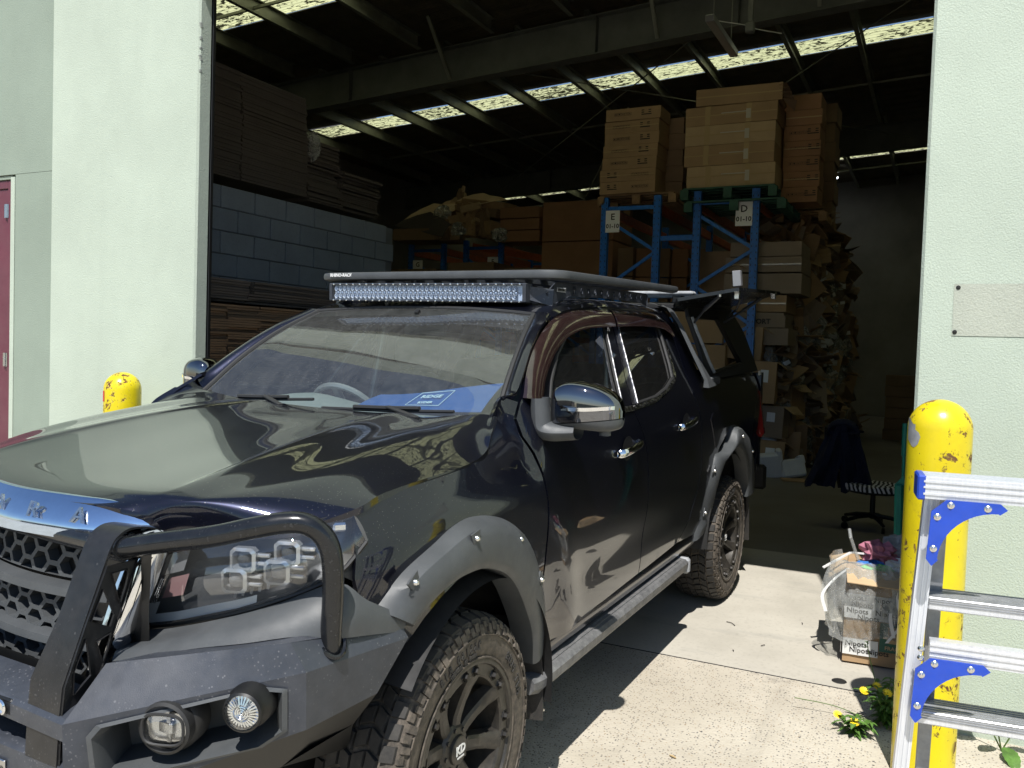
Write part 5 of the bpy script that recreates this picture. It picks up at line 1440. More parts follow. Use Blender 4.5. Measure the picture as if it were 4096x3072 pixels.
for a, b in (((-8.7, -4.1, 5.62), (-15.5, 1.4, 5.75)), ((-8.7, 1.8, 5.85), (-15.5, -3.5, 5.5)), ((-8.9, -.9, 5.75), (-15.6, -7.2, 5.3)), ((-8.6, 3.2, 6.0), (-12.2, 1.9, 5.9)), ((-12.4, -3.1, 5.92), (-12.9, -4.3, 3.95))):
    c = MB(); c.tube([a, b], .010, 6); c.build('brace_rod', MAT['purlin_steel'], wh)

# ---- neighbours the paint reflects
nb = MB(); nb.box2((26, -38, -1.2), (34, -8, 2.6)); nbo = nb.build('neighbour_building', MAT['far_wall'], None, 0, org=(30, -20, 0)); tag(nbo, 'low beige industrial building across the yard behind the camera', 'building')
nb = MB(); nb.box2((27, -4, -1.2), (35, 30, 2.0)); nbo = nb.build('neighbour_building', MAT['stucco_grey'], None, 0, org=(30, 12, 0)); tag(nbo, 'grey industrial building across the yard further right behind the camera', 'building')

# ================================================================== block wall
bw = empty('block_wall', (-3.0, -3.5, 0), 'painted grey concrete block wall inside the left of the doorway', 'wall')
me_cache = {}
def cube_mesh(key, size, mat, bev):
    if key not in me_cache:
        c = MB(); c.box((0, 0, 0), size, None, bev); me = bpy.data.meshes.new(key); me.from_pydata([tuple(v) for v in c.v], [], c.f); me.materials.append(mat); fixn(me); me_cache[key] = me
    return me_cache[key]
c = MB(); c.box2((-1.95, -3.512, 0), (-5.84, -3.68, 2.87)); c.build('mortar_bed', MAT['mortar'], bw)
ztop = 2.885
for r in range(14):
    zc = ztop - .097 - r * .195
    offx = 0 if r % 2 == 0 else .203
    x = -3.27 - .4055 * 0 + .0
    k = -4
    while True:
        xa = -3.27 - k * .4075 + (0.0 if r % 2 == 0 else .205) 
        xb_ = xa - .397
        k += 1
        if xa > -1.95: continue
        if xb_ < -5.86:
            if xa < -5.70: break
            w = xa + 5.85; mm = cube_mesh('block_half%d' % int(w * 100), (w - .002, .19, .186), MAT['block_b'], .004); xc = (xa - 5.85) / 2
            o = bpy.data.objects.new('block', mm); link(o); o.parent = bw; o.location = V((xc, -3.59, zc)) - V((-3.0, -3.5, 0)); break
        v_ = random.choice('aabbc')
        mm = cube_mesh('block_' + v_, (.397, .19, .186), MAT['block_' + v_], .004)
        o = bpy.data.objects.new('block', mm); link(o); o.parent = bw; o.location = V(((xa + xb_) / 2, -3.59 + random.uniform(-.0015, .0015), zc)) - V((-3.0, -3.5, 0))
        o.rotation_euler = (0, 0, random.uniform(-.004, .004))

# ================================================================== flattened card stacks
def sheet_stack(name, x0, x1, y0, y1, z0, z1, n, mat, label, jit=.02, lean=0.0, bundles=1, splits=(), cat='cardboard stack', group='flattened carton stacks'):
    root = empty(name, ((x0 + x1) / 2, (y0 + y1) / 2, z0), label, cat, group)
    xs_ = [x0] + list(splits) + [x1]
    for a, b in zip(xs_, xs_[1:]):
        c = MB(); h = (z1 - z0) / n; jj = 0; dx = random.uniform(-jit, jit)
        for i in range(n):
            if random.random() < .12: dx = random.uniform(-jit, jit); jj = random.uniform(-jit, jit)
            t = h * .86
            z = z0 + i * h
            ly = lean * (i / n)
            e = random.uniform(-jit, jit) * .35
            c.box(((a + b) / 2 + dx * .4, (y0 + y1) / 2 + ly + jj * .5 + e, z + h / 2), (abs(b - a) - .006 + dx * .3, abs(y1 - y0) + random.uniform(-jit, jit) * .5, t), Matrix.Rotation(random.uniform(-.006, .006), 3, 'Z') @ Matrix.Rotation(random.uniform(-.004, .004), 3, 'Y'))
        c.build('sheet_bundle', mat, root, 0)
    return root
sheet_stack('cardboard_stack', -2.6, -4.43, -3.56, -4.9, 2.98, 3.93, 48, MAT['card_shaded'], 'tallest neat stack of flattened brown cartons on top of the block wall', .032, splits=(-3.55,))
sheet_stack('cardboard_stack', -4.47, -5.02, -3.60, -4.9, 2.96, 3.58, 34, MAT['card_shaded'], 'slumped middle stack of flattened cartons with loose wrap on the block wall', .075, splits=())
sheet_stack('cardboard_stack', -5.05, -5.72, -3.62, -4.9, 2.96, 3.36, 20, MAT['card_shaded'], 'lowest ragged stack of flattened cartons at the far end of the block wall', .10)
sheet_stack('cardboard_stack', -2.35, -5.2, -2.95, -3.46, 1.86, 2.04, 9, MAT['card_shaded'], 'grey flattened carton bundle lying on the cardboard stack below the block wall', .05, splits=(-3.05,))
sheet_stack('cardboard_stack', -2.35, -5.0, -2.92, -3.46, .20, 1.84, 84, MAT['card_dark'], 'tall stack of brown flattened cartons standing in front of the block wall', .035, splits=(-2.78, -3.14, -4.0))
# loose plastic on the slumped stack
def crumple(name, c0, size, mat, n=7, seed=0, parent=None):
    random.seed(seed); c = MB()
    G = []
    for i in range(n + 1):
        row = []
        for j in range(2 * n + 1):
            a = math.pi * i / n; b = math.pi * j / n
            r = 1 + random.uniform(-.35, .35) if j < 2 * n else 0
            if j == 2 * n: row.append(row[0]); continue
            row.append(V(c0) + V((size[0] * r * math.sin(a) * math.cos(b), size[1] * r * math.sin(a) * math.sin(b), size[2] * r * math.cos(a))))
        G.append(row)
    c.grid(G); o = c.build(name, mat, parent, 0, org=None if parent else c0); return o
o = crumple('plastic_wrap', (-4.55, -3.58, 3.50), (.07, .06, .12), MAT['plastic_film'], 7, 3); tag(o, 'crumpled clear plastic hanging on the slumped cardboard stack', 'plastic wrap')

# ================================================================== racking
def rack_frame(X, y0, y1, z1, label, sign=None, sgn_side=0, brz=()):
    root = empty('pallet_rack', (X, (y0 + y1) / 2, FZ), label, 'pallet rack', 'blue and orange pallet racks')
    for xx in (X, X - 2.7, X - 5.4):
        for y in (y0, y1):
            c = MB()
            c.box2((xx, y - .045, FZ), (xx - .004, y + .045, z1)); c.box2((xx - .0045, y - .045, FZ), (xx - .07, y - .041, z1)); c.box2((xx - .0045, y + .041, FZ), (xx - .07, y + .045, z1))
            c.box2((xx + .006, y - .018, FZ), (xx + .0005, y + .018, z1))
            u = c.build('upright', MAT['rack_blue'], root, 0)
            if xx == X:
                c = MB()
                z = FZ + 1.7
                while z < z1 - .03: c.box2((xx + .0062, y + .024, z), (xx + .007, y + .034, z + .02)); c.box2((xx + .0062, y - .034, z), (xx + .007, y - .024, z + .02)); z += .075
                c.build('slot', MAT['ink'], u, 0)
        zs = [z1 - .12, z1 - .72, z1 - 1.20, z1 - 1.80, z1 - 2.3]
        c = MB()
        for k, (a, b) in enumerate(zip(brz, brz[1:])):
            c.bar((xx - .035, y0 if k % 2 == 0 else y1, a), (xx - .035, y1 if k % 2 == 0 else y0, b), .03, .04)
        c.build('brace', MAT['rack_blue'], root, 0)
        c = MB(); c.bar((xx - .035, y0, z1 - .14), (xx - .035, y1, z1 - .14), .03, .05); c.build('brace', MAT['rack_blue'], root, 0)
    for y in (y0, y1):
        for z in (z1 - .10, z1 - 1.62):
            for k in range(2):
                c = MB(); c.box2((X - .08 - 2.7 * k, y - .02, z - .12), (X - 2.69 - 2.7 * k, y + .03, z), .006); c.build('beam', MAT['rack_orange'], root, 0)
    return root
def sign(loc, w, h, top, bottom, label):
    root = empty('aisle_sign', loc, label, 'sign', 'white aisle signs on the racks')
    c = MB(); c.box((loc[0], loc[1], loc[2]), (.002, w, h)); c.build('sign_sheet', MAT['paper'], root, 0)
    for s, dz, sz in ((top, h * .20, h * .40), (bottom, -h * .22, h * .27)):
        t = text_mb(s, sz, frame((loc[0] + .0022, loc[1], loc[2] + dz), (0, 1, 0), (0, 0, 1)), .0005, bold=.0022); c = MB(); c.add(t.v, t.f); c.build('print', MAT['ink'], root, 0)
    return root
XR = -8.30
rack_frame(XR, -1.92, -1.22, 3.56, 'blue upright frame carrying the white sign lettered E', brz=(3.30, 2.86, 2.38, 1.90, 1.42, .95))
rack_frame(XR, -.71, -.005, 3.58, 'blue upright frame carrying the white sign lettered D', brz=(2.44, 2.86, 3.30) if False else (3.30, 2.86, 2.42, 1.95, 1.5, 1.0))
c = MB()
for z in (3.02, 2.0): c.box2((XR - .02, -1.17, z - .03), (XR - .05, -.76, z + .03), .004)
o = c.build('row_spacer', MAT['rack_blue'], None, 0, org=(XR, -.96, 3.0)); tag(o, 'blue cross spacer bolted between the E and D rack frames', 'rack spacer')
sign((XR + .012, -1.80, 3.25), .19, .28, 'E', '01-10', 'white paper sign reading E 01-10 on the left blue rack')
sign((XR + .012, -.135, 3.28), .20, .29, 'D', '01-10', 'white paper sign reading D 01-10 on the right blue rack')
XG = -11.3
rack_frame(XG, -6.88, -6.17, 3.48, 'far blue upright frame with the sign lettered G', brz=(3.2, 2.7, 2.2, 1.7))
rack_frame(XG, -5.70, -4.99, 3.50, 'far blue upright frame with the sign lettered F and orange beams', brz=(3.2, 2.7, 2.2, 1.7))
rack_frame(XG, -3.95, -3.20, 3.12, 'low blue and orange rack between the F rack and the big brown boxes', brz=(2.9, 2.5, 2.0, 1.5))
c = MB(); c.bar((XG - .1, -5.6, 3.40), (XG - .1, -3.4, 3.02), .05, .12); o = c.build('sloping_beam', MAT['rack_orange'], None, 0, org=(XG, -4.5, 3.2)); tag(o, 'long orange beam sloping down right of the F sign', 'rack beam')
sign((XG + .012, -6.70, 3.02), .21, .29, 'G', '01-08', 'small white paper sign reading G 01-08 far left')
sign((XG + .012, -5.13, 3.05), .21, .29, 'F', '01-08', 'small white paper sign reading F 01-08 above the light bar')

# ================================================================== cartons
def carton(loc, size, rz, mat, label, tape=None, prints=None, group='brown cartons', tilt=(0, 0), cat='carton', gap=True):
    """loc = centre of the base; size x (depth), y (width), z"""
    sx, sy, sz = size
    root = empty('carton', (0, 0, 0), label, cat, group)
    c = MB(); b = .004
    w = [random.uniform(-.006, .006) for _ in range(8)]
    G = []
    for (zi) in range(5):
        f = zi / 4; z = f * sz; bulge = .006 * math.sin(math.pi * f) + (-.003 if zi in (0, 4) else 0)
        ring = []
        for (ux, uy) in ((1, -1), (1, -.33), (1, .33), (1, 1), (0, 1), (-1, 1), (-1, 0), (-1, -1), (0, -1)):
            k = bulge * (1 if abs(ux) < 1 or abs(uy) < 1 else 0)
            ring.append(V((ux * (sx / 2) + (k if ux == 1 else 0), uy * sy / 2 + (k * uy if abs(uy) == 1 else 0), z)))
        G.append(ring + ring[:1])
    c.grid(G)
    top = G[-1][:-1]; c.add(top, [tuple(range(9))]); c.add(G[0][:-1], [tuple(range(9))])
    bx = c.build('box_body', mat, root, 50, org=(0, 0, 0))
    x = sx / 2 + .0075
    if tape == 'centre':
        c = MB(); c.box2((x, -sy / 2, sz * .46), (x + .0012, sy / 2, sz * .54)); c.build('tape', MAT['tape'], root, 0)
    if tape == 'cross':
        c = MB(); c.box2((x, -sy / 2, sz * .47), (x + .001, sy / 2, sz * .53)); c.box2((x + .0012, -sy * .28, .002), (x + .002, -sy * .22, sz)); c.box2((x + .0012, sy * .17, .002), (x + .002, sy * .23, sz)); c.build('tape', MAT['tape'], root, 0)
        c = MB(); c.box2((x + .0022, -sy * .10, sz * .55), (x + .003, sy * .22, sz * .60)); c.box2((x + .0022, sy * .17, sz * .2), (x + .003, sy * .22, sz * .7)); c.build('shiny_tape', MAT['tape_clear'], root, 0)
        c = MB(); c.box2((x - .004, -sy / 2 + .003, sz * .495), (x + .0005, sy / 2 - .003, sz * .503)); c.build('lid_gap', MAT['ink'], root, 0)
    if prints:
        flip = prints == 'flip'
        c = MB(); ya, yb = (-.34, .16) if not flip else (.08, -.36)
        for k in range(5):
            yc = sy * ya + k * .046 + .02; zc = sz * (.52)
            s_ = .018
            for (p, q) in (((-s_, -s_), (s_, -s_)), ((s_, -s_), (s_, s_)), ((s_, s_), (-s_, s_)), ((-s_, s_), (-s_, -s_))): c.bar((x, yc + p[0], zc + p[1]), (x, yc + q[0], zc + q[1]), .0012, .0045, up=(1, 0, 0))
            if k == 0: c.box((x, yc, zc), (.001, .012, .018))
            elif k == 1: c.lathe([(0, 0), (.010, 0)], (x + .0008, yc, zc + .002), (1, 0, 0), 8); c.box((x, yc, zc - .008), (.001, .003, .010))
            elif k == 2: c.box((x, yc - .004, zc), (.001, .004, .018)); c.box((x, yc + .005, zc), (.001, .004, .018))
            elif k == 3: c.add([(x + .0008, yc - .007, zc + .010), (x + .0008, yc + .007, zc + .010), (x + .0008, yc, zc - .002)], [(0, 1, 2)]); c.box((x, yc, zc - .007), (.001, .008, .003))
            else: c.box((x, yc, zc - .008), (.001, .018, .003)); c.box((x, yc, zc + .004), (.001, .010, .010))
        for r_, (w1, w2) in enumerate(((.035, .035), (.035, .035), (.13, 0))):
            zc = sz * .72 - r_ * .026; y0 = sy * yb
            c.box((x, y0 + w1 / 2, zc), (.001, w1, .012))
            if w2: c.box((x, y0 + .09 + w2 / 2, zc), (.001, w2, .012))
        c.build('print', MAT['ink'], root, 0)
    root.location = loc; root.rotation_euler = (tilt[0], tilt[1], rz)
    return root
_C = [0]
# stack E : seven printed cartons at the front, base z 3.60
zb = 3.60; hgt = .150
names = ['bottom', 'second lowest', 'third lowest', 'middle', 'third from the top', 'second from the top', 'topmost']
for i in range(7):
    off = (0, -.004, .015, .02, .035, .03, .045)[i]
    carton((XR - .18 + random.uniform(-.01, .01), -1.615 + off, zb + i * hgt * 1.02), (.42, .74 if i < 2 else .72, hgt), random.uniform(-.015, .015), MAT['card'], names[i] + ' printed flat carton in the front stack on rack E', 'centre' if i % 2 else None, 'flip' if i < 2 else 'std', 'printed flat cartons stacked on rack E')
ord_ = ['lowest', 'second', 'third', 'fourth', 'fifth', 'sixth', 'seventh']
for i in range(5):
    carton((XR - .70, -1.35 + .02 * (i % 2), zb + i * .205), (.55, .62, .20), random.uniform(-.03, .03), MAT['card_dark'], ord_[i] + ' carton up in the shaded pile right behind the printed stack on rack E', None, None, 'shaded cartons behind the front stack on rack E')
for i in range(4):
    carton((XR - 1.5, -1.25 + .01 * i, zb + i * .26), (.6, .72, .255), random.uniform(-.02, .02), MAT['card'], ord_[i] + ' carton up in the taller dim pile behind rack E', 'centre', None, 'dim cartons deep on rack E')
# pallets
def pallet(loc, size, mat, label, cat='pallet'):
    root = empty('pallet', loc, label, cat, 'pallets on the racks')
    sx, sy, sz = size
    for k in range(7):
        c = MB(); x = loc[0] + sx / 2 - k * (sx - .1) / 6 - .05; c.box((x, loc[1], loc[2] + sz - .010), (.09, sy, .019)); c.build('deck_board', mat, root, 0)
    for yy in (-.48, 0, .48):
        c = MB(); c.box((loc[0], loc[1] + yy * sy, loc[2] + .010), (sx, .10, .019)); c.build('bottom_board', mat, root, 0)
        for xx in (-.46, 0, .46): c = MB(); c.box((loc[0] + xx * sx, loc[1] + yy * sy, loc[2] + sz / 2), (.10, .10, sz - .042)); c.build('pallet_block', mat, root, 0)
    return root
pallet((XR - .55, -1.50, 3.465), (1.1, .98, .13), MAT['wood'], 'orange brown wooden pallet under the printed cartons on rack E')
pallet((XR - .50, -.33, 3.470), (1.15, 1.10, .14), MAT['green_wood'], 'dark green wooden pallet under the large taped cartons on rack D')
pallet((XR - 1.6, .10, 3.33), (1.1, 1.1, .13), MAT['wood'], 'wooden pallet overhanging the aisle behind rack D')
pallet((XR - .50, -.25, 3.32), (1.15, 1.16, .13), MAT['green_wood'], 'second dark green pallet below the upper green pallet')
# stack D
zb = 3.625
dn = ['bottom', 'second', 'third', 'fourth', 'fifth']
for i, (w, h, dy) in enumerate(((1.06, .255, .02), (1.08, .245, -.01), (1.08, .235, -.01), (1.10, .225, 0), (1.08, .0, 0))[:4]):
    z = zb + sum((.255, .245, .235, .225)[:i]) * 1.02
    carton((XR - .30, -.345 + dy, z), (.60, w, h), random.uniform(-.02, .02), MAT['card_light'] if i % 2 == 0 else MAT['card'], dn[i] + ' large taped carton up from the green pallet on rack D', 'cross', None, 'large taped cartons on rack D')
tc = carton((XR - .30, -.27, zb + .985), (.60, 1.02, .20), .03, MAT['card'], 'torn topmost carton with a crushed corner on rack D', 'centre', None, 'large taped cartons on rack D')
c = MB(); 
for k in range(5): a = V((.31, .46 + k * .012, .17 - k * .04)); c.shell([[a, a + V((.0, .09 + .02 * k, .02 - .015 * k))], [a + V((-.18, .02, .01)), a + V((-.2, .12, -.03 * k))]], (0, 0, -.004))
c.build('torn_flap', MAT['card_dark'], tc, 0)
# piles behind D to the right
for i in range(7):
    carton((XR - .62 - .0, .43 + .012 * (i % 2), 3.46 + i * .185), (.45, .42 - .0, .18), random.uniform(-.02, .02), MAT['card_red'], ord_[i] + ' carton up in the dim reddish pile right of the large taped cartons', 'centre' if i % 2 else None, 'std' if i < 5 else None, 'reddish cartons right of rack D')
for i in range(6):
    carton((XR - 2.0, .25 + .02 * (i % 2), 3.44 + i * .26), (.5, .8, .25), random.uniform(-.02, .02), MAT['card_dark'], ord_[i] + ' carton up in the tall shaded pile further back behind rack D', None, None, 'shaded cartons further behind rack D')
# cartons standing below the D rack beam level
zz_ = [1.72, 1.93, 2.12, 2.34, 2.60, 2.79]
cl = [(-.10, 1.02, .20, 'card_grey'), (-.14, .98, .18, 'card_grey'), (-.30, 1.35, .20, 'card'), (.08, .92, .24, 'card_grey'), (.08, .90, .18, 'card_grey'), (.10, .84, .17, 'card_grey')]
for i, (yc, w, h, mt) in enumerate(cl):
    carton((XR - .55, yc, zz_[i]), (.75, w, h), random.uniform(-.015, .015), MAT[mt], ord_[i] + ' wide carton up in the pile between the blue posts below the D sign', 'centre' if i in (2, 4) else None, None, 'wide cartons below the D sign')
c = MB(); t = text_mb('EXPORT', .085, frame((XR - .165, -.02, 2.005), (0, 1, 0), (0, 0, 1)), .0008, bold=.003); c.add(t.v, t.f)
ex = carton((XR - .40, -.12, 1.93), (.46, .98, .14), 0, MAT['card_grey'], 'carton printed EXPORT in black seen above the canopy window', None, None, 'wide cartons below the D sign')
c = MB(); t = text_mb('EXPORT', .085, frame((.238, .16, .07), (0, 1, 0), (0, 0, 1)), .0008, bold=.003); c.add(t.v, t.f); c.build('print', MAT['ink'], ex, 0)
wc = carton((XR - .20, -.62, 1.72), (.5, .60, .48), 0, MAT['card'], 'plain upper carton framed by the canopy window', None, None, 'cartons seen through the canopy window')
wc = carton((XR - .20, -.56, 1.10), (.5, .56, .60), 0, MAT['card'], 'white strapped lower carton framed by the canopy window', None, None, 'cartons seen through the canopy window')
c = MB(); c.box2((.2585, -.02, 0), (.260, .0, .60)); c.box2((.2605, -.28, .22), (.262, .28, .235)); c.build('strap', MAT['white_print'], wc, 0)
c = MB(); c.box2((.2625, -.28, .26), (.2635, .28, .32)); c.build('tape', MAT['tape'], wc, 0)
# left heap on racks F and G
hp = [((-11.1, -6.35, 3.46), (.7, 1.1, .20), .1, 'card_dark', (0, .0), 'long low carton at the foot of the crumpled heap on rack G'),
      ((-11.3, -6.35, 3.70), (.8, 1.0, .05), .3, 'card_light', (.0, .55), 'large open flap leaning like a ramp on the crumpled heap'),
      ((-11.6, -5.85, 4.02), (.5, .75, .16), -.2, 'card', (.1, .1), 'upper left flattened carton on the crumpled heap'),
      ((-11.4, -5.30, 4.05), (.7, .80, .14), .15, 'card', (-.12, .1), 'upper right carton with drooping lid on the crumpled heap'),
      ((-11.2, -5.15, 3.85), (.5, .55, .15), -.1, 'card_dark', (-.1, 0), 'carton wedged under the drooping lid on the heap'),
      ((-11.1, -5.55, 3.55), (.35, .14, .55), .2, 'card', (.25, 0), 'narrow upright carton leaning in the middle of the heap'),
      ((-11.1, -5.25, 3.52), (.3, .13, .50), -.1, 'card_dark', (.32, 0), 'narrow dark carton leaning right of the heap middle'),
      ((-11.2, -4.45, 3.40), (.6, .75, .18), .05, 'card_red', (0, 0), 'lowest flat carton in the short pile right of the heap'),
      ((-11.2, -4.42, 3.60), (.6, .75, .18), -.04, 'card_red', (0, 0), 'middle flat carton in the short pile right of the heap'),
      ((-11.2, -4.45, 3.80), (.6, .72, .18), .04, 'card_red', (0, 0), 'upper flat carton in the short pile right of the heap'),
      ((-11.0, -5.85, 3.50), (.3, .35, .22), .5, 'card_light', (.1, .3), 'small tipped carton with white label in the heap'),
      ((-11.0, -5.0, 3.48), (.4, .3, .25), -.4, 'card', (0, -.2), 'small open carton beside the narrow leaning cartons')]
for (l, s, rz, mt, tl, lab) in hp:
    carton(l, s, rz, MAT[mt], lab, None, None, 'crumpled cartons heaped on racks F and G', tl)
HS = [([(-6.83, 3.80, -10.9), (-6.51, 4.24, -11.5), (-5.71, 4.12, -11.4), (-6.0, 3.86, -10.85)], 'card_light', 'big pale cardboard sheet sloping down the left of the heap'),
      ([(-6.42, 4.10, -11.55), (-6.38, 4.30, -11.7), (-5.90, 4.40, -11.6), (-5.70, 4.12, -11.4)], 'card', 'brown cardboard sheet standing behind the pale sloping one on the heap'),
      ([(-5.93, 4.16, -11.3), (-5.89, 4.46, -11.35), (-5.78, 4.47, -11.35), (-5.72, 4.14, -11.3)], 'card_light', 'narrow cardboard flap spiking up at the top of the heap'),
      ([(-5.80, 4.16, -11.1), (-5.42, 4.36, -11.4), (-4.86, 4.16, -11.3), (-5.22, 4.06, -10.9)], 'card_light', 'sagging cardboard lid draped over the right side of the heap'),
      ([(-6.94, 3.72, -10.8), (-6.20, 3.98, -10.9), (-5.70, 3.70, -10.75), (-5.80, 3.50, -10.7)], 'card_shaded', 'dark folded cardboard sheet across the front of the heap'),
      ([(-5.40, 3.50, -10.8), (-5.48, 4.02, -10.95), (-5.33, 4.03, -10.95), (-5.20, 3.50, -10.8)], 'card', 'upright cardboard strip leaning in front of the heap centre'),
      ([(-5.10, 3.46, -10.8), (-5.22, 3.98, -10.95), (-5.06, 3.97, -10.95), (-4.88, 3.46, -10.8)], 'card_dark', 'upright cardboard strip leaning right of the heap centre')]
for P, mt, lab in HS:
    P = [V((p[2], p[0], p[1])) for p in P]; G = []
    for i in range(5):
        f = i / 4; G.append([(P[0].lerp(P[1], g)).lerp(P[3].lerp(P[2], g), f) + V((.03 * math.sin(f * 7 + g * 3), 0, .02 * math.sin(f * 5 + g * 4))) for g in (0, .33, .66, 1)])
    c = MB(); c.shell(G, (.012, 0, .008)); o = c.build('cardboard_sheet', MAT[mt], None, 20, org=P[0]); tag(o, lab, 'cardboard sheet', 'loose sheets on the crumpled heap')
random.seed(31)
for q in range(9):
    l = (-10.95, -5.70 + .22 * (q % 3) + random.uniform(-.06, .06), 3.55 + .18 * (q // 3) + random.uniform(-.03, .03)); o_ = carton(l, (.2, random.uniform(.12, .25), random.uniform(.06, .14)), random.uniform(-.6, .6), MAT[random.choice(('card', 'card_dark', 'card_light'))], 'small crushed carton lying %s among the scraps on the %s of the heap' % (('low', 'halfway up', 'high')[q // 3], ('left', 'centre', 'right')[q % 3]), None, None, 'small crushed cartons in the heap', (random.uniform(-.5, .5), random.uniform(-.4, .4)))
for i in range(3):
    o = crumple('plastic_wrap', [(-10.75, -5.55, 3.62), (-10.8, -5.9, 3.95), (-10.8, -4.75, 3.5)][i], (.08, .16, .10), MAT['plastic_film'], 6, 20 + i); tag(o, ['clear plastic scrap in the middle of the crumpled heap', 'clear plastic scrap near the top of the crumpled heap', 'clear plastic scrap at the right foot of the crumpled heap'][i], 'plastic wrap')
for i in range(2):
    carton((-11.3, -3.35, 2.72 + i * .66), (.9, 1.25, .64), 0, MAT['card_red'], ['lower of the two huge plain brown boxes left of rack E', 'upper of the two huge plain brown boxes left of rack E'][i], None, None, 'huge plain boxes left of rack E')
for j in range(5):
    for i in range(4):
        carton((-11.0 - .1 * j, -2.45 + j * .26, 1.4 + i * .46), (.6, .25, .44), random.uniform(-.02, .02), MAT['card_red' if j % 2 else 'card_dark'], '%s box up in the %s narrow column seen through the E rack frame' % (ord_[i], ord_[j]), None, None, 'narrow box columns behind rack E')
# floor level rows under racks at left (dark fill)
for k, (x, y, w, h) in enumerate(((-11.2, -6.5, 1.0, 1.0), (-11.2, -5.3, .9, 1.1), (-11.3, -4.2, 1.0, 1.0))):
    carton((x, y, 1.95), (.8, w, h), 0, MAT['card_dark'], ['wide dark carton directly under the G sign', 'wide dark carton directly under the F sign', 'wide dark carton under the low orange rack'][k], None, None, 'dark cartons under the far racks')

# ================================================================== waste pile along the aisle
random.seed(11)
wb = [empty_ for empty_ in ()]
labs = ['bent flap', 'crushed carton', 'folded sheet', 'split carton', 'torn sheet']
pos_words = ['at knee height', 'at waist height', 'at head height', 'above head height']
c = MB(); c2 = MB(); c3 = MB()
def sheet(mb, o, M, a, b, bend, n=3, th=.006):
    G = []
    for i in range(n + 1):
        f = i / n - .5; zz_ = bend * (1 - 4 * f * f) + random.uniform(-.012, .012)
        G.append([M @ V((f * a, g * b, zz_ + random.uniform(-.006, .006))) + o for g in (-.5, .5)])
    mb.shell(G, M @ V((0, 0, th)))
for k in range(1050):
    t = random.random() ** 1.4; x = -8.70 - t * 8.0; zmax = 2.55 if x > -9.2 else 3.5
    z = FZ + .05 + random.random() * zmax
    y = (.20 if x > -9.4 else .36) - .05 * z + .08 * math.sin(x * 1.7) + random.uniform(-.16, .12) + (.10 if z < .5 else 0)
    s = random.uniform(.20, .60); kind = random.random()
    flat = random.random() < .62
    M = Matrix.Rotation(random.gauss(0, .35) if flat else random.uniform(-1.4, 1.4), 3, 'X') @ Matrix.Rotation(random.gauss(0, .3) if flat else random.uniform(-1.3, 1.3), 3, 'Y') @ Matrix.Rotation(random.uniform(-3, 3), 3, 'Z')
    tgt = random.choice((c, c, c2, c3, c3)); o = V((x, y, z)); a = s; b = s * random.uniform(.35, 1.0)
    if kind < .55:
        sheet(tgt, o, M, a, b, random.uniform(-.06, .06))
    elif kind < .8:     # squashed sleeve: two skins joined at the folds
        h = random.uniform(.02, .09); sheet(tgt, o, M, a, b, h * .5); sheet(tgt, o + M @ V((0, 0, -h)), M, a, b, -h * .3)
        e = M @ V((a * .5, 0, 0)); tgt.shell([[o + e + M @ V((0, -b / 2, 0)), o + e + M @ V((0, b / 2, 0))], [o + e + M @ V((0, -b / 2, -h)), o + e + M @ V((0, b / 2, -h))]], M @ V((.005, 0, 0)))
    else:               # flap hinged on a sheet
        sheet(tgt, o, M, a, b, .01); M2 = M @ Matrix.Rotation(random.uniform(.5, 1.9), 3, 'Y'); sheet(tgt, o + M @ V((a / 2, 0, 0)) + M2 @ V((a * .2, 0, 0)), M2, a * .4, b, .01)
for cc_, mt, lb in ((c, 'card', 'mound of bent brown cardboard waste spilling along the aisle'), (c2, 'card_dark', 'dark brown cardboard scraps mixed through the waste along the aisle'), (c3, 'card_grey', 'greyish cardboard scraps mixed through the waste along the aisle')):
    o = cc_.build('cardboard_waste', MAT[mt], None, 0, org=(-9.5, .2, FZ)); tag(o, lb, 'cardboard waste', kind='stuff')
c = MB()
for k in range(170):
    x = -8.75 - random.random() ** 1.3 * 6; z = FZ + random.random() * 2.6; y = (.30 if x > -9.4 else .48) + random.uniform(-.2, .15) - .08 * z
    sz_ = random.uniform(.05, .16)
    n = 5; G = []
    for i in range(n + 1):
        row = []
        for j in range(9):
            if j == 8: row.append(row[0]); continue
            r = 1 + random.uniform(-.4, .4); a = math.pi * i / n; b = math.pi * j / 4
            row.append(V((x + sz_ * r * math.sin(a) * math.cos(b), y + sz_ * r * math.sin(a) * math.sin(b), z + sz_ * 1.5 * r * math.cos(a))))
        G.append(row)
    c.grid(G)
cp = MB()
for k in range(80):
    x = -8.8 - random.random() ** 1.3 * 5; M = Matrix.Rotation(random.uniform(-.6, .6), 3, 'X') @ Matrix.Rotation(random.uniform(-.5, .9), 3, 'Y'); cp.box((x, (.34 if x > -9.4 else .52) + random.uniform(-.12, .06), FZ + random.random() * 2.8), (.003, random.uniform(.04, .12), random.uniform(.03, .10)), M)
o = cp.build('label_scraps', MAT['white_print'], None, 0, org=(-9.5, .2, FZ)); tag(o, 'white paper labels and scraps dotted through the cardboard waste', 'paper scraps', kind='stuff')
o = c.build('plastic_waste', MAT['plastic_film'], None, 0, org=(-9.5, .2, FZ)); tag(o, 'clear plastic wrap scraps caught in the cardboard waste', 'plastic waste', kind='stuff')
for b_ in range(3):
    for l_ in range(3):
        carton((-9.5 - b_ * 2.0, -.35, FZ + .05 + l_ * .92), (1.7, .8, .86), 0, MAT['card_dark'], '%s bulk carton up in the %s bay behind the waste pile' % (ord_[l_], ('nearest', 'middle', 'farthest')[b_]), None, None, 'bulk cartons behind the waste')
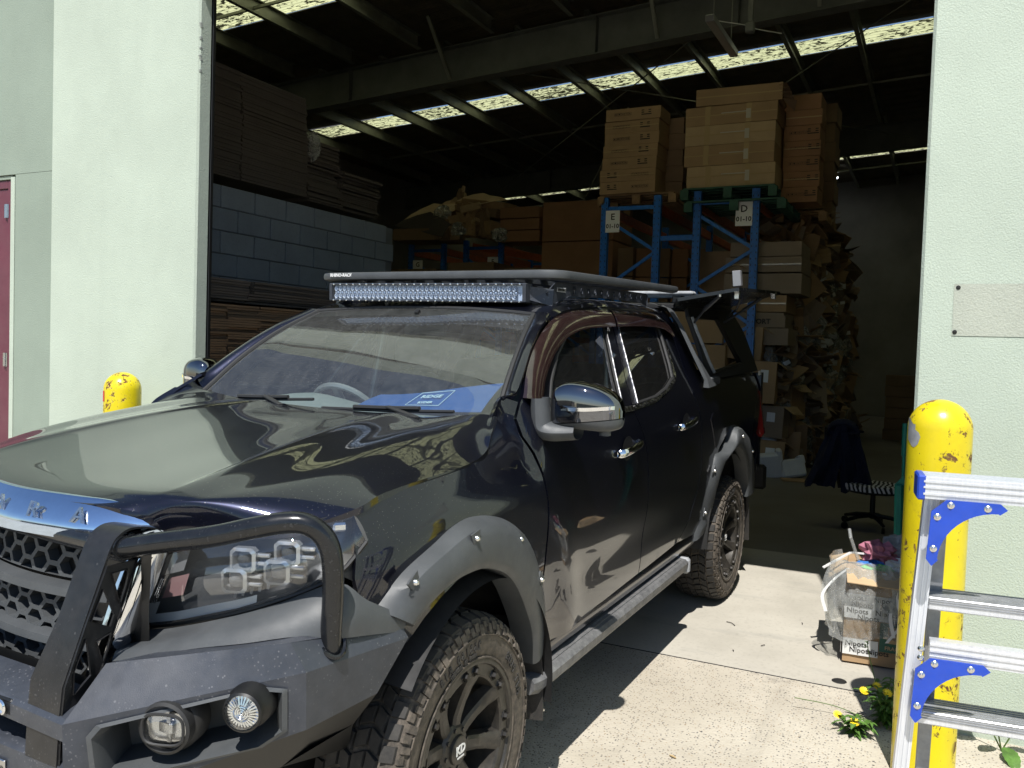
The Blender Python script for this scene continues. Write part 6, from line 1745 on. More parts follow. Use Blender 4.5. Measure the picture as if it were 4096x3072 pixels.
fl = [((-8.62, .10, .12), (.5, .55, .42), .2, 'card'), ((-8.75, .18, .58), (.5, .5, .38), -.15, 'card_grey'), ((-8.6, .05, 1.0), (.5, .45, .5), .1, 'card'), ((-9.3, .28, .12), (.6, .5, .6), .3, 'card_dark'), ((-9.4, .20, .75), (.5, .5, .45), -.2, 'card'), ((-10.2, .30, .12), (.6, .55, .5), .1, 'card_dark'), ((-8.62, -.12, 1.52), (.5, .45, .40), .05, 'card'), ((-10.4, .28, .66), (.5, .5, .5), -.3, 'card'), ((-11.6, .32, .12), (.6, .5, .7), .1, 'card_dark'), ((-9.4, .1, 1.3), (.55, .5, .5), .25, 'card_grey')]
fw = ['corner carton on the floor beside the truck tailgate', 'tilted grey carton second up beside the truck tailgate', 'carton third up beside the right blue post', 'large floor carton just behind the corner carton', 'carton sitting on the large floor carton in the waste', 'dark floor carton halfway along the waste', 'pale carton fourth up beside the right blue post', 'carton on top of the halfway dark floor carton', 'farthest tall dark floor carton along the waste', 'grey carton high in the middle of the waste']
for (l, s, rz, mt), lab in zip(fl, fw):
    bxx = carton((l[0], l[1], l[2] + .02), s, rz, MAT[mt], lab, None, None, 'opened cartons standing in the waste pile', (random.uniform(-.06, .06), random.uniform(-.05, .05)))
    c = MB(); sx, sy, sz_ = s
    for (yy, sg) in ((-sy / 2, -1), (sy / 2, 1)):
        c.shell([[V((-sx / 2, yy, sz_)), V((sx / 2, yy, sz_))], [V((-sx / 2 + .02, yy + sg * .10, sz_ - .10)), V((sx / 2, yy + sg * .12, sz_ - .07))]], (0, 0, -.004))
    c.build('open_flap', MAT['card_light'], bxx, 0)
    c = MB(); c.box2((sx / 2 + .008, sy * .1, sz_ * .5), (sx / 2 + .009, sy * .3, sz_ * .8)); c.build('label_sticker', MAT['paper'], bxx, 0)
for i in range(6):
    carton((-15.5, 1.6 + .0, FZ + i * .20), (.8, .9, .19), random.uniform(-.05, .05), MAT['card_dark'], ord_[i] + ' flat carton up in the distant low pile at the aisle end', None, None, 'distant low carton pile')
# white foam on the floor
for i, (l, s, M, lab) in enumerate((((-8.45, .27, .28), (.25, .26, .30), (.1, .2, .3), 'upright white foam block by the tailgate'), ((-8.55, .50, .23), (.20, .30, .22), (.3, -.2, .6), 'tipped white foam block in the middle of the three'), ((-8.60, .20, .45), (.06, .34, .28), (.7, .1, .1), 'curved white foam shell leaning behind the foam blocks'))):
    c = MB(); R = Matrix.Rotation(M[0], 3, 'X') @ Matrix.Rotation(M[1], 3, 'Y') @ Matrix.Rotation(M[2], 3, 'Z')
    c.box(l, s, R, .02); c.box(V(l) + R @ V((0, s[1] * .42, s[2] * .4)), (s[0], s[1] * .25, s[2] * .5), R, .015)
    o = c.build('foam_block', MAT['foam_white'], None, 30, org=l); tag(o, lab, 'foam block', 'white foam packing on the floor')
c = MB(); c.box((-8.25, .62, FZ + .012), (.25, .35, .012), Matrix.Rotation(.3, 3, 'Z')); o = c.build('cardboard_scrap', MAT['card'], None, 0, org=(-8.25, .62, FZ)); tag(o, 'flat brown cardboard scrap on the floor beside the foam', 'cardboard scrap')

# ================================================================== chair, jacket, broom
CX, CY = -5.75, 1.60
ch = empty('swivel_chair', (CX, CY, FZ), 'black swivel chair with black and white patterned seat inside the doorway', 'swivel chair')
c = MB(); G = []
for i in range(7):
    f = i / 6; G.append([V((CX + .24 * math.cos(a) * (1 if f < .9 else .9), CY + .25 * math.sin(a), FZ + .33 + .05 * f)) for a in [2 * math.pi * k / 24 for k in range(25)]])
c.grid(G); c.add(G[-1][:-1], [tuple(range(24))]); c.build('seat', MAT['zebra'], ch, 50)
c = MB(); c.lathe([(.22, 0), (.24, .02), (.235, .03)], (CX, CY, FZ + .31), (0, 0, 1), 24, cap=True); c.build('seat_pan', MAT['black'], ch)
c = MB(); c.tube([(CX, CY, FZ + .08), (CX, CY, FZ + .32)], .022, 12); c.build('gas_lift', MAT['black'], ch)
for k in range(5):
    a = 2 * math.pi * k / 5 + .4; c = MB(); e = V((CX + .27 * math.cos(a), CY + .27 * math.sin(a), FZ + .065))
    c.tube([V((CX, CY, FZ + .11)), V((CX, CY, FZ + .11)).lerp(e, .55) + V((0, 0, .01)), e], [.022, .018, .013], 8); lg = c.build('base_leg', MAT['black'], ch)
    c = MB(); c.lathe([(0, -.012), (.027, -.012), (.027, .012), (0, .012)], e + V((0, 0, -.038)), (math.sin(a), -math.cos(a), 0), 14); c.build('caster', MAT['black'], lg)
c = MB(); c.tube([(CX - .12, CY - .28, FZ + .30), (CX - .14, CY - .34, FZ + .55), (CX - .13, CY - .33, FZ + .82)], .02, 8); c.box((CX - .12, CY - .30, FZ + .72), (.06, .34, .26), Matrix.Rotation(-.6, 3, 'Z'), .03); c.build('backrest', MAT['black'], ch)
random.seed(5)
c = MB()
def fold(a, b, w0, w1, seed):
    r = random.Random(seed); G = []; n = 12
    for i in range(n + 1):
        f = i / n; p = V(a).lerp(V(b), f); w = w0 + (w1 - w0) * f
        G.append([p + V((.055 * math.sin(3.0 * t * 2 * math.pi / 6.28 + f * 3 + seed) * (.4 + f) + .05 * math.cos(t), w * math.sin(t) + .012 * math.sin(9 * t + seed), .015 * math.sin(5 * t + f * 9))) for t in [2 * math.pi * k / 22 for k in range(23)]])
    return G
J = (-5.70, 1.33, 0)
c.grid(fold((J[0], J[1] - .01, FZ + .87), (J[0] + .06, J[1] - .16, FZ + .34), .07, .125, 1)); c.grid(fold((J[0], J[1] + .03, FZ + .87), (J[0] - .02, J[1] + .15, FZ + .30), .08, .13, 2))
c.grid(fold((J[0], J[1] - .08, FZ + .80), (J[0], J[1] + .12, FZ + .82), .03, .05, 3))
G = []
for i in range(9):
    a = math.pi * i / 8; G.append([V((J[0] + .07 * math.cos(t), J[1] + .01 + .12 * math.cos(a) + .01 * math.sin(4 * t), FZ + .80 + .09 * math.sin(a) + .035 * math.sin(t))) for t in [2 * math.pi * k / 14 for k in range(15)]])
c.grid(G)
o = c.build('jacket', MAT['fabric_navy'], None, 60, org=(J[0], J[1], FZ + .5)); tag(o, 'dark navy jacket draped over the back of the swivel chair', 'jacket')
br = empty('broom', (-3.6, 1.90, gz(-3.6)), 'green handled dustpan and broom leaning upright beside the right doorway edge', 'broom')
c = MB(); c.tube([(-3.60, 1.90, .16), (-3.62, 1.895, .98)], .010, 10); c.tube([(-3.62, 1.895, .98), (-3.623, 1.894, 1.18)], .017, 10); c.build('handle', MAT['green_handle'], br)
c = MB(); c.box((-3.58, 1.885, .50), (.03, .05, .62), Matrix.Rotation(.03, 3, 'X'), .012); c.add([(-3.58, 1.85, .80), (-3.58, 1.92, .80), (-3.58, 1.90, .86), (-3.60, 1.85, .80), (-3.60, 1.92, .80), (-3.60, 1.90, .86)], [(0, 1, 2), (3, 5, 4), (0, 3, 4, 1), (1, 4, 5, 2), (2, 5, 3, 0)]); c.build('dustpan_pole', MAT['green_handle'], br)

# ================================================================== box with bagged rubbish
BX, BY = -2.46, 1.875; bz_ = gz(BX) + .005
pb = carton((BX, BY, bz_), (.36, .36, .46), .06, MAT['card'], 'open brown carton on the slab wrapped in Nipots tape full of rubbish', None, None, None, cat='open carton')
pb.name = 'rubbish_carton'
if 'group' in pb: del pb['group']
x = .18 + .0085
def face_pt(face, u, z):
    if face == 'f': return V((x, u, z)), V((0, 1, 0))
    return V((u, -x, z)), V((1, 0, 0))
for face in 'fs':
    c = MB()
    if face == 'f': c.box2((x, -.18, .22), (x + .001, .18, .34)); c.box2((x, -.18, .04), (x + .001, -.02, .12))
    else: c.box2((-.18, -x, .20), (.18, -x - .001, .34)); c.box2((-.18, -x, .04), (.18, -x - .001, .13))
    c.build('wrap_tape', MAT['white_print'], pb, 0)
    for r, (z, us) in enumerate(((.322, (-.13, .0, .12)), (.290, (-.10, .03, .15)), (.258, (-.12, .01, .13)), (.228, (-.07, .07)), (.095, (-.12,)), (.065, (-.10, -.02)))):
        for u in us:
            if face == 's' and r > 3: u = u + .05
            o, xd = face_pt(face, u, z); o = o + (V((.0022, 0, 0)) if face == 'f' else V((0, -.0022, 0)))
            t = text_mb('Nipots', .036, frame(o, xd if face == 'f' else V((1, 0, 0)), V((0, 0, 1)) + (V((0, .10, 0)) if face == 'f' else V((.10, 0, 0)))), .0004, bold=.0005); c = MB(); c.add(t.v, t.f); c.build('tape_print', MAT['ink'], pb, 0)
c = MB(); c.box2((x + .0012, -.015, .075), (x + .002, .178, .215)); c.build('label_patch', MAT['green_wood'], pb, 0)
t = text_mb('FRAGILE ART', .026, frame((x + .003, .085, .095), (0, 1, 0), (0, 0, 1)), .0004, bold=.0006); c = MB(); c.add(t.v, t.f); c.build('print', MAT['card_light'], pb, 0)
c = MB()
for (a, b) in (((.02, .12), (.06, .20)), ((.075, .12), (.085, .20)), ((.10, .125), (.165, .145)), ((.10, .16), (.165, .20)), ((.0, .14), (.06, .15))): c.box2((x + .0022, a[0], a[1]), (x + .003, b[0], b[1]))
c.build('print', MAT['card_light'], pb, 0)
c = MB()
for (p, q, r_, s_) in (((.18, -.18, .46), (.18, .18, .46), (.27, .19, .40), (.27, -.17, .41)), ((-.18, -.18, .46), (.18, -.18, .46), (.17, -.26, .40), (-.18, -.27, .43))): c.shell([[V(p), V(q)], [V(s_), V(r_)]] if p[0] > 0 and q[0] > 0 and p[1] != q[1] else [[V(p), V(q)], [V(s_), V(r_)]], (0, 0, .004))
c.build('open_flap', MAT['card_light'], pb, 0)
# rubbish inside (rests in the box)
def lump(name, l, s, mt, lab, cat, seed, n=6):
    o = crumple(name, l, s, MAT[mt], n, seed); tag(o, lab, cat); return o
TB = bz_ + .46
lump('cloth_rag', (BX + .05, BY - .03, TB + .06), (.085, .085, .055), 'rag_pink', 'pink and dark patterned cloth on top of the rubbish carton', 'cloth', 31, 9)
lump('blue_wrapper', (BX + .11, BY - .04, TB + .015), (.05, .07, .02), 'rag_blue', 'blue plastic wrapper poking out of the rubbish carton', 'wrapper', 32)
lump('green_wrapper', (BX + .14, BY - .02, TB + .005), (.04, .07, .02), 'rag_green', 'bright green wrapper poking out of the rubbish carton', 'wrapper', 33)
lump('grey_cloth', (BX - .06, BY + .07, TB + .07), (.10, .11, .07), 'grey_scuff', 'grey cloth bundle at the back of the rubbish carton', 'cloth', 34, 8)
lump('white_bag', (BX + .08, BY + .10, TB + .0), (.08, .11, .05), 'white_print', 'white plastic bag stuffed in the right of the rubbish carton', 'plastic bag', 35, 8)
c = MB(); c.bar((BX + .10, BY - .16, TB + .06), (BX + .16, BY - .28, TB - .02), .018, .006); c.bar((BX + .10, BY - .16, TB + .06), (BX + .06, BY - .08, TB + .055), .018, .006); o = c.build('bent_strip', MAT['white_print'], None, 0, org=(BX + .1, BY - .16, TB)); tag(o, 'bent white plastic strip sticking out left of the rubbish carton', 'plastic strip')
c = MB(); c.tube([(BX + .10, BY - .12, TB + .02), (BX + .13, BY - .16, TB + .14), (BX + .11, BY - .17, TB + .18)], .008, 6); o = c.build('twisted_bag_neck', MAT['plastic_film'], None, 0, org=(BX + .1, BY - .14, TB)); tag(o, 'twisted clear bag neck rising from the rubbish carton', 'plastic bag')
# clear bag hanging over the front-left
random.seed(77)
c = MB(); G = []
for i in range(15):
    f = i / 14; row = []
    for j in range(25):
        g = j / 24; pf = math.sin(math.pi * min(1, f * 1.1))
        wv = .008 * math.sin(j * 1.3 + i * .5) + .006 * math.sin(j * 2.3 - i * .9) + random.uniform(-.002, .002)
        yy = BY - .235 - .045 * pf + g * (.33 + .07 * pf); zz = TB + .04 - f * (.38 + .025 * math.sin(g * 6)); xx = BX + .195 + wv + .055 * math.sin(math.pi * g) * (.3 + pf)
        row.append(V((xx, yy, zz)))
    G.append(row)
c.grid(G)
G2 = [[V((BX + .19 - t * .30, BY - .215 - .05 * math.sin(math.pi * t) - .01 * math.sin(i * .8 + t * 9), TB + .03 - i / 12 * .36)) for t in np.linspace(0, 1, 8)] for i in range(13)]; c.grid(G2)
o = c.build('clear_bag', MAT['plastic_film'], None, 50, org=(BX + .2, BY - .1, TB)); tag(o, 'clear plastic bag hanging over the left front of the rubbish carton', 'plastic bag')
c = MB()
P = crs([(BX + .20, BY - .16, TB + .0), (BX + .21, BY - .22, TB - .06), (BX + .22, BY - .27, TB - .14), (BX + .23, BY - .25, TB - .22)], 14); 
c.shell([[V(p) + V((0, -.008, 0)), V(p) + V((0, .008, .003))] for p in P], (.001, 0, 0))
P = crs([(BX + .20, BY - .0, TB - .0), (BX + .215, BY + .05, TB - .08), (BX + .22, BY + .04, TB - .20), (BX + .225, BY + .06, TB - .30)], 14)
c.shell([[V(p) + V((0, -.008, 0)), V(p) + V((0, .008, .003))] for p in P], (.001, 0, 0))
P = crs([(BX + .20, BY + .08, TB - .0), (BX + .215, BY + .06, TB - .10), (BX + .22, BY + .09, TB - .22), (BX + .225, BY + .03, TB - .33)], 14)
c.shell([[V(p) + V((0, -.008, 0)), V(p) + V((0, .008, .003))] for p in P], (.001, 0, 0))
o = c.build('drawstring', MAT['white_print'], None, 0, org=(BX + .2, BY, TB)); tag(o, 'white ribbon drawstrings trailing down the rubbish carton', 'drawstring')

# ================================================================== bollards
def bollard(x, y, ztop, r, label):
    root = empty('bollard', (x, y, gz(x)), label, 'bollard', 'yellow steel bollards')
    c = MB(); prof = [(r, -.3 - ztop)] + [(r, -ztop + k * (ztop - r) / 10) for k in range(11)][0:0]
    pr = [(r, gz(x) - .05 - (ztop - r))] + [(r, (gz(x) - (ztop - r)) * (1 - k / 8)) for k in range(1, 9)] + [(r * math.cos(a), r * math.sin(a)) for a in np.linspace(.12, math.pi / 2, 14)]
    c.lathe(pr, (x, y, ztop - r), (0, 0, 1), 48); c.build('post', MAT['yellow'], root, 60)
    return root
b1 = bollard(-1.27, 2.085, 1.425, .108, 'chipped yellow bollard at the right side of the doorway behind the ladder')
b2 = bollard(-1.44, -2.43, 1.340, .108, 'yellow bollard beyond the bonnet with a red square and rust streaks')
c = MB(); a0 = 0.0
c.grid([[V((-1.44 + .110 * math.cos(a), -2.43 + .110 * math.sin(a), z)) for a in np.linspace(-.75, -.28, 6)] for z in (1.16, 1.225)]); c.build('red_sticker', MAT['red_reflector'], b2, 60)
c = MB(); c.grid([[V((-1.27 + .1088 * math.cos(a), 2.085 + .1088 * math.sin(a), z + .012 * math.sin(a * 9))) for a in np.linspace(-1.25, -.72 + .12 * math.sin(z * 60), 7)] for z in (1.262, 1.28, 1.30, 1.325, 1.345)]); c.build('grey_scuff_mark', MAT['grey_scuff'], b1, 60)

# ================================================================== ladder (aluminium trestle in the right foreground)
def LD(p): return CAMLOC + (V(p) - CAMLOC) * 1.2286
ld = empty('step_ladder', LD((.30, 2.05, .6)), 'aluminium step ladder with blue corner brackets in the right foreground', 'step ladder')
tl = LD((.297, 2.055, 1.310)); dirR = V((-.10, 1.0, 0)).normalized(); upL = V((0, 0, 1)); fw_ = dirR.cross(upL).normalized()
if fw_.dot(_F) > 0: fw_ = -fw_     # toward the camera
LEN = 1.15
bt_ = LD((.3245, 2.045, .731)); sdir = (bt_ - LD((.285, 2.076, 1.289))).normalized()
s0 = LD((.285, 2.076, 1.289)); zg = gz(0)
s1 = s0 + sdir * ((zg - s0.z) / sdir.z)
def prof_bar(mb, a, b, w, h, up, flute=3):
    mb.bar(a, b, w, h, up)
    for k in range(flute):
        d = (k - (flute - 1) / 2) * h / (flute + .6); u = V(up).normalized()
        side_ = (V(b) - V(a)).cross(u).normalized()
        mb.bar(V(a) + u * d + fw_ * (w / 2), V(b) + u * d + fw_ * (w / 2), .004, h / (flute * 2.6), up)
c = MB(); c.bar(s0 + fw_ * 0, s1, .046, .034, dirR); 
for k in (-.011, 0, .011): c.bar(s0 + fw_ * .024 + dirR * k, s1 + fw_ * .024 + dirR * k, .006, .003, up=dirR)
c.build('stile', MAT['alu'], ld, 20)
s0b = s0 - fw_ * .06 + dirR * .030; s1b = s1 - fw_ * .16 + dirR * .085
c = MB(); c.bar(s0b, s1b, .03, .03, dirR); c.build('rear_leg', MAT['alu_tread'], ld, 20)
c = MB(); s0c = s0 + dirR * LEN; s1c = s1 + dirR * (LEN + .05); c.bar(s0c, s1c, .040, .055, dirR); c.build('stile', MAT['alu'], ld, 20)
c = MB(); s2, s3 = s0b + dirR * (LEN - .09), s1b + dirR * (LEN - .09); c.bar(s2, s3, .03, .03, dirR); c.build('rear_leg', MAT['alu_tread'], ld, 20)
ta = tl + fw_ * .03
c = MB(); c.bar(ta, ta + dirR * LEN, .10, .052, upL)
for k in (-.014, .002, .016): c.bar(ta + fw_ * .051 + upL * k, ta + dirR * LEN + fw_ * .051 + upL * k, .004, .005, upL)
c.build('top_beam', MAT['alu'], ld, 20)
c = MB(); c.bar(ta - dirR * .014, ta + dirR * .006, .104, .060, upL, .004); c.build('end_cap', MAT['blue_plastic'], ld)
c = MB()
for k in range(10): c.bar(ta + upL * .0275 + fw_ * (-.045 + k * .010), ta + dirR * LEN + upL * .0275 + fw_ * (-.045 + k * .010), .004, .003, upL)
c.build('platform_rib', MAT['alu'], ld)
def at_z(p0, p1, z): return p0 + (p1 - p0) * ((z - p0.z) / (p1.z - p0.z))
# treads
for z in (LD((0, 0, 1.068)).z, LD((0, 0, .838)).z, LD((0, 0, .60)).z):
    a = at_z(s0, s1, z) + dirR * .02; rb = at_z(s0b, s1b, z)
    c = MB(); mid = a - fw_ * .05
    slope_ = V((dirR.x, dirR.y, dirR.z))
    c.bar(mid, mid + dirR * LEN, .10, .032, upL, .003); tr_ = c.build('tread', MAT['alu'], ld)
    c = MB()
    for k in range(7): c.bar(mid + upL * .017 + fw_ * (-.042 + k * .014), mid + dirR * LEN + upL * .017 + fw_ * (-.042 + k * .014), .007, .003, upL)
    for k in range(3): c.bar(mid + upL * (.012 - k * .006) + fw_ * .0505, mid + dirR * LEN + upL * (.012 - k * .006) + fw_ * .0505, .0025, .003, upL)
    c.build('grip_rib', MAT['alu_tread'], tr_)
z2 = LD((0, 0, .985)).z
a = at_z(s0, s1, z2) + dirR * .0 + fw_ * .03
c = MB(); c.bar(a + dirR * .03, a + dirR * LEN, .03, .050, upL)
for k in (-.015, 0, .015): c.bar(a + dirR * .03 + fw_ * .016 + upL * k, a + dirR * LEN + fw_ * .016 + upL * k, .004, .005, upL)
c.build('cross_beam', MAT['alu'], ld, 20)
def gusset(corner, parent, outw=.035):
    """quarter bracket: one arm along dirR, one arm down the stile"""
    sd2 = sdir; o = corner + fw_ * outw
    P = []
    R1, w = .118, .026
    outer = []; inner = []
    for k in range(13):
        t = k / 12 * math.pi / 2
        # concave arc from right arm end to lower arm end
        inner.append(o + dirR * (R1 * (1 - math.sin(t)) + w * .9) + sd2 * (R1 * (1 - math.cos(t)) + w * .9))
    poly = [o + dirR * (R1 + w), o + dirR * (R1 + w * 1.6) + sd2 * w * .5, o + dirR * (R1 + w) + sd2 * w] + inner + [o + sd2 * (R1 + w) + dirR * w, o + sd2 * (R1 + w * 1.6) + dirR * w * .5, o + sd2 * (R1 + w), o + sd2 * .03, o + dirR * .03]
    c = MB(); c.prism(poly, fw_ * .006); g = c.build('corner_bracket', MAT['blue_plastic'], parent, 20)
    for q in (o + dirR * R1 + sd2 * w * .5, o + dirR * .04 + sd2 * .012, o + sd2 * .042 + dirR * .014, o + sd2 * R1 + dirR * w * .5):
        c = MB(); c.lathe([(0, .011), (.003, .011), (.004, .008), (.007, .007), (.0085, .0055)], q + fw_ * .001, fw_, 14); c.build('rivet', MAT['bolt_metal'], g)
gusset(tl + dirR * .020 - upL * .024, ld, .086)
gusset(a + dirR * .0 - upL * .012 + fw_ * .0, ld)
for q in (tl + dirR * -.0 - upL * .012, tl + dirR * .02 - upL * .014, a - upL * -.01, a - upL * .012):
    c = MB(); c.lathe([(0, .008), (.004, .007), (.007, .003), (.008, 0)], q + fw_ * .045 + dirR * .008, fw_, 12); c.build('rivet', MAT['bolt_metal'], ld)

# ================================================================== light fitting, high bay
lf = empty('batten_light', (-7.0, -.17, 5.0), 'unlit grey batten light hanging from the roof by the rafter', 'ceiling light')
c = MB(); c.box2((-6.45, -.215, 4.915), (-7.58, -.125, 4.985), .006); c.build('light_body', MAT['lamp_grey'], lf)
c = MB()
for x in (-6.6, -7.4): c.tube([(x, -.17, 4.98), (x, -.17, 6.15)], .004, 5)
c.build('suspension_wire', MAT['purlin_steel'], lf)
c = MB(); c.tube([V(p) for p in crs([(-6.6, -.17, 4.98), (-6.8, -.10, 5.02), (-7.0, .05, 5.04), (-7.2, .15, 5.05), (-7.5, .35, 5.08)], 16)], .006, 6); c.build('power_cable', MAT['white_print'], lf)
c = MB(); c.bar((-6.95, .13, 5.0), (-6.95, .13, 6.1), .05, .05); c.box((-6.95, .13, 4.98), (.09, .09, .10), None, .01); o = c.build('hanger_bracket', MAT['roof_steel'], None, 20, org=(-6.95, .13, 5.5)); tag(o, 'dark steel hanger hanging beside the batten light', 'bracket')
hb = empty('high_bay_lamp', (-20.6, -.6, 6.1), 'small glowing round lamp far back under the roof', 'ceiling light')
c = MB(); c.lathe([(.0, .0), (.13, .01), (.14, .03)], (-20.6, -.6, 6.08), (0, 0, 1), 20)
k = N('lamp_glow'); k.set(Base_Color=(1, 1, 1), Emission_Color=(.9, .97, 1.0), Emission_Strength=14.0); MAT['glow'] = k.m
c.build('lamp_face', MAT['glow'], hb); c = MB(); c.lathe([(.14, .03), (.08, .14), (0, .16)], (-20.6, -.6, 6.08), (0, 0, 1), 20); c.build('lamp_housing', MAT['lamp_grey'], hb)

# ================================================================== weeds
def leaf_mb(mb, base, d, L, w, droop=.3, curl=.15, up=(0, 0, 1)):
    d = V(d).normalized(); u = V(up); s = d.cross(u)
    if s.length < .05: s = V((1, 0, 0))
    s.normalize(); u2 = s.cross(d).normalized(); rows = []
    for i in range(7):
        f = i / 6; p = V(base) + d * L * f - V((0, 0, 1)) * droop * L * f * f
        ww = w * math.sin(math.pi * (f * .92 + .06)) ** .8
        rows.append([p - s * ww + u2 * ww * curl * 2, p, p + s * ww + u2 * ww * curl * 2])
    mb.grid(rows)
random.seed(21)
def weed(loc, n, h, spread, label, mat, flowers=0, broad=False):
    root = empty('weed', loc, label, 'weed')
    st = MB(); lf_ = MB(); fl = []
    for k in range(n):
        a = random.uniform(0, 2 * math.pi); r = random.uniform(.1, 1) * spread; hh = h * random.uniform(.45, 1)
        P = crs([loc, V(loc) + V((r * .3 * math.cos(a), r * .3 * math.sin(a), hh * .5)), V(loc) + V((r * math.cos(a), r * math.sin(a), hh))], 8)
        st.tube([V(p) for p in P], .0025, 5)
        for i in range(1, 9):
            for q in range(2):
                b = random.uniform(0, 2 * math.pi); leaf_mb(lf_, P[i], (math.cos(b), math.sin(b), random.uniform(.1, .9)), random.uniform(.03, .075), random.uniform(.005, .011), .5, .2)
        if k < flowers: fl.append(V(P[-1]) + V((0, 0, .006)))
    st.build('stem', MAT['stem'], root, 40); o = lf_.build('foliage', MAT[mat], root, 60)
    for p in fl:
        c = MB(); nn = V((.5, .25, .8)).normalized(); s = nn.orthogonal().normalized(); t = nn.cross(s)
        for ring, (R, ln, el) in enumerate(((.003, .016, .2), (.002, .010, .6))):
            for k in range(16):
                a = 2 * math.pi * k / 16 + ring * .2; d = s * math.cos(a) + t * math.sin(a); w = nn.cross(d)
                c.add([p + d * R - w * .0015, p + d * R + w * .0015, p + d * (R + ln) + w * .0022 + nn * el * .006, p + d * (R + ln) - w * .0022 + nn * el * .006], [(0, 1, 2, 3)])
        c.build('flower', MAT['flower'], root, 0)
gy = gz(-1.62)
weed((-1.62, 1.935, gy), 17, .20, .11, 'bushy green weed with yellow daisy flowers at the bollard foot', 'leaf', 4)
weed((-1.48, 1.84, gz(-1.48)), 6, .09, .09, 'small low weed with yellow flowers in front of the bushy weed', 'leaf', 2)
def tall_stem():
    root = empty('dry_stem', (-1.70, 1.92, gz(-1.7)), 'thin dry weed stalk with seed head rising in front of the carton', 'weed')
    c = MB(); c.tube([V(p) for p in crs([(-1.68, 1.93, .05), (-1.70, 1.89, .20), (-1.72, 1.86, .30), (-1.72, 1.85, .36)], 12)], .0022, 5); c.tube([V(p) for p in crs([(-1.60, 1.90, .06), (-1.62, 1.75, .09), (-1.60, 1.58, .10)], 10)], .002, 5); c.build('stem', MAT['stem'], root)
    c = MB(); 
    for k in range(14): a = random.uniform(0, 6.28); leaf_mb(c, (-1.72, 1.85, .33 + random.uniform(0, .03)), (math.cos(a), math.sin(a), .8), .016, .003)
    c.build('seed_head', MAT['leaf'], root, 0)
tall_stem()
def broadleaf(loc, specs, label):
    root = empty('broadleaf_plant', loc, label, 'plant')
    st = MB()
    for (d, L, w, h) in specs:
        P = crs([loc, V(loc) + V((d[0] * .3 * L, d[1] * .3 * L, h * .6)), V(loc) + V((d[0] * .5 * L, d[1] * .5 * L, h))], 6); st.tube([V(p) for p in P], .003, 5)
        c = MB(); dd = V((d[0], d[1], d[2])).normalized(); s = dd.cross(V((0, 0, 1))).normalized(); u2 = s.cross(dd); rows = []
        for i in range(13):
            f = i / 12; p = V(P[-1]) + dd * L * f - V((0, 0, 1)) * .25 * L * f * f; ww = w * math.sin(math.pi * (f * .94 + .04)) ** .6 * (1 + .06 * (-1) ** i)
            rows.append([p + s * ww * g + u2 * ww * (.25 * abs(g) + .05 * math.sin(i * 1.7 + g * 5)) for g in (-1, -.6, -.2, 0, .2, .6, 1)])
        c.grid(rows); c.build('leaf', MAT['leaf'], root, 60)
    st.build('stem', MAT['stem'], root)
broadleaf((-1.62, 2.36, gz(-1.62)), [((.2, -1, .35), .13, .040, .13), ((.5, -.3, .3), .10, .028, .07), ((.3, .8, .4), .10, .024, .10), ((.7, .2, -.1), .11, .03, .03)], 'crinkled green dock plant growing at the foot of the right wall')
broadleaf((-1.60, 2.62, gz(-1.6)), [((.1, -.7, 1.0), .16, .034, .16), ((.4, -.9, .3), .12, .03, .12), ((.3, .5, .8), .16, .035, .15), ((.4, -.2, .9), .14, .03, .08)], 'taller green dock plant at the right edge by the wall')
for (y_, z_) in ((2.125, 1.865), (2.12, 1.685)):
    c = MB(); c.lathe([(0, .004), (.007, .003), (.009, 0)], (XF + .003, y_, z_), (1, 0, 0), 10); c.build('wall_plug', MAT['liner'], wh)
# litter
random.seed(9)
c = MB(); c.shell([[V((-1.52 + i * .02, 1.98 + j * .03, gz(-1.5) + .006 + .006 * math.sin(i * 2 + j))) for j in range(5)] for i in range(4)], (0, 0, .001)); o = c.build('paper_scrap', MAT['white_print'], None, 0, org=(-1.5, 2.0, 0)); tag(o, 'crumpled white paper scrap on the ground beside the weed', 'paper scrap')
for k, (x_, y_, L_, rz_, lab) in enumerate(((-2.55, 1.10, .07, .9, 'thin dark twig on the slab left of centre'), (-2.3, 1.32, .03, -.5, 'short dark twig in the middle of the slab'), (-2.75, 1.45, .03, .2, 'short twig near the shade line on the slab'), (-2.15, 1.20, .02, .4, 'tiny twig just behind the slab joint'))):
    z_ = gz(x_) + .004; c = MB(); d = V((math.cos(rz_), math.sin(rz_), 0)); c.tube([V(p) for p in crs([V((x_, y_, z_)) - d * L_ / 2, V((x_, y_, z_ + .003)) + V((-d.y, d.x, 0)) * L_ * .1, V((x_, y_, z_)) + d * L_ / 2], 5)], .002, 5); o = c.build('twig', MAT['stem'] if 0 else MAT['liner'], None, 0, org=(x_, y_, z_)); tag(o, lab, 'twig', 'twigs on the slab')
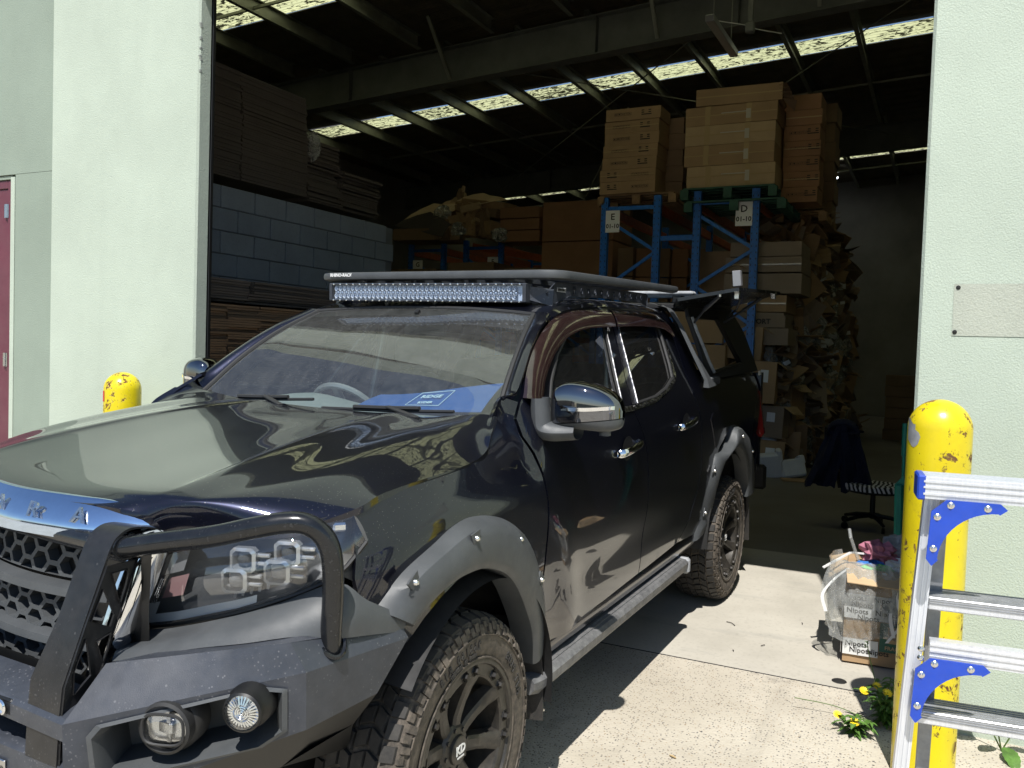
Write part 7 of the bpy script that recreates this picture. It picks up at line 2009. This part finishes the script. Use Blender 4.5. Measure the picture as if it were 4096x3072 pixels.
c = MB(); leaf_mb(c, (-.95, 1.22, gz(-.95) + .004), (.5, 1, 0), .035, .007, 0); o = c.build('fallen_leaf', MAT['tape'], None, 60, org=(-.95, 1.22, .03)); tag(o, 'single yellow fallen leaf on the sunlit aggregate', 'leaf')
c = MB(); c.lathe([(0, .004), (.03, .003), (.034, 0)], (-2.02, 1.72, gz(-2.02) + .001), (0, 0, 1), 14); o = c.build('pebble', MAT['liner'], None, 60, org=(-2.02, 1.72, .06)); tag(o, 'small dark flat pebble near the slab joint right side', 'pebble')

# ================================================================== loose pieces become parts of their own
def islands(me):
    n = len(me.vertices); par = list(range(n))
    def find(a):
        while par[a] != a: par[a] = par[par[a]]; a = par[a]
        return a
    for e in me.edges:
        a, b = find(e.vertices[0]), find(e.vertices[1])
        if a != b: par[a] = b
    d = {}
    for p in me.polygons: d.setdefault(find(p.vertices[0]), []).append(p)
    return list(d.values())
SPLIT = ('rack_clip', 'lid_latch', 'bar_foot', 'rack_slat', 'rack_rail', 'step_bracket', 'projector_fin', 'gas_strut', 'hanger', 'suspension_wire', 'stiffener', 'tow_bracket', 'door_guide', 'drawstring', 'pillar_trim')
for o in list(bpy.data.objects):
    if o.type != 'MESH' or o.name.split('.')[0] not in SPLIT or o.parent is None: continue
    isl = islands(o.data)
    if not 1 < len(isl) <= 40: continue
    base = o.name.split('.')[0]
    for k_, ps in enumerate(isl):
        idx = {}; vs = []; fs = []
        for p in ps:
            f = []
            for vi in p.vertices:
                if vi not in idx: idx[vi] = len(vs); vs.append(tuple(o.data.vertices[vi].co))
                f.append(idx[vi])
            fs.append(f)
        me = bpy.data.meshes.new(base); me.from_pydata(vs, [], fs); me.materials.append(o.data.materials[0]); fixn(me)
        if k_ == 0: first = me
        else:
            q = bpy.data.objects.new(base, me); link(q); q.parent = o.parent; q.location = o.location
    o.data = first
for o in bpy.data.objects:
    if o.name.split('.')[0] in ('led_reflector', 'led_lens', 'frame_bolt', 'cooling_fin', 'tread_strip', 'sidewall_lug', 'grip_rib', 'platform_rib', 'slot') and o.parent: o['kind'] = 'stuff'
